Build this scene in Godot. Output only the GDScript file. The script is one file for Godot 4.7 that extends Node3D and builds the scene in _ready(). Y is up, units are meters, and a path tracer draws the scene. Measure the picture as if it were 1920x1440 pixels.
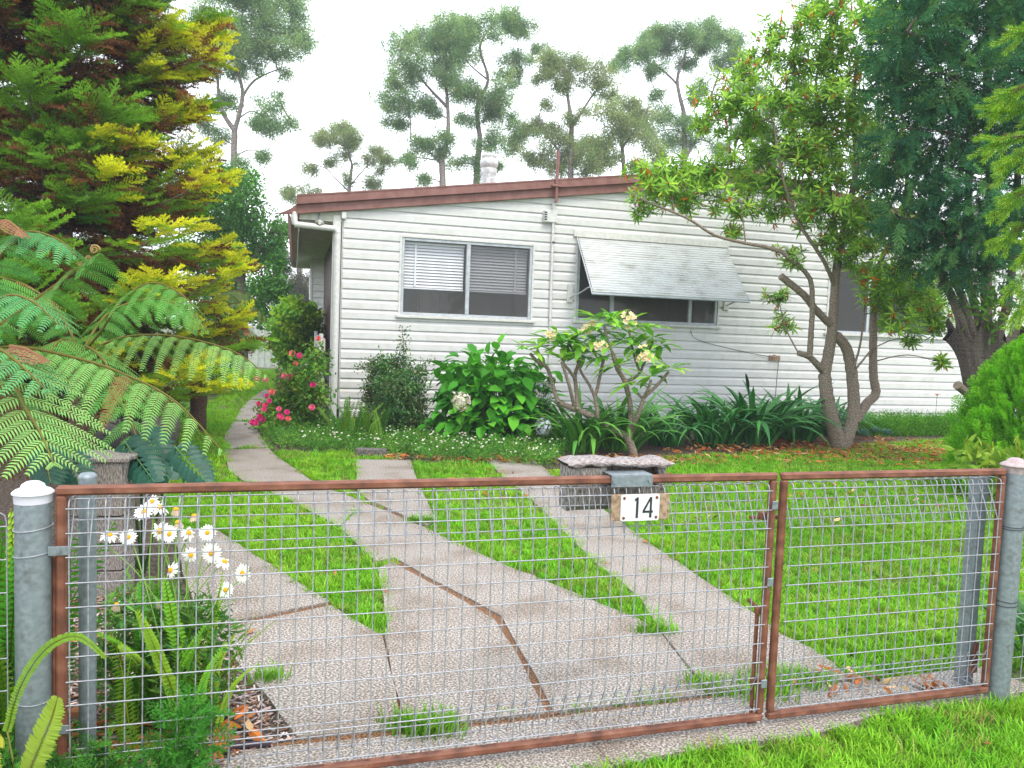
extends Node3D
# A weatherboard cottage behind a rusty double mesh gate, seen from the street under a white overcast sky.
# Units are metres, y is up. The camera stands on the verge at the origin and looks along -z.

# ------------------------------------------------------------------ mesh builder
class MB:
	var v := PackedVector3Array()
	var n := PackedVector3Array()
	var c := PackedColorArray()
	var ix := PackedInt32Array()
	func tri(a: Vector3, b: Vector3, d: Vector3, col: Color) -> void:
		var nn := (b - a).cross(d - a).normalized()
		var k := v.size()
		v.append(a); v.append(b); v.append(d)
		n.append(nn); n.append(nn); n.append(nn)
		c.append(col); c.append(col); c.append(col)
		ix.append(k); ix.append(k + 2); ix.append(k + 1)
	func quad(a: Vector3, b: Vector3, d: Vector3, e: Vector3, col: Color) -> void:
		var nn := (d - a).cross(e - b).normalized()
		var k := v.size()
		v.append(a); v.append(b); v.append(d); v.append(e)
		for i in 4:
			n.append(nn); c.append(col)
		ix.append_array(PackedInt32Array([k, k + 2, k + 1, k, k + 3, k + 2]))
	# box with chamfered edges, size s, placed by t
	func box(t: Transform3D, s: Vector3, col: Color = Color.WHITE, bev: float = 0.0) -> void:
		var h := s * 0.5
		bev = minf(bev, minf(h.x, minf(h.y, h.z)) * 0.9)
		var ax := [Vector3.RIGHT, Vector3.UP, Vector3.BACK]
		for i in 3:
			for sg: float in [-1.0, 1.0]:
				var w: Vector3 = ax[i] * sg
				var u: Vector3 = ax[(i + 1) % 3]
				var q: Vector3 = w.cross(u)
				var hw: float = h[i]
				var hu: float = h[(i + 1) % 3] - bev
				var hq: float = h[(i + 2) % 3] - bev
				var o: Vector3 = w * hw
				quad(t * (o - u * hu - q * hq), t * (o + u * hu - q * hq), t * (o + u * hu + q * hq), t * (o - u * hu + q * hq), col)
				if bev > 0.0:
					for s2: float in [-1.0, 1.0]:
						# chamfer strips (each once: only between axis i and axis i+1)
						var a0: Vector3 = o + u * (hu * s2)
						var a1: Vector3 = w * (hw - bev) + u * (h[(i + 1) % 3] * s2)
						var e0: Vector3 = a0 - q * hq
						var e1: Vector3 = a0 + q * hq
						var f0: Vector3 = a1 - q * hq
						var f1: Vector3 = a1 + q * hq
						if s2 > 0.0:
							quad(t * e0, t * f0, t * f1, t * e1, col)
						else:
							quad(t * e1, t * f1, t * f0, t * e0, col)
		if bev > 0.0:
			for sx: float in [-1.0, 1.0]:
				for sy: float in [-1.0, 1.0]:
					for sz: float in [-1.0, 1.0]:
						var p := Vector3(sx * h.x, sy * (h.y - bev), sz * (h.z - bev))
						var q := Vector3(sx * (h.x - bev), sy * h.y, sz * (h.z - bev))
						var r := Vector3(sx * (h.x - bev), sy * (h.y - bev), sz * h.z)
						if sx * sy * sz > 0.0:
							tri(t * p, t * q, t * r, col)
						else:
							tri(t * p, t * r, t * q, col)
	func bx(center: Vector3, s: Vector3, col: Color = Color.WHITE, bev: float = 0.0) -> void:
		box(Transform3D(Basis(), center), s, col, bev)
	# smooth tapered tube along points
	func tube(p: PackedVector3Array, r: PackedFloat32Array, sides: int, col: Color, cap := true, rough := 0.0, sd := 1) -> void:
		var m := p.size()
		if m < 2:
			return
		var t0 := (p[1] - p[0]).normalized()
		var u := t0.cross(Vector3.UP if absf(t0.y) < 0.9 else Vector3.RIGHT).normalized()
		var k := v.size()
		for i in m:
			var tt := (p[mini(i + 1, m - 1)] - p[maxi(i - 1, 0)]).normalized()
			u = (u - tt * u.dot(tt)).normalized()
			var w := tt.cross(u)
			for j in sides:
				var a := TAU * j / sides
				var nn := u * cos(a) + w * sin(a)
				var rr := r[i]
				if rough > 0.0:
					rr *= 1.0 + rough * sin(j * 12.9898 + i * 78.233 + sd * 3.7)
				v.append(p[i] + nn * rr); n.append(nn); c.append(col)
		for i in m - 1:
			for j in sides:
				var a := k + i * sides + j
				var b := k + i * sides + (j + 1) % sides
				ix.append_array(PackedInt32Array([a, a + sides, b, b, a + sides, b + sides]))
		if cap:
			for e in 2:
				var i := 0 if e == 0 else m - 1
				var nn := (p[0] - p[1]).normalized() if e == 0 else (p[m - 1] - p[m - 2]).normalized()
				var kc := v.size()
				v.append(p[i]); n.append(nn); c.append(col)
				for j in sides:
					v.append(v[k + i * sides + j]); n.append(nn); c.append(col)
				for j in sides:
					var a := kc + 1 + j
					var b := kc + 1 + (j + 1) % sides
					if e == 0:
						ix.append_array(PackedInt32Array([kc, a, b]))
					else:
						ix.append_array(PackedInt32Array([kc, b, a]))
	func rod(a: Vector3, b: Vector3, r: float, sides: int = 8, col: Color = Color.WHITE) -> void:
		tube(PackedVector3Array([a, b]), PackedFloat32Array([r, r]), sides, col)
	# surface of revolution round the y axis through o: profile points (radius, height) from bottom to top
	func lathe(o: Vector3, prof: PackedVector2Array, sides: int, col: Color) -> void:
		var k := v.size()
		var m := prof.size()
		for i in m:
			var d := prof[mini(i + 1, m - 1)] - prof[maxi(i - 1, 0)]
			for j in sides:
				var a := TAU * j / sides
				v.append(o + Vector3(prof[i].x * cos(a), prof[i].y, prof[i].x * sin(a)))
				n.append(Vector3(d.y * cos(a), -d.x, d.y * sin(a)).normalized()); c.append(col)
		for i in m - 1:
			for j in sides:
				var a := k + i * sides + j
				var b := k + i * sides + (j + 1) % sides
				ix.append_array(PackedInt32Array([a, b, a + sides, b, b + sides, a + sides]))
	# flat polygon in the xz plane raised to y1 with skirts down to y0
	func slab(poly: PackedVector2Array, y0: float, y1: float, col: Color) -> void:
		var pl := poly
		if Geometry2D.is_polygon_clockwise(pl):
			pl = pl.duplicate(); pl.reverse()
		var tr := Geometry2D.triangulate_polygon(pl)
		var k := v.size()
		for q in pl:
			v.append(Vector3(q.x, y1, q.y)); n.append(Vector3.UP); c.append(col)
		for i in range(0, tr.size(), 3):
			var a := pl[tr[i]]; var b := pl[tr[i + 1]]; var d := pl[tr[i + 2]]
			if (b - a).cross(d - a) > 0.0:
				ix.append_array(PackedInt32Array([k + tr[i], k + tr[i + 1], k + tr[i + 2]]))
			else:
				ix.append_array(PackedInt32Array([k + tr[i], k + tr[i + 2], k + tr[i + 1]]))
		var m := pl.size()
		var area := 0.0
		for i in m:
			area += pl[i].cross(pl[(i + 1) % m])
		for i in m:
			var a := pl[i]; var b := pl[(i + 1) % m]
			if area > 0.0:
				var s := a; a = b; b = s
			quad(Vector3(a.x, y0, a.y), Vector3(b.x, y0, b.y), Vector3(b.x, y1, b.y), Vector3(a.x, y1, a.y), col)
	# polygon in the xy plane extruded from z0 to z1
	func plate(poly: PackedVector2Array, z0: float, z1: float, col: Color) -> void:
		var pl := poly.duplicate()
		var m := pl.size()
		var area := 0.0
		for i in m:
			area += pl[i].cross(pl[(i + 1) % m])
		if area < 0.0:
			pl.reverse()
		var tr := Geometry2D.triangulate_polygon(pl)
		for i in range(0, tr.size(), 3):
			var a := pl[tr[i]]; var b := pl[tr[i + 1]]; var d := pl[tr[i + 2]]
			if (b - a).cross(d - a) < 0.0:
				var s := b; b = d; d = s
			tri(Vector3(a.x, a.y, z1), Vector3(b.x, b.y, z1), Vector3(d.x, d.y, z1), col)
			tri(Vector3(a.x, a.y, z0), Vector3(d.x, d.y, z0), Vector3(b.x, b.y, z0), col)
		for i in m:
			var a := pl[i]; var b := pl[(i + 1) % m]
			quad(Vector3(a.x, a.y, z0), Vector3(b.x, b.y, z0), Vector3(b.x, b.y, z1), Vector3(a.x, a.y, z1), col)
	# a leaf: base at the transform's origin, growing along its y axis, face towards its z axis
	func leaf(t: Transform3D, len: float, w: float, bend: float, fold: float, col: Color) -> void:
		var m1 := Vector3(0, len * 0.38, -bend * 0.15 * len)
		var m2 := Vector3(0, len * 0.74, -bend * 0.55 * len)
		var tip := Vector3(0, len * 0.98, -bend * len)
		var a1 := m1 + Vector3(-w * 0.5, 0, fold * w); var b1 := m1 + Vector3(w * 0.5, 0, fold * w)
		var a2 := m2 + Vector3(-w * 0.38, 0, fold * w); var b2 := m2 + Vector3(w * 0.38, 0, fold * w)
		var o := t.origin
		m1 = t * m1; m2 = t * m2; tip = t * tip; a1 = t * a1; b1 = t * b1; a2 = t * a2; b2 = t * b2
		tri(o, m1, a1, col); tri(o, b1, m1, col)
		quad(a1, m1, m2, a2, col); quad(m1, b1, b2, m2, col)
		tri(a2, m2, tip, col); tri(m2, b2, tip, col)
	# a cheap leaf: two triangles folded along the midrib
	func blade(t: Transform3D, len: float, w: float, fold: float, col: Color) -> void:
		var tip := t * Vector3(0, len, 0)
		var a := t * Vector3(-w * 0.5, len * 0.45, fold * w)
		var b := t * Vector3(w * 0.5, len * 0.45, fold * w)
		tri(t.origin, tip, a, col); tri(t.origin, b, tip, col)
	# a strap: ribbon through points with widths, side direction s, folded up by fold
	func strap(p: PackedVector3Array, w: PackedFloat32Array, s: Vector3, col: Color, fold := 0.15) -> void:
		for i in p.size() - 1:
			var d := (p[i + 1] - p[i]).normalized()
			var up := s.cross(d).normalized()
			var a := p[i]; var b := p[i + 1]
			var ua := up * w[i] * fold; var ub := up * w[i + 1] * fold
			quad(a - s * w[i] * 0.5 + ua, a, b, b - s * w[i + 1] * 0.5 + ub, col)
			quad(a, a + s * w[i] * 0.5 + ua, b + s * w[i + 1] * 0.5 + ub, b, col)
	func mesh() -> ArrayMesh:
		var a := []
		a.resize(Mesh.ARRAY_MAX)
		a[Mesh.ARRAY_VERTEX] = v
		a[Mesh.ARRAY_NORMAL] = n
		a[Mesh.ARRAY_COLOR] = c
		a[Mesh.ARRAY_INDEX] = ix
		var m := ArrayMesh.new()
		m.add_surface_from_arrays(Mesh.PRIMITIVE_TRIANGLES, a)
		return m

# ------------------------------------------------------------------ scene helpers
var M := {}
var used := {}
var rng := RandomNumberGenerator.new()
const GATE_AT := Vector3(-1.352, 0, -2.292)
const GATE_TURN := 16.6
const HOUSE_AT := Vector3(-2.6255, 0, -11.721)
const HOUSE_TURN := 15.8

func rf(a: float, b: float) -> float:
	return rng.randf_range(a, b)

func numbered(called: String) -> String:
	if not used.has(called):
		used[called] = 0
		return called
	used[called] += 1
	return "%s_%03d" % [called, used[called]]

func tag(o: Node, label: String, category: String, group := "", kind := "") -> void:
	if label: o.set_meta("label", label)
	if category: o.set_meta("category", category)
	if group: o.set_meta("group", group)
	if kind: o.set_meta("kind", kind)

func thing(called: String, label: String, category: String, at := Vector3.ZERO, turn := 0.0, group := "") -> Node3D:
	var o := Node3D.new()
	o.name = numbered(called)
	add_child(o)
	o.position = at
	o.rotation_degrees.y = turn
	tag(o, label, category, group)
	return o

func part(called: String, m: Mesh, mat: Material, parent: Node, at := Transform3D()) -> MeshInstance3D:
	var o := MeshInstance3D.new()
	o.name = numbered(called) if parent == self else called
	o.mesh = m
	o.material_override = mat
	o.transform = at
	parent.add_child(o, true)
	return o

func many(called: String, m: Mesh, mat: Material, parent: Node, xf: Array, cols: PackedColorArray) -> MultiMeshInstance3D:
	var mm := MultiMesh.new()
	mm.transform_format = MultiMesh.TRANSFORM_3D
	mm.use_colors = true
	mm.mesh = m
	mm.instance_count = xf.size()
	var buf := PackedFloat32Array()
	buf.resize(xf.size() * 16)
	for i in xf.size():
		var t: Transform3D = xf[i]
		var k := i * 16
		buf[k] = t.basis.x.x; buf[k + 1] = t.basis.y.x; buf[k + 2] = t.basis.z.x; buf[k + 3] = t.origin.x
		buf[k + 4] = t.basis.x.y; buf[k + 5] = t.basis.y.y; buf[k + 6] = t.basis.z.y; buf[k + 7] = t.origin.y
		buf[k + 8] = t.basis.x.z; buf[k + 9] = t.basis.y.z; buf[k + 10] = t.basis.z.z; buf[k + 11] = t.origin.z
		buf[k + 12] = cols[i].r; buf[k + 13] = cols[i].g; buf[k + 14] = cols[i].b; buf[k + 15] = 1.0
	mm.buffer = buf
	var o := MultiMeshInstance3D.new()
	o.name = numbered(called) if parent == self else called
	o.multimesh = mm
	o.material_override = mat
	o.set_meta("kind", "stuff")
	parent.add_child(o, true)
	return o

# basis whose y axis points along d, rolled by r
func along(d: Vector3, r: float, s := 1.0) -> Basis:
	d = d.normalized()
	var x := d.cross(Vector3.BACK if absf(d.z) < 0.9 else Vector3.RIGHT).normalized()
	x = x.rotated(d, r)
	return Basis(x * s, d * s, x.cross(d) * s)

# basis with y along d and z (the face) as near as possible to f
func facing(d: Vector3, f: Vector3, s := 1.0) -> Basis:
	d = d.normalized()
	var x := d.cross(f)
	x = x.normalized() if x.length() > 0.001 else d.cross(Vector3.RIGHT).normalized()
	return Basis(x * s, d * s, x.cross(d) * s)

func rdir() -> Vector3:
	var z := rf(-1.0, 1.0)
	var a := rf(0.0, TAU)
	var q := sqrt(1.0 - z * z)
	return Vector3(q * cos(a), z, q * sin(a))

func vary(c: Color, amount: float) -> Color:
	var k := 1.0 + rf(-amount, amount)
	return Color(c.r * k * (1.0 + rf(-amount, amount) * 0.4), c.g * k, c.b * k * (1.0 + rf(-amount, amount) * 0.4))

# catmull-rom through points
func smooth(p: Array, sub := 5) -> PackedVector3Array:
	var out := PackedVector3Array()
	for i in p.size() - 1:
		var a: Vector3 = p[maxi(i - 1, 0)]
		var b: Vector3 = p[i]
		var c: Vector3 = p[i + 1]
		var d: Vector3 = p[mini(i + 2, p.size() - 1)]
		for k in sub:
			out.append(b.cubic_interpolate(c, a, d, float(k) / sub))
	out.append(p[p.size() - 1])
	return out

func taper(m: int, r0: float, r1: float, pw := 1.0) -> PackedFloat32Array:
	var r := PackedFloat32Array()
	for i in m:
		r.append(lerpf(r0, r1, pow(float(i) / (m - 1), pw)))
	return r

# ------------------------------------------------------------------ materials
func noise_tex(sd: int, freq: float, cols: Array, offs: Array, size := 512, oct := 4, kind := FastNoiseLite.TYPE_SIMPLEX_SMOOTH) -> NoiseTexture2D:
	var f := FastNoiseLite.new()
	f.seed = sd
	f.noise_type = kind
	f.frequency = freq
	f.fractal_octaves = oct
	var t := NoiseTexture2D.new()
	t.width = size; t.height = size
	t.seamless = true
	t.normalize = true
	var g := Gradient.new()
	g.offsets = PackedFloat32Array(offs)
	var pc := PackedColorArray()
	for q: Color in cols:
		pc.append(q.linear_to_srgb())
	g.colors = pc
	t.color_ramp = g
	t.noise = f
	return t

func grey_tex(sd: int, freq: float, size := 512, oct := 4) -> NoiseTexture2D:
	return noise_tex(sd, freq, [Color(0, 0, 0), Color(1, 1, 1)], [0.15, 0.85], size, oct)

func paint(r: float, g: float, b: float, rough: float, metal := 0.0) -> StandardMaterial3D:
	var m := StandardMaterial3D.new()
	m.albedo_color = Color(r, g, b).linear_to_srgb()
	m.roughness = rough
	m.metallic = metal
	return m

func leafy(rough: float, back: float, spec := 0.4) -> StandardMaterial3D:
	var m := StandardMaterial3D.new()
	m.vertex_color_use_as_albedo = true
	m.roughness = rough
	m.metallic_specular = spec
	m.backlight_enabled = back > 0.0
	m.backlight = Color(back, back, back * 0.55).linear_to_srgb()
	m.cull_mode = BaseMaterial3D.CULL_DISABLED
	return m

func textured(t: Texture2D, scale: float, rough: float, world := true, metal := 0.0) -> StandardMaterial3D:
	var m := StandardMaterial3D.new()
	m.albedo_texture = t
	m.roughness = rough
	m.metallic = metal
	m.uv1_triplanar = true
	m.uv1_world_triplanar = world
	m.uv1_scale = Vector3.ONE * scale
	return m

func coarse(m: StandardMaterial3D, t: Texture2D, scale: float) -> void:
	m.detail_enabled = true
	m.detail_albedo = t
	m.detail_blend_mode = BaseMaterial3D.BLEND_MODE_MUL
	m.detail_uv_layer = BaseMaterial3D.DETAIL_UV_2
	m.uv2_triplanar = true
	m.uv2_world_triplanar = true
	m.uv2_scale = Vector3.ONE * scale

func relief(m: StandardMaterial3D, t: Texture2D, cm: float) -> void:
	m.heightmap_enabled = true
	m.heightmap_texture = t
	m.heightmap_scale = cm

func make_materials() -> void:
	# concrete with exposed pale aggregate, weather stained
	var agg := noise_tex(3, 0.10, [Color(0.115, 0.092, 0.078), Color(0.225, 0.195, 0.172), Color(0.32, 0.285, 0.256), Color(0.54, 0.50, 0.465)], [0.22, 0.44, 0.57, 0.80], 1024, 4)
	var stain := noise_tex(8, 0.024, [Color(0.74, 0.68, 0.62), Color(0.92, 0.90, 0.875), Color(1, 1, 1)], [0.18, 0.42, 0.7], 512, 6)
	M.concrete = textured(agg, 0.7, 0.95)
	coarse(M.concrete, stain, 0.17)
	relief(M.concrete, grey_tex(4, 0.1, 512, 3), 0.25)
	M.kerb = textured(noise_tex(31, 0.05, [Color(0.07, 0.065, 0.06), Color(0.17, 0.155, 0.145)], [0.3, 0.7], 512, 5), 1.2, 0.95)
	M.debris = textured(noise_tex(5, 0.09, [Color(0.06, 0.03, 0.015), Color(0.19, 0.085, 0.035), Color(0.30, 0.17, 0.09)], [0.3, 0.55, 0.8], 512, 4), 1.7, 1.0)
	# ground: thatch and soil between the grass
	M.ground = textured(noise_tex(6, 0.05, [Color(0.035, 0.045, 0.012), Color(0.07, 0.11, 0.02), Color(0.13, 0.15, 0.05)], [0.3, 0.5, 0.75], 1024, 5), 0.7, 1.0)
	M.soil = textured(noise_tex(7, 0.06, [Color(0.025, 0.017, 0.012), Color(0.075, 0.05, 0.035), Color(0.14, 0.10, 0.07)], [0.3, 0.55, 0.8], 512, 5), 0.9, 1.0)
	# painted siding, faintly dirty
	var sid := noise_tex(9, 0.02, [Color(0.62, 0.62, 0.615), Color(0.655, 0.655, 0.655), Color(0.67, 0.67, 0.67)], [0.2, 0.5, 0.8], 512, 5)
	M.siding = textured(sid, 0.6, 0.55)
	coarse(M.siding, noise_tex(10, 0.03, [Color(0.9, 0.905, 0.87), Color(1, 1, 1)], [0.2, 0.45], 512, 5), 0.17)
	M.trim = textured(noise_tex(11, 0.03, [Color(0.58, 0.58, 0.55), Color(0.68, 0.68, 0.66)], [0.3, 0.7], 256, 4), 1.3, 0.45)
	M.pipe = textured(noise_tex(12, 0.03, [Color(0.60, 0.60, 0.59), Color(0.70, 0.70, 0.69)], [0.3, 0.7], 256, 4), 1.7, 0.4)
	M.soffit = textured(noise_tex(13, 0.02, [Color(0.40, 0.42, 0.34), Color(0.52, 0.54, 0.46)], [0.3, 0.7], 256, 4), 0.8, 0.8)
	M.barge = textured(noise_tex(14, 0.010, [Color(0.20, 0.085, 0.07), Color(0.235, 0.105, 0.09), Color(0.27, 0.13, 0.115)], [0.25, 0.5, 0.8], 512, 5), 0.9, 0.6)
	M.roof = textured(noise_tex(15, 0.03, [Color(0.16, 0.10, 0.08), Color(0.25, 0.18, 0.15)], [0.3, 0.7], 256, 4), 0.7, 0.7)
	M.alu = textured(noise_tex(16, 0.02, [Color(0.40, 0.43, 0.47), Color(0.52, 0.55, 0.59)], [0.3, 0.7], 256, 4), 1.0, 0.4, true, 0.15)
	M.glass = paint(0.9, 0.95, 0.95, 0.02)
	M.glass.albedo_color.a = 0.06
	M.glass.metallic_specular = 0.32
	M.glass.transparency = BaseMaterial3D.TRANSPARENCY_ALPHA
	M.screen = paint(0.10, 0.10, 0.11, 0.9)
	M.screen.albedo_color.a = 0.42
	M.screen.transparency = BaseMaterial3D.TRANSPARENCY_ALPHA
	M.blind = paint(0.66, 0.68, 0.74, 0.5)
	M.wall_in = paint(0.46, 0.41, 0.27, 0.9)
	M.dark_in = paint(0.035, 0.03, 0.028, 0.8)
	M.white_in = paint(0.6, 0.58, 0.52, 0.7)
	M.brown_door = textured(noise_tex(17, 0.04, [Color(0.035, 0.012, 0.014), Color(0.085, 0.03, 0.03)], [0.3, 0.7], 256, 4), 1.0, 0.5)
	# weathered corrugated aluminium awning, lichen-grey streaks
	var aw := noise_tex(18, 0.012, [Color(0.50, 0.495, 0.47), Color(0.70, 0.70, 0.70), Color(0.76, 0.77, 0.78)], [0.12, 0.34, 0.65], 512, 7)
	M.awning = textured(aw, 0.55, 0.45, false, 0.1)
	M.awning.uv1_scale = Vector3(0.33, 0.8, 0.8)
	M.flue = textured(noise_tex(19, 0.04, [Color(0.42, 0.42, 0.42), Color(0.62, 0.62, 0.62)], [0.3, 0.7], 256, 4), 1.2, 0.5, true, 0.3)
	# gate metals
	var rust := noise_tex(20, 0.02, [Color(0.085, 0.03, 0.018), Color(0.155, 0.05, 0.026), Color(0.195, 0.07, 0.038), Color(0.25, 0.115, 0.075)], [0.2, 0.42, 0.62, 0.88], 512, 5)
	M.rust = textured(rust, 1.1, 0.62)
	var galv := noise_tex(22, 0.04, [Color(0.17, 0.205, 0.225), Color(0.215, 0.25, 0.275), Color(0.27, 0.31, 0.33)], [0.2, 0.5, 0.85], 512, 5)
	M.galv = textured(galv, 2.0, 0.5, true, 0.35)
	coarse(M.galv, noise_tex(23, 0.03, [Color(0.72, 0.66, 0.62), Color(1, 1, 1)], [0.18, 0.36], 512, 5), 0.8)
	M.wire = textured(noise_tex(24, 0.05, [Color(0.26, 0.265, 0.30), Color(0.40, 0.405, 0.45)], [0.3, 0.7], 256, 4), 3.0, 0.45, true, 0.3)
	M.cap = paint(0.62, 0.60, 0.68, 0.4)
	M.cap_rust = textured(noise_tex(45, 0.05, [Color(0.30, 0.22, 0.22), Color(0.44, 0.36, 0.36)], [0.3, 0.7], 256, 4), 3.0, 0.55)
	M.wood_grey = textured(noise_tex(25, 0.05, [Color(0.10, 0.085, 0.075), Color(0.22, 0.195, 0.175), Color(0.34, 0.31, 0.29)], [0.25, 0.5, 0.8], 512, 5), 1.0, 0.9, false)
	M.wood_grey.uv1_scale = Vector3(6.0, 1.2, 1.2)
	relief(M.wood_grey, grey_tex(26, 0.05, 256, 5), 0.2)
	M.bark_slab = textured(noise_tex(27, 0.05, [Color(0.10, 0.075, 0.065), Color(0.27, 0.235, 0.225), Color(0.42, 0.38, 0.375)], [0.2, 0.45, 0.8], 512, 5), 3.0, 0.9, false)
	M.bark_slab.uv1_scale = Vector3(1.6, 7.0, 6.0)
	relief(M.bark_slab, grey_tex(28, 0.06, 256, 5), 0.5)
	M.wood_tan = textured(noise_tex(29, 0.05, [Color(0.19, 0.12, 0.075), Color(0.33, 0.225, 0.15), Color(0.42, 0.31, 0.22)], [0.25, 0.5, 0.8], 256, 5), 3.0, 0.85)
	M.plate_white = paint(0.66, 0.66, 0.66, 0.4)
	M.ink = paint(0.02, 0.02, 0.035, 0.5)
	M.screw = paint(0.20, 0.05, 0.03, 0.8)
	M.fence = textured(noise_tex(30, 0.03, [Color(0.40, 0.43, 0.40), Color(0.50, 0.53, 0.50)], [0.3, 0.7], 256, 4), 0.8, 0.5)
	# bark
	M.bark = textured(noise_tex(32, 0.04, [Color(0.075, 0.055, 0.045), Color(0.19, 0.15, 0.12), Color(0.31, 0.26, 0.22)], [0.25, 0.5, 0.8], 512, 5), 2.5, 0.95)
	relief(M.bark, grey_tex(33, 0.06, 256, 5), 0.6)
	M.bark_smooth = textured(noise_tex(34, 0.04, [Color(0.10, 0.075, 0.055), Color(0.24, 0.18, 0.135), Color(0.42, 0.36, 0.30)], [0.22, 0.5, 0.82], 512, 5), 2.2, 0.8)
	relief(M.bark_smooth, grey_tex(35, 0.05, 256, 4), 0.3)
	M.bark_gum = textured(noise_tex(36, 0.03, [Color(0.11, 0.085, 0.08), Color(0.22, 0.18, 0.165), Color(0.33, 0.29, 0.27)], [0.25, 0.5, 0.8], 512, 4), 0.7, 0.9)
	M.fibre = textured(noise_tex(37, 0.07, [Color(0.03, 0.017, 0.01), Color(0.10, 0.06, 0.035), Color(0.19, 0.12, 0.07)], [0.25, 0.5, 0.8], 512, 4), 2.0, 1.0)
	relief(M.fibre, grey_tex(38, 0.09, 256, 5), 1.0)
	M.ragged = textured(noise_tex(39, 0.05, [Color(0.06, 0.045, 0.035), Color(0.17, 0.135, 0.11), Color(0.30, 0.26, 0.225)], [0.25, 0.5, 0.8], 512, 5), 1.4, 1.0, false)
	M.ragged.uv1_scale = Vector3(9.0, 1.2, 9.0)
	relief(M.ragged, grey_tex(40, 0.06, 256, 5), 1.2)
	M.wood = leafy(0.9, 0.0, 0.2)
	M.leaf = leafy(0.55, 0.6, 0.25)
	M.leaf_gloss = leafy(0.38, 0.4, 0.4)
	M.leaf_matt = leafy(0.75, 0.55, 0.2)
	M.leaf_thin = leafy(0.7, 1.0, 0.2)
	M.grass = leafy(0.6, 0.6, 0.22)
	M.petal = leafy(0.7, 0.5, 0.3)
	M.litter = leafy(0.85, 0.15, 0.25)

# ------------------------------------------------------------------ entry
func _ready() -> void:
	rng.seed = 20240
	var cam := Camera3D.new()
	cam.name = "camera"
	cam.fov = 52.66
	cam.near = 0.05
	cam.far = 600.0
	cam.position = Vector3(0, 1.565, 0)
	cam.rotation_degrees = Vector3(-3.97, 0, 2.19)
	add_child(cam)
	cam.current = true

	var env := Environment.new()
	env.background_mode = Environment.BG_SKY
	var sm := ProceduralSkyMaterial.new()
	sm.sky_top_color = Color(0.86, 0.89, 0.94)
	sm.sky_horizon_color = Color(0.95, 0.96, 0.97)
	sm.sky_curve = 0.2
	sm.ground_bottom_color = Color(0.30, 0.32, 0.26)
	sm.ground_horizon_color = Color(0.80, 0.82, 0.80)
	sm.sky_energy_multiplier = 1.15
	var sky := Sky.new()
	sky.sky_material = sm
	env.sky = sky
	env.tonemap_mode = Environment.TONE_MAPPER_LINEAR
	env.tonemap_exposure = 2.3
	env.sdfgi_enabled = true
	env.ssao_enabled = true
	env.ssil_enabled = true
	env.fog_enabled = true
	env.fog_density = 0.0016
	env.fog_light_color = Color(0.93, 0.95, 1.0)
	var we := WorldEnvironment.new()
	we.name = "world_environment"
	we.environment = env
	add_child(we)

	var sun := DirectionalLight3D.new()
	sun.name = "sun"
	sun.light_color = Color(1.0, 0.97, 0.92)
	sun.light_energy = 0.42
	sun.light_angular_distance = 22.0
	sun.shadow_enabled = true
	sun.rotation_degrees = Vector3(-58, 28, 0)
	add_child(sun)

	make_materials()
	build_ground()
	build_house()
	build_gates()
	build_plants()

# ------------------------------------------------------------------ ground, drive, paths
var slabs: Array[PackedVector2Array] = []

func in_slab(p: Vector2) -> bool:
	for s in slabs:
		if Geometry2D.is_point_in_polygon(p, s):
			return true
	return false

func gate_xz(s: float, n: float) -> Vector2:
	var a := deg_to_rad(GATE_TURN)
	return Vector2(GATE_AT.x + s * cos(a) + n * sin(a), GATE_AT.z - s * sin(a) + n * cos(a))

# subdivide and roughen a slab's outline a little so that its edges are worn
func worn(poly: PackedVector2Array, amount: float) -> PackedVector2Array:
	var out := PackedVector2Array()
	for i in poly.size():
		var a := poly[i]
		var b := poly[(i + 1) % poly.size()]
		var k := maxi(1, int(a.distance_to(b) / 0.16))
		for j in k:
			out.append(a.lerp(b, float(j) / k) + Vector2(rf(-amount, amount), rf(-amount, amount)))
	return out

func add_slab(called: String, poly: Array, parent: Node, top := 0.03, mat: Material = null) -> void:
	var pl := PackedVector2Array(poly)
	slabs.append(pl)
	var wide := Geometry2D.offset_polygon(pl, 0.010)
	if wide.size() == 1 and mat == null:
		pl = wide[0]
	var mb := MB.new()
	mb.slab(worn(pl, 0.006), -0.06, top, Color.WHITE)
	part(called, mb.mesh(), mat if mat else M.concrete, parent)

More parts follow.
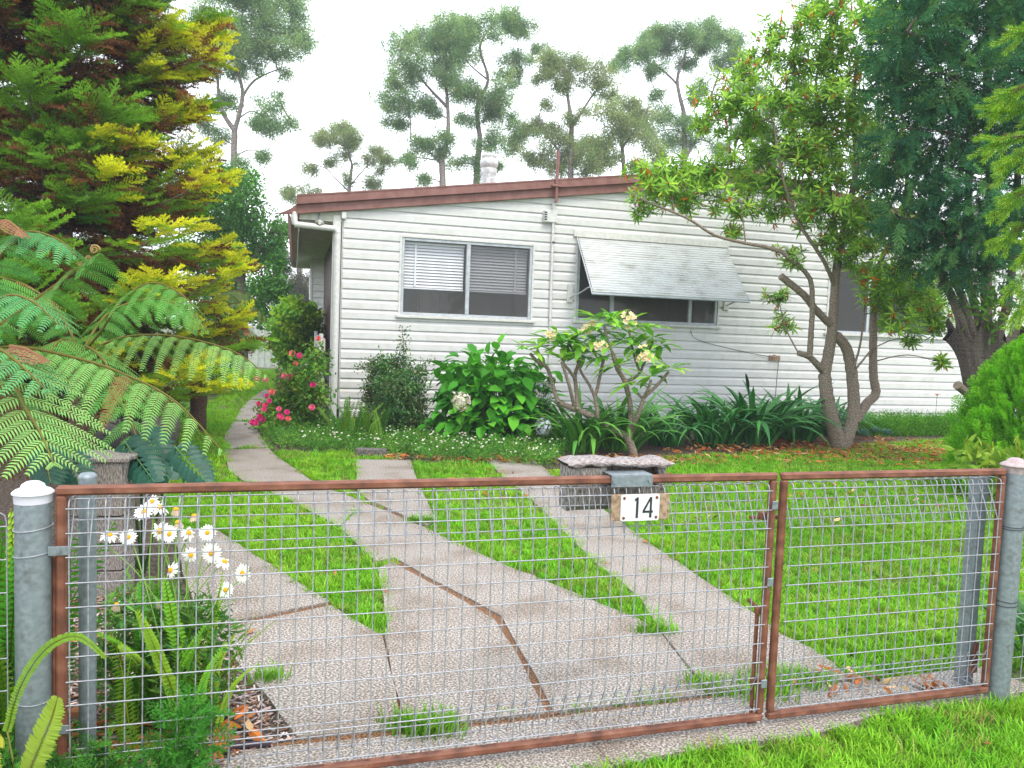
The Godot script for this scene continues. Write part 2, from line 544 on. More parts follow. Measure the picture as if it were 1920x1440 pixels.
func build_ground() -> void:
	var g := MB.new()
	g.quad(Vector3(-160, 0, 30), Vector3(160, 0, 30), Vector3(160, 0, -260), Vector3(-160, 0, -260), Color.WHITE)
	var ground := part("ground", g.mesh(), M.ground, self)
	ground.set_meta("kind", "structure")

	var drive := Node3D.new()
	drive.name = "driveway"
	add_child(drive)
	drive.set_meta("kind", "structure")
	# slab by the daisies, in two pours
	add_slab("slab", [Vector2(-2.368, -5.474), Vector2(-2.152, -5.609), Vector2(-1.853, -5.243), Vector2(-1.359, -4.657), Vector2(-0.977, -4.201), Vector2(-1.458, -3.816), Vector2(-1.620, -4.028), Vector2(-1.946, -4.617)], drive)
	add_slab("slab", [Vector2(-1.423, -3.744), Vector2(-0.941, -4.123), Vector2(-0.603, -3.743), Vector2(-0.471, -3.245), Vector2(-0.376, -2.892), Vector2(-0.745, -2.796), Vector2(-0.933, -3.079), Vector2(-1.100, -3.294), Vector2(-1.325, -3.604)], drive)
	# wheel track slabs in front of the gate
	add_slab("slab", [Vector2(-0.741, -4.949), Vector2(-0.506, -4.636), Vector2(-0.222, -4.274), Vector2(-0.050, -4.022), Vector2(0.080, -3.500), Vector2(0.177, -3.046), Vector2(-0.353, -2.902), Vector2(-0.444, -3.247), Vector2(-0.567, -3.746), Vector2(-0.591, -3.931), Vector2(-0.794, -4.831)], drive)
	add_slab("slab", [Vector2(-1.247, -5.773), Vector2(-0.839, -4.994), Vector2(-0.735, -5.090), Vector2(-0.492, -4.740), Vector2(-0.200, -4.362), Vector2(-0.003, -4.095), Vector2(0.133, -3.539), Vector2(0.226, -3.072), Vector2(0.879, -3.281), Vector2(0.813, -3.954), Vector2(0.720, -4.145), Vector2(0.591, -4.285), Vector2(0.388, -4.527), Vector2(0.182, -4.799), Vector2(0.071, -4.893), Vector2(-0.201, -5.259), Vector2(-0.498, -5.669), Vector2(-0.628, -5.865), Vector2(-1.239, -6.633)], drive, 0.026)
	add_slab("slab", [Vector2(-1.740, -8.759), Vector2(-1.140, -8.822), Vector2(-0.926, -7.708), Vector2(-0.704, -6.682), Vector2(-0.573, -6.087), Vector2(-0.621, -5.946), Vector2(-1.218, -6.741), Vector2(-1.345, -7.004), Vector2(-1.484, -7.599)], drive, 0.033)
	# right hand wheel strip
	add_slab("slab", [Vector2(-0.254, -9.057), Vector2(0.289, -9.142), Vector2(0.493, -8.188), Vector2(0.721, -7.233), Vector2(0.869, -6.583), Vector2(0.976, -6.037), Vector2(1.156, -5.247), Vector2(0.727, -4.771), Vector2(0.612, -5.142), Vector2(0.514, -5.595), Vector2(0.415, -6.118), Vector2(0.205, -7.119), Vector2(-0.058, -8.107)], drive, 0.03)
	add_slab("slab", [Vector2(0.734, -4.751), Vector2(1.166, -5.224), Vector2(1.263, -4.802), Vector2(1.351, -4.425), Vector2(1.413, -4.216), Vector2(1.454, -3.953), Vector2(1.544, -3.794), Vector2(1.583, -3.614), Vector2(1.600, -3.464), Vector2(0.915, -3.294), Vector2(0.834, -3.978), Vector2(0.814, -4.429)], drive, 0.033)

	var path := Node3D.new()
	path.name = "footpath"
	add_child(path)
	path.set_meta("kind", "structure")
	add_slab("slab", [Vector2(-3.345, -9.065), Vector2(-2.869, -7.888), Vector2(-2.558, -7.390), Vector2(-1.964, -6.739), Vector2(-1.284, -5.831), Vector2(-1.260, -6.671), Vector2(-1.633, -7.068), Vector2(-1.946, -7.509), Vector2(-2.316, -8.160), Vector2(-2.623, -8.702), Vector2(-2.913, -9.294)], path, 0.03)
	add_slab("slab", [Vector2(-4.184, -11.698), Vector2(-3.850, -10.467), Vector2(-3.621, -9.775), Vector2(-3.386, -9.177), Vector2(-2.956, -9.409), Vector2(-3.270, -10.110), Vector2(-3.556, -10.830), Vector2(-3.828, -11.676)], path, 0.026)
	add_slab("slab", [Vector2(-5.052, -14.976), Vector2(-4.657, -13.323), Vector2(-4.221, -11.823), Vector2(-3.869, -11.799), Vector2(-4.234, -13.043), Vector2(-4.683, -14.794)], path, 0.03)
	add_slab("slab", [Vector2(-5.538, -17.255), Vector2(-5.111, -15.181), Vector2(-4.737, -14.995), Vector2(-5.184, -17.427)], path, 0.026)
	add_slab("slab", [Vector2(-5.574, -13.160), Vector2(-6.090, -14.541), Vector2(-6.479, -16.794), Vector2(-6.373, -17.789), Vector2(-6.073, -16.697), Vector2(-5.745, -14.685)], path, 0.02)

	# concrete threshold under the gates
	var th := Node3D.new()
	th.name = "gate_threshold"
	add_child(th)
	th.set_meta("kind", "structure")
	add_slab("slab", [gate_xz(0.5, -0.25), gate_xz(1.78, -0.235), gate_xz(1.80, 0.12), gate_xz(0.3, 0.13)], th, 0.02)
	add_slab("slab", [gate_xz(1.795, -0.235), gate_xz(3.12, -0.25), gate_xz(3.93, -0.25), gate_xz(3.95, -0.02), gate_xz(3.7, 0.0), gate_xz(3.0, 0.025), gate_xz(2.63, 0.10), gate_xz(2.3, 0.085), gate_xz(1.815, 0.12)], th, 0.026)

	# leaf mould packed into the joints, lying lower than the slabs
	var jb := MB.new()
	for pl: Array in [
		[Vector2(-0.628, -3.780), Vector2(-0.557, -3.801), Vector2(-0.428, -3.249), Vector2(-0.338, -2.911), Vector2(-0.391, -2.883), Vector2(-0.489, -3.244)],
		[Vector2(-0.767, -5.003), Vector2(-0.726, -5.128), Vector2(-0.478, -4.763), Vector2(-0.186, -4.381), Vector2(0.014, -4.120), Vector2(0.151, -3.546), Vector2(0.239, -3.073), Vector2(0.164, -3.032), Vector2(0.065, -3.487), Vector2(-0.069, -4.005), Vector2(-0.235, -4.239), Vector2(-0.518, -4.605)],
		[Vector2(-1.284, -6.793), Vector2(-1.228, -6.846), Vector2(-0.602, -5.965), Vector2(-0.637, -5.801)],
		[Vector2(-1.471, -3.835), Vector2(-0.980, -4.234), Vector2(-0.927, -4.101), Vector2(-1.415, -3.718)],
		[Vector2(0.817, -4.005), Vector2(0.851, -4.008), Vector2(0.927, -3.305), Vector2(0.865, -3.261)],
		[gate_xz(0.5, -0.24), gate_xz(0.5, -0.29), gate_xz(1.7, -0.28), gate_xz(3.1, -0.29), gate_xz(3.1, -0.24), gate_xz(1.7, -0.22)]]:
		jb.slab(worn(PackedVector2Array(pl), 0.012), -0.03, 0.016, Color.WHITE)
		slabs.append(PackedVector2Array(pl))
	var mould := part("leaf_mould", jb.mesh(), M.debris, self)
	tag(mould, "brown leaf mould packed in the joints of the concrete drive", "leaf mould", "", "stuff")

	var kerb := MB.new()
	kerb.box(Transform3D(Basis(Vector3.UP, deg_to_rad(4.0)), Vector3(-1.62, 0.055, -9.02)), Vector3(0.36, 0.13, 0.10), Color.WHITE, 0.012)
	tag(part("kerb_block", kerb.mesh(), M.kerb, self), "dark concrete kerb block at the end of the middle wheel track", "kerb")

	# garden beds: soil under the plants
	var bed := MB.new()
	bed.slab(PackedVector2Array([Vector2(-2.031, -9.303), Vector2(-1.197, -8.881), Vector2(-0.333, -8.858), Vector2(0.524, -8.767), Vector2(1.260, -9.284), Vector2(2.205, -10.104), Vector2(3.449, -10.719), Vector2(4.658, -11.522), Vector2(7.827, -13.114), Vector2(9.0, -14.6), Vector2(-2.4, -11.4)]), -0.05, 0.012, Color.WHITE)
	bed.slab(PackedVector2Array([Vector2(-3.603, -10.703), Vector2(-2.859, -9.265), Vector2(-2.275, -9.244), Vector2(-2.049, -9.381), Vector2(-2.5, -11.5), Vector2(-4.3, -15.4), Vector2(-4.534, -14.325)]), -0.05, 0.012, Color.WHITE)
	bed.slab(PackedVector2Array([Vector2(-2.367, -5.403), Vector2(-1.941, -4.567), Vector2(-1.616, -3.990), Vector2(-1.350, -3.602), Vector2(-1.108, -3.283), Vector2(-0.941, -3.070), Vector2(-0.749, -2.781), gate_xz(0.5, -0.2), gate_xz(0.3, 0.5), gate_xz(-1.2, 0.5), Vector2(-6, -3.0), Vector2(-8, -11), Vector2(-5.548, -12.993), Vector2(-3.843, -8.866), Vector2(-3.041, -6.700)]), -0.05, 0.012, Color.WHITE)
	var beds := part("garden_soil", bed.mesh(), M.soil, self)
	beds.set_meta("kind", "structure")

	build_lawn()
	build_mulch()

func tuft_mesh(blades: int, h: float, w: float, spread: float) -> ArrayMesh:
	var mb := MB.new()
	for i in blades:
		var a := rf(0, TAU)
		var lean := rf(0.15, 1.1)
		var o := Vector3(cos(a + 1.3), 0, sin(a + 1.3)) * rf(0.0, spread)
		var d := Vector3(cos(a), 0, sin(a))
		var s := Vector3(-sin(a), 0, cos(a))
		var hh := h * rf(0.55, 1.15)
		var m := o + Vector3.UP * hh * 0.6 + d * hh * lean * 0.35
		var t := o + Vector3.UP * hh * rf(0.7, 1.0) + d * hh * lean
		var col := Color(1, 1, 1) * rf(0.75, 1.25)
		mb.quad(o - s * w * 0.5, o + s * w * 0.5, m + s * w * 0.42, m - s * w * 0.42, col)
		mb.tri(m - s * w * 0.42, m + s * w * 0.42, t, col)
	return mb.mesh()

func build_lawn() -> void:
	var lawn := PackedVector2Array([gate_xz(0.9, -0.27), gate_xz(3.1, -0.27), gate_xz(6.5, -0.25), Vector2(9.0, -5.0), Vector2(9.5, -13.5), Vector2(7.964, -13.347), Vector2(4.566, -11.290), Vector2(3.386, -10.518), Vector2(2.177, -9.969), Vector2(1.231, -9.058), Vector2(0.513, -8.565), Vector2(-0.330, -8.789), Vector2(-1.178, -8.742), Vector2(-2.031, -9.303), Vector2(-2.495, -9.111), Vector2(-2.824, -9.192), Vector2(-3.536, -10.722), Vector2(-4.513, -13.838), Vector2(-5.188, -17.123), Vector2(-5.2, -17.5), Vector2(-6.2, -24.0), Vector2(-9.5, -25.0), Vector2(-8.0, -16.0), Vector2(-5.574, -13.160), Vector2(-3.815, -8.872), Vector2(-3.020, -6.704), Vector2(-2.398, -5.499), Vector2(-2.067, -5.591)])
	var front := PackedVector2Array([gate_xz(1.75, 0.12), gate_xz(2.3, 0.085), gate_xz(2.63, 0.10), gate_xz(3.0, 0.028), gate_xz(3.7, 0.0), gate_xz(6.0, 0.0), Vector2(5.0, -1.0), Vector2(-3.5, -1.0), gate_xz(-2.0, 0.52), gate_xz(0.25, 0.5), gate_xz(0.3, 0.16)])
	var tuft := [tuft_mesh(16, 0.052, 0.0048, 0.035), tuft_mesh(16, 0.044, 0.005, 0.04), tuft_mesh(14, 0.06, 0.0055, 0.045)]
	var xf := [[], [], []]
	var cols := [PackedColorArray(), PackedColorArray(), PackedColorArray()]
	var patch := FastNoiseLite.new()
	patch.seed = 5
	patch.frequency = 0.55
	var fine := FastNoiseLite.new()
	fine.seed = 9
	fine.frequency = 2.4
	for zone: Array in [[front, -1.0, -5.0, -3.5, 6.0], [lawn, -2.4, -25.0, -9.5, 9.5]]:
		var poly: PackedVector2Array = zone[0]
		var z: float = zone[1]
		while z > zone[2]:
			var dz := 0.25
			var d := absf(z)
			var dens := 1000.0 if d < 4.5 else (760.0 if d < 6.5 else (430.0 if d < 10.0 else (240.0 if d < 13.0 else 120.0)))
			var x0 := maxf(zone[3], -0.72 * d - 1.6)
			var x1 := minf(zone[4], 0.72 * d + 1.6)
			var cnt := int((x1 - x0) * dz * dens)
			for i in cnt:
				var p := Vector2(rf(x0, x1), z - rf(0, dz))
				if not Geometry2D.is_point_in_polygon(p, poly) or in_slab(p + Vector2(rf(-0.03, 0.03), rf(-0.03, 0.03))):
					continue
				var pn := patch.get_noise_2d(p.x, p.y)
				var fn := fine.get_noise_2d(p.x, p.y)
				var k := rng.randi() % 3
				var s := rf(0.75, 1.2) * (1.0 if d < 8.0 else 1.25)
				var b := Basis(Vector3.UP, rf(0, TAU)).scaled(Vector3(s, s * (1.0 + 0.35 * fn), s))
				xf[k].append(Transform3D(b, Vector3(p.x, 0.0, p.y)))
				var c := Color(0.145, 0.44, 0.022).lerp(Color(0.27, 0.53, 0.035), clampf(0.5 + pn * 1.3 + fn * 0.5, 0, 1))
				if pn < -0.22 and rng.randf() < 0.5:
					c = c.lerp(Color(0.36, 0.42, 0.08), 0.55)
				if rng.randf() < 0.05:
					c = Color(0.36, 0.33, 0.10)
				cols[k].append(vary(c, 0.22))
			z -= dz
	var turf := thing("grass", "bright green mown lawn grass on both sides of the drive", "grass")
	turf.set_meta("kind", "stuff")
	for k in 3:
		many("tufts", tuft[k], M.grass, turf, xf[k], cols[k])
	# weeds in the joints of the drive
	for w: Array in [[Vector2(-0.298, -2.894), 0.16, 46], [Vector2(0.799, -3.939), 0.10, 16], [Vector2(1.088, -3.328), 0.30, 40], [Vector2(1.290, -3.433), 0.2, 30], [Vector2(-0.652, -6.041), 0.12, 26], [Vector2(-1.006, -3.241), 0.05, 10]]:
		var q: Vector2 = w[0]
		var xs := []
		var cs := PackedColorArray()
		for i in int(w[2]):
			var a := rf(0, TAU)
			var r: float = float(w[1]) * sqrt(rng.randf())
			xs.append(Transform3D(Basis(Vector3.UP, rf(0, TAU)).scaled(Vector3.ONE * rf(0.8, 1.5)), Vector3(q.x + cos(a) * r, 0.012, q.y + sin(a) * r * 0.35)))
			cs.append(vary(Color(0.16, 0.38, 0.03), 0.25))
		many("joint_tufts", tuft[2], M.grass, turf, xs, cs)

func build_mulch() -> void:
	# bark chips in the bed left of the drive
	var ch := MB.new()
	ch.quad(Vector3(-0.5, 0.02, -0.2), Vector3(-0.42, 0.0, 0.22), Vector3(0.45, 0.03, 0.25), Vector3(0.5, 0.0, -0.15), Color.WHITE)
	ch.quad(Vector3(-0.5, 0.02, -0.2), Vector3(0.5, 0.0, -0.15), Vector3(0.47, 0.16, -0.1), Vector3(-0.44, 0.15, -0.16), Color(0.8, 0.8, 0.8))
	ch.quad(Vector3(-0.44, 0.15, -0.16), Vector3(0.47, 0.16, -0.1), Vector3(0.42, 0.17, 0.22), Vector3(-0.4, 0.14, 0.2), Color.WHITE)
	ch.quad(Vector3(-0.4, 0.14, 0.2), Vector3(0.42, 0.17, 0.22), Vector3(0.45, 0.03, 0.25), Vector3(-0.42, 0.0, 0.22), Color(0.9, 0.9, 0.9))
	var mesh := ch.mesh()
	var poly := PackedVector2Array([Vector2(-1.787, -4.172), Vector2(-1.596, -3.969), Vector2(-1.341, -3.590), Vector2(-1.100, -3.273), Vector2(-0.931, -3.061), Vector2(-0.747, -2.788), gate_xz(0.5, -0.22), gate_xz(0.32, 0.2), gate_xz(-0.6, 0.3), Vector2(-2.6, -3.2), Vector2(-2.437, -4.363)])
	var xf := []
	var cols := PackedColorArray()
	var tries := 0
	while xf.size() < 6500 and tries < 60000:
		tries += 1
		var p := Vector2(rf(-3.2, 0.0), rf(-4.6, -1.9))
		if not Geometry2D.is_point_in_polygon(p, poly):
			continue
		var s := rf(0.012, 0.05)
		var b := Basis.from_euler(Vector3(rf(-0.4, 0.4), rf(0, TAU), rf(-0.4, 0.4))).scaled_local(Vector3(s, s * rf(0.3, 0.6), s * rf(0.3, 0.7)))
		xf.append(Transform3D(b, Vector3(p.x, 0.012 + rf(0, 0.012), p.y)))
		var r := rng.randf()
		var c := Color(0.38, 0.28, 0.24) if r < 0.4 else (Color(0.55, 0.46, 0.44) if r < 0.62 else (Color(0.20, 0.10, 0.06) if r < 0.9 else Color(0.34, 0.12, 0.05)))
		cols.append(vary(c, 0.3))
	var o := many("bark_mulch", mesh, M.litter, self, xf, cols)
	tag(o, "pinkish brown bark chip mulch in the bed left of the drive", "mulch")
	# fallen leaves below the trees and along the bed edge
	var lm := MB.new()
	lm.leaf(Transform3D(Basis(Vector3.RIGHT, PI * 0.5), Vector3.ZERO), 1.0, 0.34, -0.25, 0.25, Color.WHITE)
	var lmesh := lm.mesh()
	xf = []
	cols = PackedColorArray()
	for z: Array in [[Vector2(4.703, -10.928), 2.2, 0.8, 1200], [Vector2(5.874, -11.723), 2.2, 0.9, 750], [Vector2(3.847, -10.187), 1.8, 0.6, 380], [Vector2(0.353, -9.156), 0.8, 0.15, 190], [Vector2(-0.774, -8.977), 0.9, 0.12, 150], [Vector2(1.811, -9.483), 0.9, 0.3, 170], [Vector2(1.682, -3.387), 0.5, 0.07, 40], [Vector2(1.832, -7.574), 2.6, 1.2, 60], [Vector2(-1.328, -2.724), 0.45, 0.25, 160]]:
		var q: Vector2 = z[0]
		for i in int(z[3]):
			var a := rf(0, TAU)
			var r := sqrt(rng.randf())
			var pp := Vector2(q.x + cos(a) * r * float(z[1]), q.y + sin(a) * r * float(z[2]))
			var s := rf(0.05, 0.11)
			var b := Basis.from_euler(Vector3(rf(-0.5, 0.5), rf(0, TAU), rf(-0.7, 0.7))).scaled(Vector3.ONE * s)
			xf.append(Transform3D(b, Vector3(pp.x, rf(0.045, 0.075), pp.y)))
			var t := rng.randf()
			cols.append(vary(Color(0.42, 0.13, 0.03) if t < 0.45 else (Color(0.27, 0.115, 0.05) if t < 0.85 else Color(0.50, 0.34, 0.17)), 0.3))
	var o2 := many("leaf_litter", lmesh, M.litter, self, xf, cols)
	tag(o2, "orange brown fallen leaves under the bare stemmed tree and along the bed", "leaf litter")
	# single leaves on the drive and the lawn by the gate
	for q: Array in [[Vector2(-1.219, -3.743), "dry brown leaf on the slab nearest the daisies"], [Vector2(-0.688, -4.397), "dry brown leaf on the concrete at the edge of the left grass wedge"], [Vector2(-1.050, -4.694), "curled brown leaf on the left grass wedge"], [Vector2(1.020, -5.693), "orange brown leaf on the right wheel strip below the number plate"], [Vector2(0.641, -5.053), "brown leaf in the grass beside the right wheel strip"], [Vector2(3.230, -6.725), "brown leaf on the lawn behind the right gate leaf"], [Vector2(1.901, -2.886), "brown leaf on the verge grass outside the gate"]]:
		var s := rf(0.05, 0.075)
		var b := Basis.from_euler(Vector3(rf(-0.3, 0.3), rf(0, TAU), rf(-0.4, 0.4))).scaled(Vector3.ONE * s)
		var cm := paint(rf(0.28, 0.45), rf(0.09, 0.16), 0.04, 0.8)
		var p2: Vector2 = q[0]
		tag(part("fallen_leaf", lmesh, cm, self, Transform3D(b, Vector3(p2.x, 0.05, p2.y))), q[1], "leaf", "single fallen leaves near the gate")
	# short stick on the threshold
	var st := MB.new()
	st.tube(smooth([Vector3(-0.949, 0.030, -2.698), Vector3(-0.895, 0.034, -2.708), Vector3(-0.826, 0.030, -2.724)], 4), taper(9, 0.013, 0.011), 7, Color(0.06, 0.045, 0.06), true, 0.08)
	tag(part("stick", st.mesh(), M.wood, self), "short dark stick lying on the concrete behind the gate bottom", "stick")

# ------------------------------------------------------------------ house
const SLOPE := 0.145
const HALF := 6.75
func roof_y(x: float) -> float:        # underside line of the gable at the wall
	return 3.30 + SLOPE * (x if x < HALF else 2.0 * HALF - x)

# one board of the siding between ya and yb (yb at most one pitch above the board's foot y0)
func board(mb: MB, x0: float, x1: float, y0: float, ya: float, yb: float, gable := false) -> void:
	var prof := [Vector2(0.0, 0.003), Vector2(0.0, 0.026), Vector2(0.004, 0.028), Vector2(0.094, 0.028), Vector2(0.102, 0.024), Vector2(0.138, 0.006), Vector2(0.150, 0.003)]
	var pts: Array[Vector2] = []
	for i in prof.size():
		var q: Vector2 = prof[i]
		var y := clampf(y0 + q.x, ya, yb)
		pts.append(Vector2(y, q.y))
	for i in prof.size() - 1:
		if pts[i + 1].x - pts[i].x < 0.0005 and i > 0:
			continue
		var a := pts[i]; var b := pts[i + 1]
		var ax0 := x0; var ax1 := x1; var bx0 := x0; var bx1 := x1
		if gable:
			ax0 = maxf(x0, (a.x - 3.30) / SLOPE); bx0 = maxf(x0, (b.x - 3.30) / SLOPE)
			ax1 = minf(x1, 2.0 * HALF - (a.x - 3.30) / SLOPE); bx1 = minf(x1, 2.0 * HALF - (b.x - 3.30) / SLOPE)
		mb.quad(Vector3(ax0, a.x, a.y), Vector3(ax1, a.x, a.y), Vector3(bx1, b.x, b.y), Vector3(bx0, b.x, b.y), Color.WHITE)

func build_house() -> void:
	var h := thing("house", "long white weatherboard cottage with brown roof edge behind the garden", "house", HOUSE_AT, HOUSE_TURN)
	var W := 2.0 * HALF
	var D := 10.5
	var wins := [Rect2(0.86, 1.725, 2.16, 1.23), Rect2(3.72, 1.755, 2.66, 1.36), Rect2(8.54, 1.725, 2.62, 1.34)]
	# siding, board by board, cut round the windows; a butt joint here and there
	for k in 28:
		var y0 := 0.147 + 0.15 * k
		var y1 := y0 + 0.15
		var gable := y1 > 3.30
		var spans := [[0.02, W - 0.02, y0, y1]]
		for w: Rect2 in wins:
			var nxt := []
			for s: Array in spans:
				if w.end.y <= s[2] or w.position.y >= s[3] or w.end.x <= s[0] or w.position.x >= s[1]:
					nxt.append(s)
					continue
				if w.position.x > s[0]: nxt.append([s[0], w.position.x, s[2], s[3]])
				if w.end.x < s[1]: nxt.append([w.end.x, s[1], s[2], s[3]])
				if w.position.y > s[2] + 0.01: nxt.append([maxf(s[0], w.position.x), minf(s[1], w.end.x), s[2], w.position.y])
				if w.end.y < s[3] - 0.01: nxt.append([maxf(s[0], w.position.x), minf(s[1], w.end.x), w.end.y, s[3]])
			spans = nxt
		for s: Array in spans:
			if gable and (y0 - 3.30) / SLOPE > HALF:
				continue
			var mb := MB.new()
			board(mb, s[0], s[1], y0, s[2], s[3], gable)
			part("siding_board", mb.mesh(), M.siding, h)
	# wall core with openings
	var core := MB.new()
	var xs := [0.0, 0.86, 3.02, 3.72, 6.38, 8.54, 11.16, W]
	for i in xs.size() - 1:
		var xa: float = xs[i]; var xb: float = xs[i + 1]
		var win := -1
		for j in 3:
			if absf(wins[j].position.x - xa) < 0.01: win = j
		if win < 0:
			core.bx(Vector3((xa + xb) / 2, (0.28 + 3.28) / 2, -0.06), Vector3(xb - xa, 3.0, 0.118), Color.WHITE)
		else:
			var r: Rect2 = wins[win]
			core.bx(Vector3((xa + xb) / 2, (0.28 + r.position.y) / 2, -0.06), Vector3(xb - xa, r.position.y - 0.28, 0.118), Color.WHITE)
			core.bx(Vector3((xa + xb) / 2, (r.end.y + 3.28) / 2, -0.06), Vector3(xb - xa, 3.28 - r.end.y, 0.118), Color.WHITE)
	core.plate(PackedVector2Array([Vector2(0, 3.28), Vector2(W, 3.28), Vector2(W, 3.30), Vector2(HALF, roof_y(HALF)), Vector2(0, 3.30)]), -0.12, -0.003, Color.WHITE)
	core.bx(Vector3(W / 2, 0.14, -0.08), Vector3(W - 0.04, 0.28, 0.10), Color.WHITE)
	part("wall_core", core.mesh(), M.trim, h)
	# rooms behind the windows: floor, ceiling, partition walls
	var inr := MB.new()
	inr.bx(Vector3(W / 2, 0.50, -2.2), Vector3(W - 0.1, 0.06, 4.1), Color.WHITE)
	inr.bx(Vector3(W / 2, 3.22, -2.2), Vector3(W - 0.1, 0.06, 4.1), Color.WHITE)
	inr.bx(Vector3(W / 2, 1.86, -4.2), Vector3(W - 0.1, 2.66, 0.08), Color.WHITE)
	for x: float in [0.06, 3.4, 7.6, W - 0.06]:
		inr.bx(Vector3(x, 1.86, -2.2), Vector3(0.08, 2.64, 3.9), Color.WHITE)
	part("room_walls", inr.mesh(), M.wall_in, h)
	var din := MB.new()
	din.bx(Vector3(1.62, 1.5, -4.1), Vector3(0.34, 2.0, 0.05), Color.WHITE, 0.006)
	din.bx(Vector3(2.35, 1.5, -4.1), Vector3(0.22, 2.0, 0.05), Color.WHITE, 0.006)
	part("inner_door", din.mesh(), M.dark_in, h)
	var win_in := MB.new()
	win_in.bx(Vector3(1.95, 1.5, -4.09), Vector3(0.22, 2.0, 0.04), Color.WHITE, 0.006)
	part("door_frame", win_in.mesh(), M.white_in, h)
	# corner posts
	for x: float in [-0.075, W + 0.05]:
		var cp := MB.new()
		cp.bx(Vector3(x, 1.72, -0.04), Vector3(0.12, 2.9, 0.13), Color.WHITE, 0.006)
		part("corner_post", cp.mesh(), M.trim, h)
	build_windows(h, wins)
	build_awning(h)
	build_roof(h, W, D)
	build_side(h, W, D)
	build_services(h)

func build_windows(h: Node3D, wins: Array) -> void:
	for j in 3:
		var r: Rect2 = wins[j]
		var root := Node3D.new()
		root.name = "window"
		h.add_child(root, true)
		var x0 := r.position.x; var x1 := r.end.x; var y0 := r.position.y; var y1 := r.end.y
		# timber architrave
		var ar := MB.new()
		ar.bx(Vector3(x0 + 0.018, (y0 + y1) / 2, 0.012), Vector3(0.036, y1 - y0, 0.05), Color.WHITE, 0.004)
		ar.bx(Vector3(x1 - 0.018, (y0 + y1) / 2, 0.012), Vector3(0.036, y1 - y0, 0.05), Color.WHITE, 0.004)
		ar.bx(Vector3((x0 + x1) / 2, y1 - 0.02, 0.013), Vector3(x1 - x0 - 0.074, 0.04, 0.052), Color.WHITE, 0.004)
		part("architrave", ar.mesh(), M.trim, root)
		var si := MB.new()
		si.bx(Vector3((x0 + x1) / 2, y0 - 0.012, 0.034), Vector3(x1 - x0 + 0.06, 0.045, 0.085), Color.WHITE, 0.006)
		part("sill", si.mesh(), M.trim, root)
		x0 += 0.037; x1 -= 0.037; y0 += 0.012; y1 -= 0.041
		var fr := MB.new()
		for x: float in [x0 + 0.022, x1 - 0.022]:
			fr.bx(Vector3(x, (y0 + y1) / 2, -0.012), Vector3(0.042, y1 - y0, 0.07), Color.WHITE, 0.003)
		for y: float in [y0 + 0.022, y1 - 0.022]:
			fr.bx(Vector3((x0 + x1) / 2, y, -0.013), Vector3(x1 - x0 - 0.09, 0.042, 0.066), Color.WHITE, 0.003)
		part("frame", fr.mesh(), M.alu, root)
		var cuts := [[0.5], [0.245, 0.80], [0.34, 0.66]][j] as Array
		var edges := [x0 + 0.044]
		for cval: float in cuts:
			var mx := lerpf(x0, x1, cval)
			var mu := MB.new()
			mu.bx(Vector3(mx, (y0 + y1) / 2, -0.006), Vector3(0.062, y1 - y0 - 0.09, 0.06), Color.WHITE, 0.004)
			part("mullion", mu.mesh(), M.alu, root)
			edges.append(mx)
		edges.append(x1 - 0.044)
		for i in edges.size() - 1:
			var g := MB.new()
			var ga: float = edges[i] + (0.032 if i > 0 else 0.0)
			var gb: float = edges[i + 1] - (0.032 if i < edges.size() - 2 else 0.0)
			g.quad(Vector3(ga, y0 + 0.044, -0.02), Vector3(gb, y0 + 0.044, -0.02), Vector3(gb, y1 - 0.044, -0.02), Vector3(ga, y1 - 0.044, -0.02), Color.WHITE)
			part("pane", g.mesh(), M.glass, root)
			if j == 0 and i == 1 or j == 2:
				var sc := MB.new()
				sc.quad(Vector3(ga, y0 + 0.044, 0.006), Vector3(gb, y0 + 0.044, 0.006), Vector3(gb, y1 - 0.044, 0.006), Vector3(ga, y1 - 0.044, 0.006), Color.WHITE)
				part("fly_screen", sc.mesh(), M.screen, root)
	# venetian blinds hanging inside the left window, half raised
	var slat := MB.new()
	slat.box(Transform3D(Basis(Vector3.RIGHT, deg_to_rad(58.0)), Vector3.ZERO), Vector3(0.93, 0.0022, 0.045), Color.WHITE)
	var slat_mesh := slat.mesh()
	for b in 2:
		var label: String = ["white venetian blind half raised in the left pane of the left window", "grey shaded venetian blind half raised behind the fly screen of the left window"][b]
		var x: float = [1.425, 2.465][b]
		var bl := thing("venetian_blind", label, "blind", HOUSE_AT, HOUSE_TURN, "venetian blinds in the left window")
		var hr := MB.new()
		hr.bx(Vector3(x, 2.845, -0.11), Vector3(0.95, 0.035, 0.045), Color.WHITE, 0.003)
		part("head_rail", hr.mesh(), M.blind, bl)
		for i in 14:
			part("slat", slat_mesh, M.blind, bl, Transform3D(Basis(), Vector3(x, 2.80 - 0.0465 * i, -0.11)))
		var br := MB.new()
		br.bx(Vector3(x, 2.155, -0.11), Vector3(0.94, 0.022, 0.04), Color.WHITE, 0.003)
		part("bottom_rail", br.mesh(), M.blind, bl)
		for cx: float in ([-0.30] if b == 0 else [0.27]):
			var ta := MB.new()
			ta.bx(Vector3(x + cx, 2.51, -0.078), Vector3(0.03, 0.66, 0.002), Color.WHITE)
			part("ladder_tape", ta.mesh(), M.blind, bl)

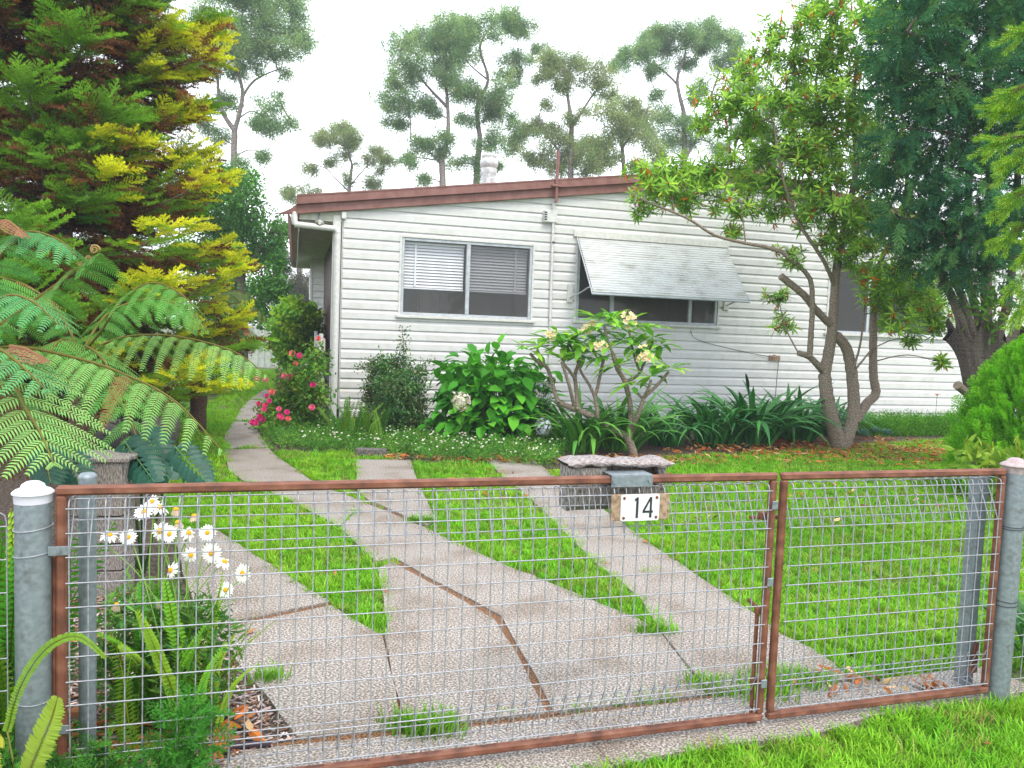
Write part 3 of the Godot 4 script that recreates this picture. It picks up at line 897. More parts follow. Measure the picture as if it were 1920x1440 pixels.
func build_awning(h: Node3D) -> void:
	var a := Vector3(0, 3.09, 0.07)
	var b := Vector3(0, 2.18, 0.84)
	var n := 300
	var ridges := 23.0
	var mb := MB.new()
	var up := (b - a).cross(Vector3.RIGHT).normalized() * -1.0
	if up.y < 0.0: up = -up
	var prev := Vector3.ZERO
	for i in n + 1:
		var t := float(i) / n
		var fr := fposmod(t * ridges, 1.0)
		var p := a.lerp(b, t) + up * (0.030 * fr / 0.8 if fr < 0.8 else 0.030 * (1.0 - fr) / 0.2)
		if i > 0:
			mb.quad(Vector3(3.72, p.y, p.z), Vector3(6.42, p.y, p.z), Vector3(6.42, prev.y, prev.z), Vector3(3.72, prev.y, prev.z), Color.WHITE)
		prev = p
	var aw := part("awning", mb.mesh(), M.awning, h)
	tag(aw, "corrugated grey white metal awning propped over the middle window", "")
	var fr := MB.new()
	fr.tube(PackedVector3Array([Vector3(3.70, 2.165, 0.85), Vector3(6.44, 2.165, 0.85)]), PackedFloat32Array([0.016, 0.016]), 8, Color.WHITE)
	for x: float in [3.712, 6.428]:
		fr.tube(PackedVector3Array([Vector3(x, 3.09, 0.06), Vector3(x, 2.165, 0.84)]), PackedFloat32Array([0.012, 0.012]), 6, Color.WHITE)
	part("awning_frame", fr.mesh(), M.alu, aw)
	var hd := MB.new()
	hd.bx(Vector3(5.07, 3.165, 0.04), Vector3(2.82, 0.115, 0.05), Color.WHITE, 0.006)
	part("awning_head_board", hd.mesh(), M.trim, aw)
	for x: float in [3.64, 6.50]:
		var br := MB.new()
		br.bx(Vector3(x, 2.20, 0.035), Vector3(0.10, 0.30, 0.035), Color.WHITE, 0.004)
		part("arm_bracket", br.mesh(), M.trim, aw)
		var ar := MB.new()
		var xx := 3.70 if x < 5 else 6.44
		ar.tube(smooth([Vector3(x, 2.13, 0.06), Vector3(lerpf(x, xx, 0.5), 2.2, 0.45), Vector3(xx, 2.27, 0.76), Vector3(xx, 2.17, 0.85)], 4), taper(13, 0.011, 0.011), 7, Color.WHITE)
		part("awning_arm", ar.mesh(), M.alu, aw)

func build_roof(h: Node3D, W: float, D: float) -> void:
	# roof sheets, two slopes
	for sd: float in [-1.0, 1.0]:
		var mb := MB.new()
		var xa := HALF + sd * (HALF + 0.66)
		var ya := 3.30 + SLOPE * (-0.66) + 0.10
		var yr := 3.30 + SLOPE * HALF + 0.10
		var p := PackedVector2Array([Vector2(xa, ya), Vector2(HALF, yr), Vector2(HALF, yr + 0.07), Vector2(xa, ya + 0.07)])
		mb.plate(p, -D - 0.2, 0.05, Color.WHITE)
		part("roof_slope", mb.mesh(), M.roof, h)
		# barge: capping above, board below, in lengths
		var cuts := [-0.66, 1.98, 4.85, HALF] if sd < 0 else [HALF, 9.6, 12.2, W + 0.66]
		for i in 3:
			var x0: float = cuts[i] + (0.003 if i > 0 else 0.0)
			var x1: float = cuts[i + 1]
			var f := func(x: float) -> float: return 3.49 + SLOPE * (x if x <= HALF else W - x)
			var cap := MB.new()
			cap.plate(PackedVector2Array([Vector2(x0, f.call(x0) - 0.125), Vector2(x1, f.call(x1) - 0.125), Vector2(x1, f.call(x1)), Vector2(x0, f.call(x0))]), 0.052, 0.15, Color.WHITE)
			cap.plate(PackedVector2Array([Vector2(x0, f.call(x0) - 0.012), Vector2(x1, f.call(x1) - 0.012), Vector2(x1, f.call(x1) + 0.01), Vector2(x0, f.call(x0) + 0.01)]), -0.05, 0.158, Color.WHITE)
			part("barge_cap", cap.mesh(), M.barge, h)
			var low := MB.new()
			var xs := x0
			var p2 := PackedVector2Array([Vector2(xs, f.call(xs) - 0.255), Vector2(x1, f.call(x1) - 0.255), Vector2(x1, f.call(x1) - 0.126), Vector2(xs, f.call(xs) - 0.126)])
			if sd < 0 and i == 0:
				p2 = PackedVector2Array([Vector2(-0.93, 3.115), Vector2(-0.7, 3.135), Vector2(x1, f.call(x1) - 0.255), Vector2(x1, f.call(x1) - 0.126), Vector2(-0.66, f.call(-0.66) - 0.126), Vector2(-0.73, 3.215), Vector2(-0.82, 3.165)])
			low.plate(p2, 0.03, 0.10, Color.WHITE)
			part("barge_board", low.mesh(), M.barge, h)
	# eaves gutter, fascia and soffit on the near side
	var gut := MB.new()
	gut.plate(PackedVector2Array([Vector2(-0.74, 3.06), Vector2(-0.63, 3.06), Vector2(-0.63, 3.19), Vector2(-0.645, 3.19), Vector2(-0.645, 3.075), Vector2(-0.73, 3.075), Vector2(-0.78, 3.17), Vector2(-0.79, 3.165)]), -D - 0.1, 0.03, Color.WHITE)
	part("gutter", gut.mesh(), M.barge, h)
	var sof := MB.new()
	sof.bx(Vector3(-0.315, 3.06, -D / 2 - 0.06), Vector3(0.61, 0.02, D), Color.WHITE)
	part("soffit", sof.mesh(), M.soffit, h)
	var ef := MB.new()
	ef.plate(PackedVector2Array([Vector2(-0.62, 3.072), Vector2(0.0, 3.072), Vector2(0.0, 3.27), Vector2(-0.62, 3.18)]), -0.03, 0.01, Color.WHITE)
	part("eave_end_board", ef.mesh(), M.soffit, h)
	# fascia clad in short boards along the side
	for i in 14:
		var fb := MB.new()
		fb.bx(Vector3(-0.622, 2.98, -0.1 - (i + 0.5) * 0.735), Vector3(0.016, 0.14, 0.715), Color.WHITE, 0.003)
		part("fascia_board", fb.mesh(), M.trim, h)
	# flue with cowl
	var fl := MB.new()
	fl.lathe(Vector3(2.75, 0, -2.2), PackedVector2Array([Vector2(0.135, 3.5), Vector2(0.135, 4.42), Vector2(0.15, 4.43), Vector2(0.15, 4.52), Vector2(0.135, 4.53)]), 20, Color.WHITE)
	var flue := part("flue", fl.mesh(), M.flue, h)
	var cw := MB.new()
	cw.lathe(Vector3(2.75, 0, -2.2), PackedVector2Array([Vector2(0.13, 4.53), Vector2(0.165, 4.58), Vector2(0.17, 4.66), Vector2(0.12, 4.72), Vector2(0.15, 4.74), Vector2(0.13, 4.78), Vector2(0.0, 4.80)]), 20, Color.WHITE)
	part("cowl", cw.mesh(), M.flue, flue)

func build_side(h: Node3D, W: float, D: float) -> void:
	# porch wall of dark panels, then a weatherboard bay
	var sw := MB.new()
	sw.bx(Vector3(0.05, 1.66, -D / 2), Vector3(0.08, 2.76, D - 0.3), Color.WHITE)
	part("side_wall", sw.mesh(), M.trim, h)
	for i in 7:
		var dp := MB.new()
		dp.bx(Vector3(-0.012, 1.80, -0.62 - i * 0.86), Vector3(0.04, 2.46, 0.835), Color.WHITE, 0.008)
		part("porch_panel", dp.mesh(), M.brown_door, h)
	for k in 18:
		var sb := MB.new()
		sb.box(Transform3D(Basis(Vector3.RIGHT, deg_to_rad(-9)), Vector3(-0.14, 0.42 + 0.15 * k, -6.69)), Vector3(0.28, 0.147, 0.03), Color.WHITE, 0.003)
		part("bay_board", sb.mesh(), M.siding, h)
	var bay := MB.new()
	bay.bx(Vector3(-0.14, 1.66, -8.6), Vector3(0.28, 2.76, 3.7), Color.WHITE)
	part("bay_wall", bay.mesh(), M.trim, h)
	var bp := MB.new()
	bp.bx(Vector3(-0.30, 1.66, -6.69), Vector3(0.05, 2.76, 0.06), Color.WHITE, 0.004)
	part("bay_corner", bp.mesh(), M.trim, h)
	# right and rear walls
	var rw := MB.new()
	rw.bx(Vector3(W - 0.05, 1.66, -D / 2), Vector3(0.1, 2.76, D - 0.3), Color.WHITE)
	rw.bx(Vector3(W / 2, 1.66, -D), Vector3(W, 2.76, 0.1), Color.WHITE)
	part("rear_wall", rw.mesh(), M.siding, h)
	# porch floor and rails
	var fl := MB.new()
	fl.bx(Vector3(-0.13, 0.33, -3.4), Vector3(0.30, 0.1, 6.4), Color.WHITE, 0.005)
	part("porch_floor", fl.mesh(), M.wood_grey, h)
	for r: Array in [[1.21, 0.23], [0.92, 0.14], [0.62, 0.19], [0.42, 0.12]]:
		var rb := MB.new()
		rb.bx(Vector3(-0.215, r[0], -3.35), Vector3(0.03, r[1], 6.3), Color.WHITE, 0.005)
		part("porch_rail", rb.mesh(), M.pipe, h)
	for z: float in [-0.25, -3.3, -6.45]:
		var po := MB.new()
		po.bx(Vector3(-0.26, 0.72, z), Vector3(0.06, 1.36, 0.09), Color.WHITE, 0.006)
		part("porch_post", po.mesh(), M.pipe, h)

func build_services(h: Node3D) -> void:
	# downpipe from the gutter round the corner
	var dp := MB.new()
	dp.tube(smooth([Vector3(-0.69, 3.16, 0.06), Vector3(-0.69, 3.06, 0.075), Vector3(-0.675, 2.985, 0.08)], 3), taper(7, 0.047, 0.047), 14, Color.WHITE)
	dp.tube(PackedVector3Array([Vector3(-0.69, 2.985, 0.08), Vector3(-0.11, 2.962, 0.08)]), PackedFloat32Array([0.046, 0.046]), 14, Color.WHITE)
	dp.tube(PackedVector3Array([Vector3(-0.13, 2.965, 0.08), Vector3(-0.085, 2.95, 0.08), Vector3(-0.07, 2.90, 0.08)]), PackedFloat32Array([0.05, 0.052, 0.05]), 14, Color.WHITE)
	dp.tube(PackedVector3Array([Vector3(-0.07, 2.90, 0.08), Vector3(-0.07, 0.02, 0.08)]), PackedFloat32Array([0.045, 0.045]), 14, Color.WHITE)
	dp.tube(PackedVector3Array([Vector3(-0.07, 2.86, 0.08), Vector3(-0.07, 2.80, 0.08)]), PackedFloat32Array([0.05, 0.05]), 14, Color.WHITE)
	part("downpipe", dp.mesh(), M.pipe, h)
	# small white box under the barge
	var wb := MB.new()
	wb.bx(Vector3(0.02, 3.17, 0.045), Vector3(0.07, 0.10, 0.07), Color.WHITE, 0.006)
	part("junction_box", wb.mesh(), M.pipe, h)
	# floodlight under the eave
	var fo := MB.new()
	fo.rod(Vector3(-0.33, 3.20, 0.03), Vector3(-0.33, 3.06, 0.06), 0.012)
	fo.tube(PackedVector3Array([Vector3(-0.33, 3.02, 0.03), Vector3(-0.33, 3.02, 0.06), Vector3(-0.33, 3.02, 0.11), Vector3(-0.33, 3.02, 0.115)]), PackedFloat32Array([0.03, 0.055, 0.068, 0.066]), 16, Color.WHITE)
	var fo_node := part("floodlight", fo.mesh(), M.galv, h)
	var le := MB.new()
	le.tube(PackedVector3Array([Vector3(-0.33, 3.02, 0.112), Vector3(-0.33, 3.02, 0.120), Vector3(-0.33, 3.02, 0.126)]), PackedFloat32Array([0.056, 0.05, 0.02]), 16, Color.WHITE)
	part("lens", le.mesh(), M.white_in, fo_node)
	# service mast: brown top through the barge, white conduit below
	var ms := MB.new()
	ms.rod(Vector3(3.285, 3.60, 0.19), Vector3(3.285, 4.40, 0.19), 0.026, 12)
	ms.bx(Vector3(3.285, 3.86, 0.19), Vector3(0.16, 0.035, 0.07), Color.WHITE, 0.005)
	part("service_mast", ms.mesh(), M.barge, h)
	var cd := MB.new()
	cd.rod(Vector3(3.285, 3.64, 0.075), Vector3(3.31, 1.75, 0.062), 0.024, 12)
	cd.rod(Vector3(3.31, 1.75, 0.062), Vector3(3.33, 0.9, 0.062), 0.017, 12)
	cd.rod(Vector3(3.285, 3.64, 0.075), Vector3(3.285, 3.64, 0.19), 0.024, 12)
	part("conduit", cd.mesh(), M.pipe, h)
	var bd := MB.new()
	bd.rod(Vector3(3.297, 3.005, 0.070), Vector3(3.2975, 2.97, 0.070), 0.027, 12)
	part("conduit_band", bd.mesh(), M.ink, h)
	var vb := MB.new()
	vb.bx(Vector3(3.235, 3.395, 0.06), Vector3(0.22, 0.19, 0.10), Color.WHITE, 0.008)
	var vent := part("vent_box", vb.mesh(), M.pipe, h)
	for i in 4:
		var gr := MB.new()
		gr.bx(Vector3(3.15, 3.34 + i * 0.037, 0.1125), Vector3(0.045, 0.02, 0.006), Color.WHITE)
		part("grille_slot", gr.mesh(), M.ink, vent)
	# tap board with a cable
	var tb := MB.new()
	tb.bx(Vector3(7.52, 1.25, 0.035), Vector3(0.22, 0.09, 0.03), Color.WHITE, 0.004)
	var tbn := part("tap_board", tb.mesh(), M.wood_tan, h)
	var tp := MB.new()
	tp.rod(Vector3(7.47, 1.26, 0.05), Vector3(7.47, 1.25, 0.13), 0.014)
	tp.rod(Vector3(7.47, 1.25, 0.125), Vector3(7.47, 1.20, 0.135), 0.012)
	tp.rod(Vector3(7.44, 1.30, 0.10), Vector3(7.50, 1.30, 0.10), 0.009)
	part("tap", tp.mesh(), M.wood_tan, tbn)
	var ca := MB.new()
	ca.tube(smooth([Vector3(7.60, 1.25, 0.05), Vector3(7.61, 1.1, 0.03), Vector3(7.60, 0.9, 0.03), Vector3(7.59, 0.3, 0.03)], 4), taper(13, 0.005, 0.005), 5, Color.WHITE)
	ca.tube(smooth([Vector3(7.42, 1.27, 0.05), Vector3(6.8, 1.36, 0.03), Vector3(6.0, 1.52, 0.03), Vector3(5.85, 1.68, 0.03)], 4), taper(13, 0.005, 0.005), 5, Color.WHITE)
	part("cable", ca.mesh(), M.ink, h)
	# roof aerial behind the ridge
	var an := thing("roof_aerial", "thin grey aerial mast standing on the roof ridge behind the leafy tree", "aerial", HOUSE_AT, HOUSE_TURN)
	var am := MB.new()
	am.rod(Vector3(6.75, 4.3, -0.6), Vector3(6.80, 5.95, -0.6), 0.02, 8)
	part("mast", am.mesh(), M.galv, an)
	for i in 4:
		var el := MB.new()
		el.rod(Vector3(6.45 + 0.05 * i, 5.9 - 0.14 * i, -0.75), Vector3(7.15 - 0.05 * i, 5.9 - 0.14 * i, -0.45), 0.009, 6)
		part("element", el.mesh(), M.galv, an)

	# timber steps beside the porch
	var st := thing("garden_steps", "weathered timber steps beside the porch among the roses", "steps", HOUSE_AT, HOUSE_TURN)
	for i in 3:
		var tr := MB.new()
		tr.bx(Vector3(-0.72, 0.17 + 0.17 * i, -4.6 - 0.27 * i), Vector3(0.62, 0.045, 0.30), Color.WHITE, 0.006)
		part("tread", tr.mesh(), M.wood_tan, st)
		var ri := MB.new()
		ri.bx(Vector3(-0.72, 0.073 + 0.17 * i, -4.62 - 0.27 * i), Vector3(0.58, 0.147, 0.03), Color.WHITE, 0.004)
		part("riser", ri.mesh(), M.wood_tan, st)
	# back fence of ribbed steel sheets
	var fe := thing("steel_fence", "pale grey ribbed steel fence at the end of the side path", "fence", Vector3(-9.6, 0, -24.6), 6.0)
	for i in 26:
		var pn := MB.new()
		var x := i * 0.2
		pn.bx(Vector3(x, 0.70, 0), Vector3(0.13, 1.26, 0.02), Color.WHITE, 0.004)
		pn.bx(Vector3(x + 0.1, 0.70, -0.025), Vector3(0.066, 1.26, 0.02), Color.WHITE, 0.004)
		part("fence_sheet", pn.mesh(), M.fence, fe)
	var ra := MB.new()
	ra.bx(Vector3(2.5, 1.35, -0.01), Vector3(5.3, 0.05, 0.06), Color.WHITE, 0.006)
	part("top_rail", ra.mesh(), M.fence, fe)
	# clothes post far behind
	var cl := thing("clothes_line_post", "pale clothes line post with cross arm far behind beside the house", "post", Vector3(-6.75, 0, -23.0), 20.0)
	var cm := MB.new()
	cm.rod(Vector3(0, 0, 0), Vector3(0, 3.0, 0), 0.045, 10)
	part("pole", cm.mesh(), M.flue, cl)
	for y: float in [2.0, 2.12]:
		var cr := MB.new()
		cr.rod(Vector3(-0.75, y, 0), Vector3(0.75, y - 0.02, 0), 0.02, 8)
		part("cross_arm", cr.mesh(), M.flue, cl)

# ------------------------------------------------------------------ gates, posts, letterbox, side fences
func frame_tube(mb: MB, a: Vector3, b: Vector3, r: float) -> void:
	mb.tube(PackedVector3Array([a, b]), PackedFloat32Array([r, r]), 12, Color.WHITE)

func gate_leaf(x0: float, x1: float, label: String) -> Node3D:
	var g := thing("mesh_gate", label, "gate", GATE_AT, GATE_TURN, "two leaves of the mesh gate")
	var y0 := 0.064; var y1 := 1.034; var r := 0.0148
	var top := MB.new()
	top.bx(Vector3((x0 + x1) / 2, y1, 0), Vector3(x1 - x0, 2 * r, 2 * r), Color.WHITE, 0.007)
	part("top_rail", top.mesh(), M.rust, g)
	var bot := MB.new()
	bot.bx(Vector3((x0 + x1) / 2, y0, 0), Vector3(x1 - x0, 2 * r, 2 * r), Color.WHITE, 0.007)
	part("bottom_rail", bot.mesh(), M.rust, g)
	for x: float in [x0 + r, x1 - r]:
		var s := MB.new()
		s.bx(Vector3(x, (y0 + y1) / 2, 0), Vector3(2 * r - 0.001, y1 - y0 - 2 * r, 2 * r - 0.002), Color.WHITE, 0.006)
		part("stile", s.mesh(), M.rust, g)
	# roll-top mesh: each vertical wire is bent back at head and foot and returns to the sheet
	var z := 0.024
	var vp := [Vector3(0, 0.83, z - 0.004), Vector3(0, 0.90, z - 0.032), Vector3(0, 0.995, z - 0.078), Vector3(0, 1.006, z - 0.07), Vector3(0, 1.008, z - 0.02), Vector3(0, 1.002, z - 0.006), Vector3(0, 0.985, z), Vector3(0, 0.115, z), Vector3(0, 0.098, z - 0.006), Vector3(0, 0.092, z - 0.02), Vector3(0, 0.094, z - 0.07), Vector3(0, 0.105, z - 0.078), Vector3(0, 0.19, z - 0.032), Vector3(0, 0.25, z - 0.004)]
	var wv := MB.new()
	wv.tube(PackedVector3Array(vp), taper(vp.size(), 0.0022, 0.0022), 6, Color.WHITE)
	var wm := wv.mesh()
	var xs := x0 + 2 * r + 0.012
	var n := int(round((x1 - r * 2 - 0.012 - xs) / 0.05))
	for i in n + 1:
		var x := lerpf(xs, x1 - r * 2 - 0.012, float(i) / n)
		part("vertical_wire", wm, M.wire, g, Transform3D(Basis(Vector3.BACK, rf(-0.004, 0.004)) * Basis(Vector3.RIGHT, rf(-0.004, 0.004)), Vector3(x + rf(-0.0025, 0.0025), rf(-0.002, 0.002), rf(-0.002, 0.002))))
	var hw := MB.new()
	hw.tube(PackedVector3Array([Vector3(x0 + r * 2 + 0.002, 0, 0), Vector3(x1 - r * 2 - 0.002, 0, 0)]), PackedFloat32Array([0.0022, 0.0022]), 6, Color.WHITE)
	var hm := hw.mesh()
	var rows := [[0.985, z + 0.004], [0.91, z + 0.004], [0.935, z - 0.058], [0.862, z - 0.022], [0.996, z - 0.083], [0.108, z + 0.004], [0.165, z - 0.05], [0.103, z - 0.083], [0.228, z - 0.018], [0.215, z + 0.004]]
	for k in 8:
		rows.append([0.835 - 0.0765 * k, z + 0.004])
	for q: Array in rows:
		part("horizontal_wire", hm, M.wire, g, Transform3D(Basis(Vector3.BACK, rf(-0.0012, 0.0012)), Vector3(0, q[0] + rf(-0.002, 0.002), q[1])))
	return g

func build_gates() -> void:
	var g := gate_leaf(0.0, 2.505, "wide left leaf of the rusty framed mesh gate carrying the number plate")
	# hinge strap, latch and drop bolt on the meeting stile
	for y: float in [0.855, 0.30]:
		var hs := MB.new()
		hs.bx(Vector3(0.012, y, 0.019), Vector3(0.06, 0.028, 0.004), Color.WHITE, 0.001)
		hs.rod(Vector3(0.012, y, 0.02), Vector3(0.012, y, 0.028), 0.006)
		part("hinge_strap", hs.mesh(), M.galv, g)
	var la := MB.new()
	la.rod(Vector3(2.42, 0.865, -0.035), Vector3(2.545, 0.862, -0.035), 0.008)
	la.bx(Vector3(2.475, 0.872, -0.03), Vector3(0.03, 0.03, 0.03), Color.WHITE, 0.004)
	part("latch", la.mesh(), M.rust, g)
	var db := MB.new()
	db.rod(Vector3(2.476, 0.50, -0.03), Vector3(2.476, 0.026, -0.03), 0.008)
	db.rod(Vector3(2.476, 0.50, -0.03), Vector3(2.44, 0.53, -0.045), 0.008)
	for y: float in [0.49, 0.20]:
		db.bx(Vector3(2.476, y, -0.026), Vector3(0.026, 0.03, 0.022), Color.WHITE, 0.003)
	db.bx(Vector3(2.476, 0.03, -0.03), Vector3(0.04, 0.008, 0.02), Color.WHITE, 0.002)
	part("drop_bolt", db.mesh(), M.rust, g)
	for y: float in [0.925, 0.62, 0.21]:
		var cl := MB.new()
		cl.bx(Vector3(2.488, y, 0.026), Vector3(0.026, 0.035, 0.008), Color.WHITE, 0.003)
		part("wire_clip", cl.mesh(), M.galv, g)
	gate_leaf(2.526, 3.655, "narrow right leaf of the rusty framed mesh gate with lawn behind")

	# posts
	var pl := thing("gate_post", "thick galvanised pipe post with a white domed cap left of the gate", "post", GATE_AT, GATE_TURN, "galvanised pipe gate posts")
	var pm := MB.new()
	pm.lathe(Vector3(-0.062, 0, -0.005), PackedVector2Array([Vector2(0.0, -0.2), Vector2(0.049, -0.2), Vector2(0.049, 1.02), Vector2(0.0, 1.02)]), 28, Color.WHITE)
	part("pipe", pm.mesh(), M.galv, pl)
	var pc := MB.new()
	pc.lathe(Vector3(-0.062, 0, -0.005), PackedVector2Array([Vector2(0.050, 1.0), Vector2(0.051, 1.024), Vector2(0.056, 1.026), Vector2(0.056, 1.031), Vector2(0.048, 1.038), Vector2(0.034, 1.044), Vector2(0.030, 1.054), Vector2(0.018, 1.062), Vector2(0.0, 1.065)]), 28, Color.WHITE)
	part("cap", pc.mesh(), M.cap, pl)
	for y: float in [0.925, 0.845, 0.40]:
		var ww := MB.new()
		var ring := PackedVector3Array()
		for i in 33:
			ring.append(Vector3(-0.062 + 0.051 * cos(TAU * i / 32.0), y + 0.006 * sin(TAU * i / 32.0 + y * 9.0), -0.005 + 0.051 * sin(TAU * i / 32.0)))
		ww.tube(ring, taper(33, 0.0018, 0.0018), 5, Color.WHITE, false)
		part("tie_wire", ww.mesh(), M.wire, pl)
	var hg := MB.new()
	hg.rod(Vector3(-0.008, 0.83, -0.012), Vector3(-0.008, 0.12, -0.012), 0.006)
	part("hinge_rod", hg.mesh(), M.rust, pl)

	var pr := thing("gate_post", "galvanised pipe post with a dull pinkish cap right of the gate", "post", GATE_AT, GATE_TURN, "galvanised pipe gate posts")
	var rm := MB.new()
	rm.lathe(Vector3(3.712, 0, 0), PackedVector2Array([Vector2(0.0, -0.2), Vector2(0.049, -0.2), Vector2(0.049, 1.06), Vector2(0.0, 1.06)]), 28, Color.WHITE)
	part("pipe", rm.mesh(), M.galv, pr)
	var rc := MB.new()
	rc.lathe(Vector3(3.712, 0, 0), PackedVector2Array([Vector2(0.050, 1.03), Vector2(0.052, 1.056), Vector2(0.060, 1.058), Vector2(0.060, 1.064), Vector2(0.050, 1.072), Vector2(0.036, 1.078), Vector2(0.030, 1.088), Vector2(0.016, 1.095), Vector2(0.0, 1.097)]), 28, Color.WHITE)
	part("cap", rc.mesh(), M.cap_rust, pr)
	for y: float in [0.80, 0.79, 0.47, 0.45]:
		var ww := MB.new()
		var ring := PackedVector3Array()
		for i in 33:
			ring.append(Vector3(3.712 + 0.051 * cos(TAU * i / 32.0), y + 0.005 * sin(TAU * i / 32.0 + y * 19.0), 0.051 * sin(TAU * i / 32.0)))
		ww.tube(ring, taper(33, 0.0016, 0.0016), 5, Color.WHITE, false)
		part("tie_wire", ww.mesh(), M.ink, pr)

	var pi := thing("stay_post", "slim grey pipe stay standing just behind the hinge side of the gate", "post", GATE_AT, GATE_TURN)
	var im := MB.new()
	im.lathe(Vector3(0.055, 0, -0.14), PackedVector2Array([Vector2(0.026, -0.1), Vector2(0.026, 1.045), Vector2(0.028, 1.05), Vector2(0.02, 1.06), Vector2(0.0, 1.062)]), 18, Color.WHITE)
	part("pipe", im.mesh(), M.galv, pi)
	var ps := thing("stop_post", "flat grey steel stop post behind the right gate leaf", "post", GATE_AT, GATE_TURN)
	var sm2 := MB.new()
	sm2.bx(Vector3(3.655, 0.49, -0.10), Vector3(0.05, 1.02, 0.012), Color.WHITE, 0.003)
	sm2.bx(Vector3(3.634, 0.49, -0.13), Vector3(0.008, 1.02, 0.05), Color.WHITE, 0.002)
	part("channel", sm2.mesh(), M.galv, ps)
	var ag := MB.new()
	ag.plate(PackedVector2Array([Vector2(3.64, 0.10), Vector2(3.68, 0.10), Vector2(3.68, 0.24), Vector2(3.665, 0.24)]), -0.088, -0.078, Color.WHITE)
	part("gusset", ag.mesh(), M.rust, ps)

	# letterbox hung on the back of the gate
	var lb := thing("letterbox", "weathered grey timber letterbox with a rough bark slab lid behind the gate", "letterbox", GATE_AT, GATE_TURN)
	var zc := -0.115
	var fm := MB.new()
	fm.bx(Vector3(1.862, 0.956, -0.075), Vector3(0.395, 0.075, 0.018), Color.WHITE, 0.003)
	part("front_board", fm.mesh(), M.wood_grey, lb)
	var fm2 := MB.new()
	fm2.bx(Vector3(1.74, 1.03, -0.075), Vector3(0.15, 0.07, 0.018), Color.WHITE, 0.003)
	fm2.bx(Vector3(2.045, 1.03, -0.075), Vector3(0.03, 0.07, 0.018), Color.WHITE, 0.003)
	part("slot_cheek", fm2.mesh(), M.wood_grey, lb)
	for x: float in [1.674, 2.052]:
		var sb := MB.new()
		sb.bx(Vector3(x, 0.985, zc - 0.006), Vector3(0.018, 0.17, 0.062), Color.WHITE, 0.003)
		part("side_board", sb.mesh(), M.wood_grey, lb)
	var bb := MB.new()
	bb.bx(Vector3(1.863, 0.91, zc - 0.006), Vector3(0.358, 0.016, 0.062), Color.WHITE, 0.002)
	part("base_board", bb.mesh(), M.wood_grey, lb)
	var kb := MB.new()
	kb.bx(Vector3(1.863, 0.985, -0.162), Vector3(0.395, 0.17, 0.018), Color.WHITE, 0.003)
	part("back_board", kb.mesh(), M.wood_grey, lb)
	# lid: an uneven slab
	var li := MB.new()
	var nx := 22
	var ring_n := 12
	var k0 := 0
	for i in nx + 1:
		var t := float(i) / nx
		var x := lerpf(1.652, 2.086, t)
		var th := 0.017 * (1.0 + 0.2 * sin(t * 9.0) + 0.2 * sin(t * 23.0)) * minf(1.0, minf(t * 9.0 + 0.35, (1.0 - t) * 7.0 + 0.3))
		var dz := 0.066 * (1.0 + 0.06 * sin(t * 14.0 + 1.0))
		for j in ring_n:
			var a := TAU * j / ring_n
			var p := Vector3(x, 1.080 + 0.004 * sin(t * 6.0) + signf(sin(a)) * pow(absf(sin(a)), 0.5) * th * (0.8 + 0.3 * sin(t * 31.0 + a * 3.0)), -0.112 + cos(a) * dz)
			li.v.append(p); li.c.append(Color.WHITE); li.n.append(Vector3(0, sin(a) / 0.022, cos(a) / 0.066).normalized())
	for i in nx:
		for j in ring_n:
			var a := i * ring_n + j
			var b := i * ring_n + (j + 1) % ring_n
			li.ix.append_array(PackedInt32Array([a, b, a + ring_n, b, b + ring_n, a + ring_n]))
	for e in 2:
		for j in range(1, ring_n - 1):
			var o := e * nx * ring_n
			if e == 0:
				li.ix.append_array(PackedInt32Array([o, o + j + 1, o + j]))
			else:
				li.ix.append_array(PackedInt32Array([o, o + j, o + j + 1]))
	part("bark_lid", li.mesh(), M.bark_slab, lb)
	var bk := MB.new()
	bk.bx(Vector3(1.878, 1.030, 0.020), Vector3(0.165, 0.042, 0.004), Color.WHITE, 0.001)
	bk.bx(Vector3(1.878, 1.0525, -0.025), Vector3(0.165, 0.004, 0.09), Color.WHITE, 0.001)
	for x: float in [1.806, 1.948]:
		bk.rod(Vector3(x, 1.032, 0.021), Vector3(x, 1.032, 0.028), 0.008, 10)
	part("hanging_bracket", bk.mesh(), M.galv, lb)

	# number plate on a backing board
	var sg := thing("house_number_sign", "white plate with black number 14 screwed to a tan board on the gate", "sign", GATE_AT, GATE_TURN)
	var bk2 := MB.new()
	bk2.bx(Vector3(1.907, 0.938, 0.036), Vector3(0.232, 0.096, 0.010), Color.WHITE, 0.002)
	part("backing_board", bk2.mesh(), M.wood_tan, sg)
	var pt := MB.new()
	var rr := PackedVector2Array()
	for q: Array in [[1.972, 0.979, 0.0], [1.834, 0.979, 0.5], [1.834, 0.897, 1.0], [1.972, 0.897, 1.5]]:
		for i in 5:
			var a: float = PI * (q[2] + 0.5 * i / 4.0)
			rr.append(Vector2(q[0] + 0.008 * cos(a), q[1] + 0.008 * sin(a)))
	pt.plate(rr, 0.041, 0.045, Color.WHITE)
	part("plate", pt.mesh(), M.plate_white, sg)
	for q: Array in [[1.838, 0.974], [1.968, 0.974], [1.838, 0.901], [1.968, 0.901]]:
		var sc := MB.new()
		sc.tube(PackedVector3Array([Vector3(q[0], q[1], 0.044), Vector3(q[0], q[1], 0.047), Vector3(q[0], q[1], 0.048)]), PackedFloat32Array([0.0055, 0.0055, 0.003]), 10, Color.WHITE)
		part("screw", sc.mesh(), M.screw, sg)
	var one := MB.new()
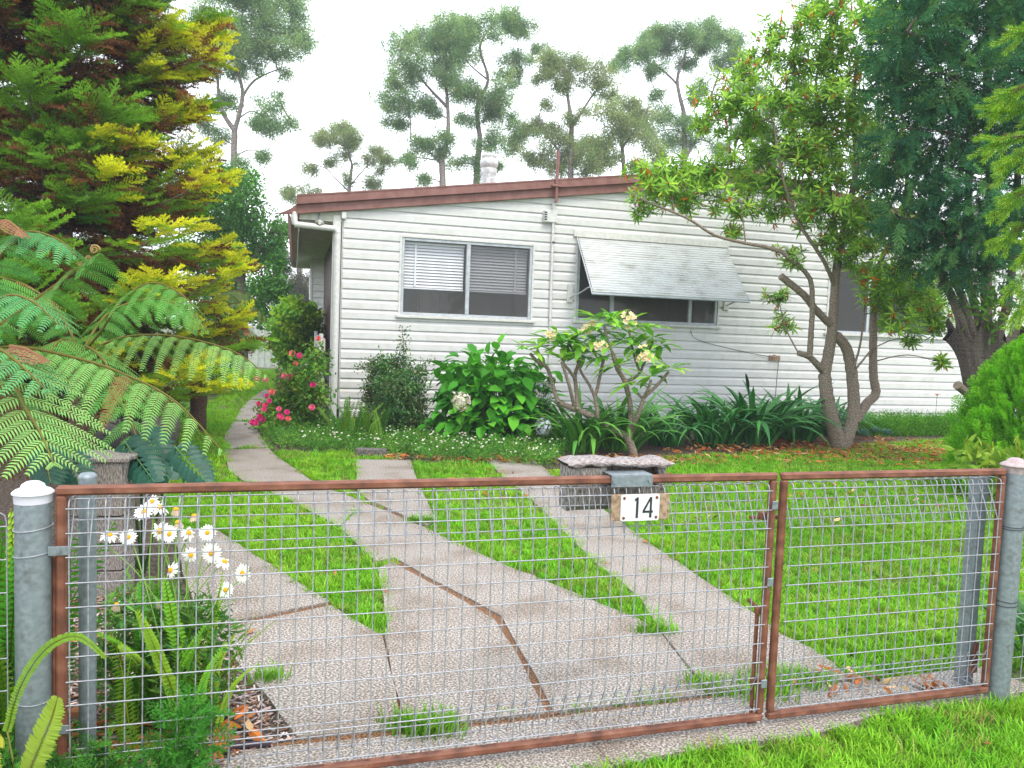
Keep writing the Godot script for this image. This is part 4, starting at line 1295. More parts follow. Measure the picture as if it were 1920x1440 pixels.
	one.plate(PackedVector2Array([Vector2(1.886, 0.900), Vector2(1.895, 0.900), Vector2(1.895, 0.976), Vector2(1.888, 0.976), Vector2(1.880, 0.969), Vector2(1.880, 0.961), Vector2(1.886, 0.966)]), 0.0448, 0.0462, Color.WHITE)
	part("digit_one", one.mesh(), M.ink, sg)
	var four := MB.new()
	four.plate(PackedVector2Array([Vector2(1.940, 0.900), Vector2(1.949, 0.900), Vector2(1.949, 0.976), Vector2(1.941, 0.976), Vector2(1.913, 0.926), Vector2(1.913, 0.918), Vector2(1.940, 0.918)]), 0.0448, 0.0462, Color.WHITE)
	var four_n := part("digit_four", four.mesh(), M.ink, sg)
	var hole := MB.new()
	hole.plate(PackedVector2Array([Vector2(1.922, 0.9262), Vector2(1.940, 0.9262), Vector2(1.940, 0.960)]), 0.0458, 0.0466, Color.WHITE)
	part("counter", hole.mesh(), M.plate_white, four_n)
	var foot := MB.new()
	foot.bx(Vector3(1.9515, 0.922, 0.0455), Vector3(0.005, 0.008, 0.0014), Color.WHITE)
	part("serif", foot.mesh(), M.ink, four_n)

	# wire fence to either side of the posts
	wire_fence(Vector3(-0.13, 0, 0), -1.0, 1.6, 0.97, "looped galvanised wire fence left of the white capped post")
	wire_fence(Vector3(3.78, 0, -0.01), 1.0, 1.6, 0.93, "galvanised wire fence right of the pinkish capped post")

	# weathered timber box behind the ferns
	var tb := thing("timber_planter", "weathered grey brown timber box behind the daisies", "planter", Vector3(-2.266, 0.000, -4.300), 12.0)
	for i in 5:
		for s in 2:
			var pb := MB.new()
			pb.bx(Vector3(0, 0.08 + 0.152 * i, 0.12 if s == 0 else -0.12), Vector3(0.25, 0.145, 0.022), Color.WHITE, 0.004)
			pb.bx(Vector3(0.125 if s == 0 else -0.125, 0.08 + 0.152 * i, 0), Vector3(0.022, 0.145, 0.216), Color.WHITE, 0.004)
			part("board", pb.mesh(), M.wood_grey, tb)
	for i in 3:
		var lb2 := MB.new()
		lb2.bx(Vector3(rf(-0.02, 0.02), 0.775, -0.1 + 0.1 * i), Vector3(0.34, 0.024, 0.094), Color.WHITE, 0.004)
		part("lid_board", lb2.mesh(), M.wood_grey, tb)

func wire_fence(at: Vector3, dir: float, length: float, h: float, label: String) -> void:
	var f := thing("wire_fence", label, "fence", GATE_AT, GATE_TURN)
	var n := int(length / 0.075)
	var loop := MB.new()
	loop.tube(PackedVector3Array([Vector3(0, 0.02, 0), Vector3(0, h - 0.03, 0), Vector3(0.006, h - 0.008, 0.004), Vector3(0.02, h, 0.006), Vector3(0.05, h - 0.002, 0.006), Vector3(0.066, h - 0.02, 0.004), Vector3(0.07, h - 0.08, 0)]), taper(7, 0.0021, 0.0021), 5, Color.WHITE)
	var lm := loop.mesh()
	for i in n:
		part("upright_wire", lm, M.wire, f, Transform3D(Basis(Vector3.UP, 0.0 if dir > 0 else PI), at + Vector3(dir * i * 0.075, 0, 0)))
	var hz := MB.new()
	hz.rod(at + Vector3(0, 0, 0.003), at + Vector3(dir * length, 0, 0.003), 0.0021, 5)
	var hm := hz.mesh()
	for k in 10:
		part("line_wire", hm, M.wire, f, Transform3D(Basis(), Vector3(0, h - 0.04 - k * 0.1, 0)))
	var fp := MB.new()
	fp.rod(at + Vector3(dir * length, -0.1, 0), at + Vector3(dir * length, h + 0.05, 0), 0.025, 12)
	part("end_post", fp.mesh(), M.galv, f)

# ------------------------------------------------------------------ plant building blocks
# wood of a tree: given limbs (tapered tubes) plus a thin branch to each leaf cluster from the nearest limb
func wood(limbs: Array, clusters: Array, twig: float, sides := 8, knobs := 0.06) -> ArrayMesh:
	var mb := MB.new()
	var pts := PackedVector3Array()
	var sd := 1
	for l: Array in limbs:
		var p := smooth(l[0], 5)
		mb.tube(p, taper(p.size(), l[1], l[2], 0.8), sides, Color.WHITE, true, knobs, sd)
		sd += 1
		pts.append_array(p)
	for c: Array in clusters:
		var o: Vector3 = c[0]
		var best := 1e9
		var q := pts[0]
		for p in pts:
			var d := p.distance_to(o) + maxf(0.0, p.y - o.y) * 1.2
			if d < best:
				best = d
				q = p
		var mid := q.lerp(o, 0.5) + Vector3(rf(-0.1, 0.1), 0.06 + rf(-0.05, 0.1), rf(-0.1, 0.1)) * best
		var p2 := smooth([q, mid, o], 4)
		mb.tube(p2, taper(p2.size(), twig, twig * 0.35), 5, Color.WHITE, false)
		for k in 3:
			var e := o + rdir() * float(c[1]) * 0.8
			mb.tube(PackedVector3Array([mid.lerp(o, 0.4 + 0.2 * k), e]), PackedFloat32Array([twig * 0.4, twig * 0.18]), 4, Color.WHITE, false)
		pts.append(mid)
		pts.append(o)
	return mb.mesh()

# ball of n leaves of unit radius
func clump_mesh(n: int, len: float, w: float, hang: float, tint := 0.25, full := true) -> ArrayMesh:
	var mb := MB.new()
	for i in n:
		var o := rdir() * pow(rng.randf(), 0.5)
		var d := (rdir() + o * 0.7 + Vector3.DOWN * hang).normalized()
		var col := Color(1, 1, 1) * (1.0 + rf(-tint, tint))
		var t := Transform3D(along(d, rf(0, TAU)), o)
		if full:
			mb.leaf(t, len * rf(0.75, 1.2), w * rf(0.8, 1.2), rf(0.05, 0.35), 0.12, col)
		else:
			mb.blade(t, len * rf(0.75, 1.2), w * rf(0.8, 1.2), 0.15, col)
	return mb.mesh()

# feathery spray along y, flat in the xy plane: a stem with side twigs set with scale leaves
func spray_mesh(pairs: int, len: float, width: float, needle: float, droop: float) -> ArrayMesh:
	var mb := MB.new()
	for i in pairs + 1:
		var t := float(i) / pairs
		var o := Vector3(0, t * len, -droop * t * t * len)
		var reach := width * sin(PI * clampf(0.15 + t * 0.85, 0, 1)) + 0.03 * len
		for s: float in [-1.0, 1.0]:
			var d := Vector3(s * rf(0.7, 1.0), rf(0.65, 1.0), rf(-0.3, 0.3)).normalized()
			var m := int(3 + reach / needle * 1.6)
			for k in m:
				var q := o + d * reach * (float(k) / m)
				for z: float in [-1.0, 1.0]:
					var e := (d + Vector3(rf(-0.6, 0.6), rf(0.0, 0.7), z * rf(0.2, 0.8))).normalized()
					mb.blade(Transform3D(along(e, rf(0, TAU)), q), needle * rf(0.8, 1.5), needle * 0.30, 0.1, Color(1, 1, 1) * rf(0.8, 1.2))
	return mb.mesh()

# loose, ragged masses of leaves without an outline
func fill_loose(xf: Array, cols: PackedColorArray, clusters: Array, dens: float, s0: float, s1: float, pal: Array) -> PackedColorArray:
	for c: Array in clusters:
		var o: Vector3 = c[0]
		var r: float = c[1]
		for i in maxi(2, int(dens * r * r + 0.5)):
			var p := o + Vector3(rng.randfn(0.0, 0.56) * r, rng.randfn(0.0, 0.40) * r, rng.randfn(0.0, 0.56) * r)
			xf.append(Transform3D(along((Vector3.UP * 0.4 + rdir()).normalized(), rf(0, TAU), rf(s0, s1)), p))
			cols.append(vary(pal[rng.randi() % pal.size()], 0.22))
	return cols

func fill_clusters(xf: Array, cols: PackedColorArray, clusters: Array, dens: float, s0: float, s1: float, pal: Array, flat := 0.8, up := 0.4, outb := 1.0, var_amt := 0.2) -> PackedColorArray:
	for c: Array in clusters:
		var o: Vector3 = c[0]
		var r: float = c[1]
		var n := maxi(2, int(dens * r * r + 0.5))
		for i in n:
			var d := rdir()
			var p := o + Vector3(d.x, d.y * flat, d.z) * r * pow(rng.randf(), 0.38)
			var dir := (d * outb + Vector3.UP * up + rdir() * 0.5).normalized()
			xf.append(Transform3D(along(dir, rf(0, TAU), rf(s0, s1)), p))
			cols.append(vary(pal[rng.randi() % pal.size()], var_amt))
	return cols

# break each leaf mass into a few uneven smaller ones
func broken(clusters: Array) -> Array:
	var out := []
	for c: Array in clusters:
		var r: float = c[1]
		for i in 4:
			var d := rdir()
			out.append([Vector3(c[0]) + Vector3(d.x * 1.3, d.y * 0.9, d.z) * r * rf(0.2, 1.25), r * rf(0.5, 1.0)])
	return out

func tree(called: String, label: String, category: String, group: String, limbs: Array, clusters: Array, bark: Material, twig: float, mesh: ArrayMesh, mat: Material, dens: float, s0: float, s1: float, pal: Array, flat := 0.8, up := 0.4, crown_name := "crown") -> Node3D:
	var base: Vector3 = limbs[0][0][0]
	if called == "gum_tree":
		clusters = broken(clusters)
	var o := thing(called, label, category, Vector3(base.x, 0, base.z), 0.0, group)
	var off := Transform3D(Basis(), -o.position)
	part("trunk", wood(limbs, clusters, twig), bark, o, off)
	var xf := []
	var cols := PackedColorArray()
	if called == "gum_tree":
		cols = fill_loose(xf, cols, clusters, dens, s0, s1, pal)
	else:
		cols = fill_clusters(xf, cols, clusters, dens, s0, s1, pal, flat, up)
	var cr := many(crown_name, mesh, mat, o, xf, cols)
	cr.transform = off
	return o

# one bipinnate fern frond along a curve; hw is the longest pinna
func frond_mesh(curve: Array, hw: float, pairs: int, hang: float, fwd: float, col: Color, stem: Color, side_bias := 0.0, skip := 0.12, tipward := 0.0) -> ArrayMesh:
	var mb := MB.new()
	var p := smooth(curve, 8)
	var m := p.size()
	mb.tube(p, taper(m, 0.013, 0.003), 6, stem)
	for i in pairs:
		var t := skip + (1.0 - skip) * float(i) / (pairs - 1)
		var fi := t * (m - 1)
		var i0 := mini(int(fi), m - 2)
		var o := p[i0].lerp(p[i0 + 1], fi - i0)
		var tg := (p[i0 + 1] - p[i0]).normalized()
		var side := tg.cross(Vector3.UP)
		side = side.normalized() if side.length() > 0.05 else Vector3.RIGHT
		var u := (t - skip) / (1.0 - skip)
		var len := hw * pow(sin(PI * clampf(0.16 + 0.84 * u, 0.0, 0.985)), 0.75)
		for s: float in [-1.0, 1.0]:
			var l := len * (1.0 + side_bias * s) * rf(0.93, 1.05)
			if l < 0.03:
				l = 0.03
			var dir := (side * s + tg * (fwd + 0.35 * u) + Vector3.DOWN * (hang * 0.5 + rf(-0.06, 0.06)) + Vector3.BACK * tipward).normalized()
			var pc := vary(col, 0.12) if rng.randf() > 0.015 else vary(Color(0.30, 0.17, 0.07), 0.2)
			# pinna midrib
			var seg := 5
			var mid := PackedVector3Array()
			for k in seg + 1:
				var q := float(k) / seg
				mid.append(o + dir * l * q + Vector3.DOWN * hang * l * 0.55 * q * q)
			mb.tube(mid, taper(seg + 1, 0.0028, 0.001), 3, Color(stem.r, stem.g * 1.1, stem.b), false)
			var across := tg - dir * tg.dot(dir)
			across = across.normalized()
			var np := maxi(5, int(l / 0.0165))
			for k in np:
				var q := 0.05 + 0.95 * float(k) / np
				var fk := q * seg
				var k0 := mini(int(fk), seg - 1)
				var a := mid[k0].lerp(mid[k0 + 1], fk - k0)
				var pl := minf(0.064, l * 0.24) * pow(1.0 - q, 0.45) * rf(0.9, 1.1) + 0.006
				var along_d := (mid[k0 + 1] - mid[k0]).normalized()
				for e: float in [-1.0, 1.0]:
					var dd := (across * e + along_d * 0.45 + Vector3.DOWN * 0.25).normalized()
					var b := a + dd * pl
					var wv := along_d * 0.0047
					var h := a.lerp(b, 0.6) + Vector3.UP * 0.004
					mb.quad(a - wv, a + wv, h + wv * 0.9, h - wv * 0.9, pc)
					mb.tri(h - wv * 0.9, h + wv * 0.9, b, pc)
	return mb.mesh()

# simple sword fern frond of unit length in the yz plane, arching towards +z
func sword_mesh(pairs: int, w: float, arch: float, twist := 0.0) -> ArrayMesh:
	var mb := MB.new()
	var p := PackedVector3Array()
	for i in pairs + 1:
		var t := float(i) / pairs
		p.append(Vector3(0.04 * sin(t * 5.0 + twist * 7.0), t * (1.0 - 0.35 * arch * t), arch * t * t * 0.75))
	mb.tube(p, taper(pairs + 1, 0.006, 0.002), 4, Color(0.75, 0.55, 0.25), false)
	for i in range(2, pairs):
		var t := float(i) / pairs
		var tg := (p[i + 1] - p[i - 1]).normalized()
		var l := w * pow(sin(PI * clampf(0.22 + t * 0.78, 0, 0.98)), 0.6)
		for s: float in [-1.0, 1.0]:
			var d := Vector3(s, 0.0, 0.0).rotated(Vector3.UP, twist * t) + tg * 0.22 + Vector3(0, -0.15, 0.05)
			mb.blade(Transform3D(facing(d, Vector3(0, 0.35, 1.0).rotated(Vector3.RIGHT, -arch * t)), p[i]), l * rf(0.9, 1.08), 1.15 / pairs, 0.08, Color(1, 1, 1) * rf(0.85, 1.15))
	return mb.mesh()

# arching strap leaf of unit length starting upwards and bending to +z
func strap_mesh(arch: float, w: float, kink := 0.0) -> ArrayMesh:
	var mb := MB.new()
	var p := PackedVector3Array()
	var ws := PackedFloat32Array()
	var pos := Vector3.ZERO
	var n := 9
	for i in n + 1:
		var t := float(i) / n
		p.append(pos)
		ws.append(w * (0.75 + 0.5 * sin(PI * minf(t * 1.15, 1.0))) * (1.0 if t < 0.75 else lerpf(1.0, 0.06, (t - 0.75) / 0.25)))
		var a := 0.22 + arch * pow(t, 1.35) + kink * maxf(0.0, t - 0.5) * 2.0
		pos += Vector3(0, cos(a), sin(a)) / n
	mb.strap(p, ws, Vector3.RIGHT, Color.WHITE, 0.22)
	return mb.mesh()

func tinted(mat: StandardMaterial3D, c: Color) -> StandardMaterial3D:
	var m: StandardMaterial3D = mat.duplicate()
	m.albedo_color = c.linear_to_srgb()
	return m

# clump of strap leaves, each leaf a part
func strap_clump(called: String, label: String, category: String, group: String, at: Vector3, n: int, len: float, spread: Vector2, meshes: Array, mats: Array) -> Node3D:
	var o := thing(called, label, category, at, 0.0, group)
	for i in n:
		var a := rf(0, TAU)
		var r := sqrt(rng.randf())
		var p := Vector3(cos(a) * r * spread.x, 0.0, sin(a) * r * spread.y)
		var turn := atan2(p.x + rf(-0.15, 0.15), p.z + rf(-0.15, 0.15)) + rf(-0.5, 0.5)
		var s := len * rf(0.7, 1.15)
		part("leaf", meshes[rng.randi() % meshes.size()], mats[rng.randi() % mats.size()], o, Transform3D((Basis(Vector3.UP, turn) * Basis(Vector3.RIGHT, rf(-0.1, 0.5) * (0.3 + 0.7 * r))).scaled(Vector3.ONE * s), p))
	return o

# ------------------------------------------------------------------ all vegetation
func build_plants() -> void:
	rng.seed = 77
	gum_trees()
	rng.seed = 101
	back_trees()
	rng.seed = 102
	golden_conifer()
	rng.seed = 103
	right_tree()
	rng.seed = 104
	right_conifers()
	rng.seed = 105
	front_beds()
	rng.seed = 106
	frangipani()
	rng.seed = 107
	tree_ferns()
	rng.seed = 108
	gate_corner()
	rng.seed = 109
	left_bed()

func gum_trees() -> void:
	var clump := clump_mesh(30, 0.62, 0.17, 0.6, 0.35, false)
	var pal := [Color(0.28, 0.45, 0.18), Color(0.22, 0.39, 0.18), Color(0.36, 0.49, 0.21), Color(0.17, 0.31, 0.15)]
	var pal2 := [Color(0.31, 0.39, 0.18), Color(0.25, 0.36, 0.16), Color(0.37, 0.43, 0.21)]
	var g := "gum trees behind the house"
	tree("gum_tree", "tall gum tree with forked trunk above the golden conifer", "tree", g,
		[[[Vector3(-13.723, 0.497, -38.000), Vector3(-13.778, 4.637, -38.000), Vector3(-13.825, 8.209, -38.000), Vector3(-13.780, 10.609, -38.000)], 0.20, 0.15], [[Vector3(-13.780, 10.609, -38.000), Vector3(-14.433, 11.588, -38.000), Vector3(-14.628, 12.955, -38.000), Vector3(-14.731, 15.184, -38.000), Vector3(-14.821, 16.413, -38.000)], 0.13, 0.03], [[Vector3(-13.780, 10.609, -38.000), Vector3(-13.418, 12.251, -38.000), Vector3(-13.694, 13.736, -38.000), Vector3(-13.543, 15.722, -38.000)], 0.13, 0.04], [[Vector3(-13.418, 12.251, -38.000), Vector3(-12.842, 13.021, -38.000), Vector3(-11.779, 13.559, -38.000)], 0.08, 0.03]],
		[[Vector3(-13.91, 13.84, -36.54), 0.91], [Vector3(-13.70, 15.83, -38.30), 0.78], [Vector3(-12.29, 15.91, -37.12), 1.04], [Vector3(-11.61, 15.94, -39.04), 0.91], [Vector3(-11.52, 14.42, -37.94), 0.65], [Vector3(-10.27, 14.56, -37.52), 0.37], [Vector3(-14.25, 14.99, -38.43), 0.65], [Vector3(-12.82, 14.75, -37.64), 0.65], [Vector3(-15.30, 16.59, -39.11), 0.78], [Vector3(-11.81, 13.59, -38.09), 0.47], [Vector3(-12.67, 13.52, -37.60), 0.39], [Vector3(-13.74, 13.65, -38.50), 0.52], [Vector3(-14.78, 13.40, -37.86), 0.52], [Vector3(-11.90, 11.14, -36.91), 0.73], [Vector3(-11.30, 11.02, -38.25), 0.52], [Vector3(-12.63, 10.80, -37.62), 0.52], [Vector3(-11.71, 12.39, -38.26), 0.21], [Vector3(-12.48, 9.40, -38.01), 0.47], [Vector3(-13.50, 9.15, -37.62), 0.31], [Vector3(-14.66, 10.27, -38.30), 0.39], [Vector3(-15.11, 10.88, -37.79), 0.47], [Vector3(-15.26, 12.16, -38.80), 0.52], [Vector3(-13.38, 14.30, -38.16), 0.52], [Vector3(-15.37, 14.94, -37.40), 0.65], [Vector3(-14.20, 11.84, -38.42), 0.39], [Vector3(-15.81, 13.37, -37.90), 0.65], [Vector3(-13.16, 16.67, -36.74), 0.91], [Vector3(-11.98, 17.20, -38.47), 0.78], [Vector3(-15.92, 11.54, -37.59), 0.65]],
		M.bark_gum, 0.045, clump, M.leaf_thin, 125.0, 0.15, 0.27, pal)
	tree("gum_tree", "small sparse gum tree standing apart left of the flue", "tree", g,
		[[[Vector3(-9.724, 0.535, -46.000), Vector3(-9.857, 6.164, -46.000), Vector3(-9.930, 9.250, -46.000), Vector3(-9.811, 10.788, -46.000)], 0.13, 0.08], [[Vector3(-9.811, 10.788, -46.000), Vector3(-10.150, 11.997, -46.000), Vector3(-10.474, 12.594, -46.000)], 0.07, 0.03], [[Vector3(-9.937, 9.557, -46.000), Vector3(-8.878, 10.823, -46.000), Vector3(-7.961, 11.469, -46.000)], 0.05, 0.02], [[Vector3(-9.930, 9.250, -46.000), Vector3(-10.885, 10.135, -46.000), Vector3(-11.683, 11.023, -46.000)], 0.05, 0.02]],
		[[Vector3(-11.47, 11.73, -45.09), 0.57], [Vector3(-10.53, 12.50, -46.26), 0.70], [Vector3(-9.12, 12.27, -45.47), 0.63], [Vector3(-8.69, 11.87, -46.54), 0.47], [Vector3(-11.05, 11.04, -45.96), 0.44], [Vector3(-11.83, 10.29, -45.42), 0.44], [Vector3(-9.90, 11.77, -46.32), 0.47], [Vector3(-7.44, 11.11, -45.68), 0.57], [Vector3(-6.78, 11.17, -46.54), 0.38], [Vector3(-8.89, 10.84, -46.09), 0.44], [Vector3(-8.04, 10.48, -45.68), 0.32], [Vector3(-12.90, 9.24, -46.60), 0.63], [Vector3(-10.08, 9.84, -45.90), 0.38], [Vector3(-8.42, 9.65, -45.34), 0.44], [Vector3(-12.01, 9.05, -46.22), 0.44], [Vector3(-13.26, 8.76, -45.67), 0.44]],
		M.bark_gum, 0.035, clump, M.leaf_thin, 125.0, 0.15, 0.27, pal2)
	tree("gum_tree", "broad gum tree with two dark stems and the highest crown left of the flue", "tree", g,
		[[[Vector3(-3.776, 0.819, -42.000), Vector3(-3.998, 5.953, -42.000), Vector3(-4.101, 9.189, -42.000), Vector3(-4.198, 10.444, -42.000)], 0.22, 0.16], [[Vector3(-4.198, 10.444, -42.000), Vector3(-3.903, 11.847, -42.000), Vector3(-4.022, 13.780, -42.000), Vector3(-4.300, 15.421, -42.000), Vector3(-3.783, 16.809, -42.000)], 0.15, 0.04], [[Vector3(-4.004, 13.228, -42.000), Vector3(-5.111, 14.291, -42.000), Vector3(-5.988, 15.358, -42.000)], 0.10, 0.03], [[Vector3(-4.189, 10.165, -42.000), Vector3(-5.009, 10.971, -42.000), Vector3(-5.876, 11.495, -42.000)], 0.06, 0.03]],
		[[Vector3(-6.09, 15.45, -40.71), 0.81], [Vector3(-5.21, 16.46, -42.33), 0.87], [Vector3(-3.71, 16.63, -41.15), 1.01], [Vector3(-6.78, 14.99, -42.65), 0.58], [Vector3(-6.94, 14.35, -41.96), 0.40], [Vector3(-5.59, 14.83, -41.17), 0.64], [Vector3(-4.64, 15.85, -42.48), 0.72], [Vector3(-6.13, 12.88, -41.52), 0.87], [Vector3(-6.72, 12.35, -42.74), 0.52], [Vector3(-5.38, 13.48, -42.10), 0.52], [Vector3(-4.08, 14.42, -41.41), 0.58], [Vector3(-4.70, 12.92, -42.50), 0.52], [Vector3(-5.28, 11.19, -41.81), 0.72], [Vector3(-5.76, 10.26, -41.40), 0.40], [Vector3(-4.17, 10.77, -42.20), 0.40], [Vector3(-3.59, 11.76, -41.62), 0.52], [Vector3(-6.82, 12.28, -42.50), 0.40], [Vector3(-4.97, 9.58, -42.01), 0.43]],
		M.bark_gum, 0.04, clump, M.leaf_thin, 125.0, 0.15, 0.27, pal)
	tree("gum_tree", "dense gum tree directly behind the flue", "tree", g,
		[[[Vector3(-2.114, 0.854, -44.000), Vector3(-2.302, 6.233, -44.000), Vector3(-2.426, 9.769, -44.000), Vector3(-2.300, 12.112, -44.000)], 0.22, 0.16], [[Vector3(-2.300, 12.112, -44.000), Vector3(-2.509, 13.847, -44.000), Vector3(-1.970, 15.312, -44.000), Vector3(-2.473, 17.017, -44.000), Vector3(-1.926, 18.182, -44.000)], 0.15, 0.04], [[Vector3(-2.183, 12.989, -44.000), Vector3(-1.200, 14.474, -44.000), Vector3(-0.654, 15.649, -44.000), Vector3(-0.245, 16.527, -44.000)], 0.09, 0.03], [[Vector3(-1.970, 15.312, -44.000), Vector3(-3.032, 16.135, -44.000), Vector3(-3.351, 16.841, -44.000)], 0.06, 0.02]],
		[[Vector3(-2.43, 17.71, -42.45), 0.97], [Vector3(-1.21, 18.48, -44.34), 0.91], [Vector3(-0.02, 18.16, -43.62), 0.45], [Vector3(-3.41, 16.99, -44.86), 0.76], [Vector3(-2.97, 14.39, -43.92), 0.85], [Vector3(-1.48, 14.60, -43.01), 0.76], [Vector3(-0.68, 16.34, -44.36), 0.54], [Vector3(0.05, 16.46, -43.76), 0.42], [Vector3(-0.50, 15.57, -44.64), 0.45], [Vector3(-1.77, 13.63, -44.15), 0.76], [Vector3(-3.18, 13.08, -43.38), 0.60], [Vector3(-0.86, 13.06, -44.63), 0.67], [Vector3(-3.13, 10.58, -43.82), 0.67], [Vector3(-1.95, 11.60, -43.01), 0.67], [Vector3(-0.51, 11.95, -44.26), 0.54], [Vector3(-2.07, 10.30, -43.67), 0.45], [Vector3(0.77, 17.35, -44.60), 0.48], [Vector3(-1.18, 14.04, -44.01), 0.60], [Vector3(-3.03, 17.52, -43.09), 0.76], [Vector3(-3.84, 17.13, -44.47), 0.60], [Vector3(0.35, 12.46, -43.81), 0.42], [Vector3(-0.31, 18.22, -44.69), 0.45], [Vector3(-1.36, 10.72, -44.13), 0.42]],
		M.bark_gum, 0.04, clump, M.leaf_thin, 125.0, 0.15, 0.27, pal)
	tree("gum_tree", "olive gum tree right of the brown service mast", "tree", g,
		[[[Vector3(2.933, 1.104, -40.000), Vector3(2.744, 5.452, -40.000), Vector3(2.570, 9.470, -40.000), Vector3(2.509, 12.119, -40.000)], 0.18, 0.12], [[Vector3(2.509, 12.119, -40.000), Vector3(2.096, 14.207, -40.000), Vector3(1.918, 15.246, -40.000)], 0.11, 0.03], [[Vector3(2.521, 11.855, -40.000), Vector3(3.472, 13.471, -40.000), Vector3(4.112, 14.151, -40.000)], 0.07, 0.03], [[Vector3(2.547, 10.001, -40.000), Vector3(1.412, 11.285, -40.000), Vector3(0.830, 12.320, -40.000)], 0.06, 0.02]],
		[[Vector3(1.49, 14.65, -39.03), 0.60], [Vector3(2.48, 15.09, -40.26), 0.69], [Vector3(3.13, 14.40, -39.65), 0.41], [Vector3(1.04, 14.30, -40.44), 0.38], [Vector3(1.97, 13.93, -39.95), 0.55], [Vector3(3.90, 14.05, -39.28), 0.55], [Vector3(4.43, 13.71, -40.26), 0.38], [Vector3(1.07, 12.80, -39.79), 0.38], [Vector3(0.58, 12.25, -40.78), 0.55], [Vector3(1.66, 11.85, -40.12), 0.60], [Vector3(2.93, 12.38, -39.44), 0.55], [Vector3(2.29, 10.97, -40.79), 0.82], [Vector3(1.17, 10.44, -39.84), 0.60], [Vector3(3.22, 10.85, -38.98), 0.69], [Vector3(2.03, 9.92, -40.33), 0.69], [Vector3(3.59, 9.96, -39.64), 0.49], [Vector3(0.52, 10.29, -40.48), 0.38]],
		M.bark_gum, 0.035, clump, M.leaf_thin, 125.0, 0.15, 0.27, pal2)
	tree("gum_tree", "bushy low gum tree filling the gap above the middle of the roof", "tree", g,
		[[[Vector3(5.107, 1.244, -36.000), Vector3(4.919, 5.156, -36.000), Vector3(4.745, 8.771, -36.000), Vector3(4.543, 10.436, -36.000)], 0.14, 0.08], [[Vector3(4.566, 9.960, -36.000), Vector3(5.356, 11.180, -36.000), Vector3(5.683, 11.903, -36.000)], 0.06, 0.02]],
		[[Vector3(3.79, 11.36, -35.13), 0.54], [Vector3(4.43, 10.97, -36.23), 0.62], [Vector3(4.16, 9.60, -35.54), 0.54], [Vector3(4.91, 12.02, -36.50), 0.45], [Vector3(5.38, 10.45, -35.94), 0.62], [Vector3(5.14, 9.16, -35.51), 0.37], [Vector3(5.63, 11.51, -36.30), 0.45], [Vector3(3.67, 10.22, -35.72), 0.49], [Vector3(6.15, 9.94, -36.70), 0.49]],
		M.bark_gum, 0.035, clump, M.leaf_thin, 125.0, 0.15, 0.27, pal2)
	tree("gum_tree", "spreading umbrella crowned gum tree above the roof ridge", "tree", g,
		[[[Vector3(10.151, 1.294, -46.000), Vector3(9.883, 6.290, -46.000), Vector3(9.604, 10.906, -46.000), Vector3(9.347, 14.550, -46.000)], 0.22, 0.14], [[Vector3(9.347, 14.550, -46.000), Vector3(8.881, 16.345, -46.000), Vector3(9.262, 17.861, -46.000), Vector3(9.061, 18.752, -46.000)], 0.13, 0.04], [[Vector3(8.958, 16.046, -46.000), Vector3(7.926, 16.911, -46.000), Vector3(6.665, 17.464, -46.000)], 0.08, 0.03], [[Vector3(9.555, 11.821, -46.000), Vector3(10.554, 13.989, -46.000), Vector3(11.053, 16.124, -46.000), Vector3(11.583, 17.648, -46.000)], 0.10, 0.03], [[Vector3(9.457, 13.645, -46.000), Vector3(8.019, 15.106, -46.000), Vector3(7.340, 16.287, -46.000)], 0.05, 0.02]],
		[[Vector3(5.46, 17.22, -44.99), 0.63], [Vector3(5.16, 17.01, -46.14), 0.38], [Vector3(6.41, 17.70, -45.41), 0.70], [Vector3(7.37, 18.86, -46.90), 0.79], [Vector3(8.42, 18.99, -45.92), 0.95], [Vector3(9.19, 18.28, -45.09), 0.70], [Vector3(11.19, 19.20, -46.59), 0.89], [Vector3(11.89, 18.58, -45.65), 0.63], [Vector3(10.52, 18.52, -46.90), 0.63], [Vector3(8.20, 18.02, -46.14), 0.70], [Vector3(7.38, 16.89, -45.55), 0.44], [Vector3(9.55, 17.60, -46.54), 0.57], [Vector3(10.91, 17.70, -45.79), 0.79], [Vector3(11.81, 17.66, -45.15), 0.57], [Vector3(10.18, 16.16, -46.22), 0.44], [Vector3(9.65, 15.07, -45.67), 0.44], [Vector3(7.79, 15.56, -46.55), 0.44], [Vector3(8.08, 14.05, -46.02), 0.79], [Vector3(9.47, 13.75, -45.24), 0.63], [Vector3(8.72, 12.85, -46.61), 0.79], [Vector3(10.24, 13.00, -45.75), 0.57], [Vector3(7.26, 16.77, -46.58), 0.38], [Vector3(12.96, 16.42, -46.24), 0.79], [Vector3(13.36, 15.74, -45.42), 0.63], [Vector3(11.72, 12.65, -46.60), 0.57], [Vector3(13.02, 13.75, -45.90), 0.63]],
		M.bark_gum, 0.04, clump, M.leaf_thin, 125.0, 0.15, 0.27, pal)
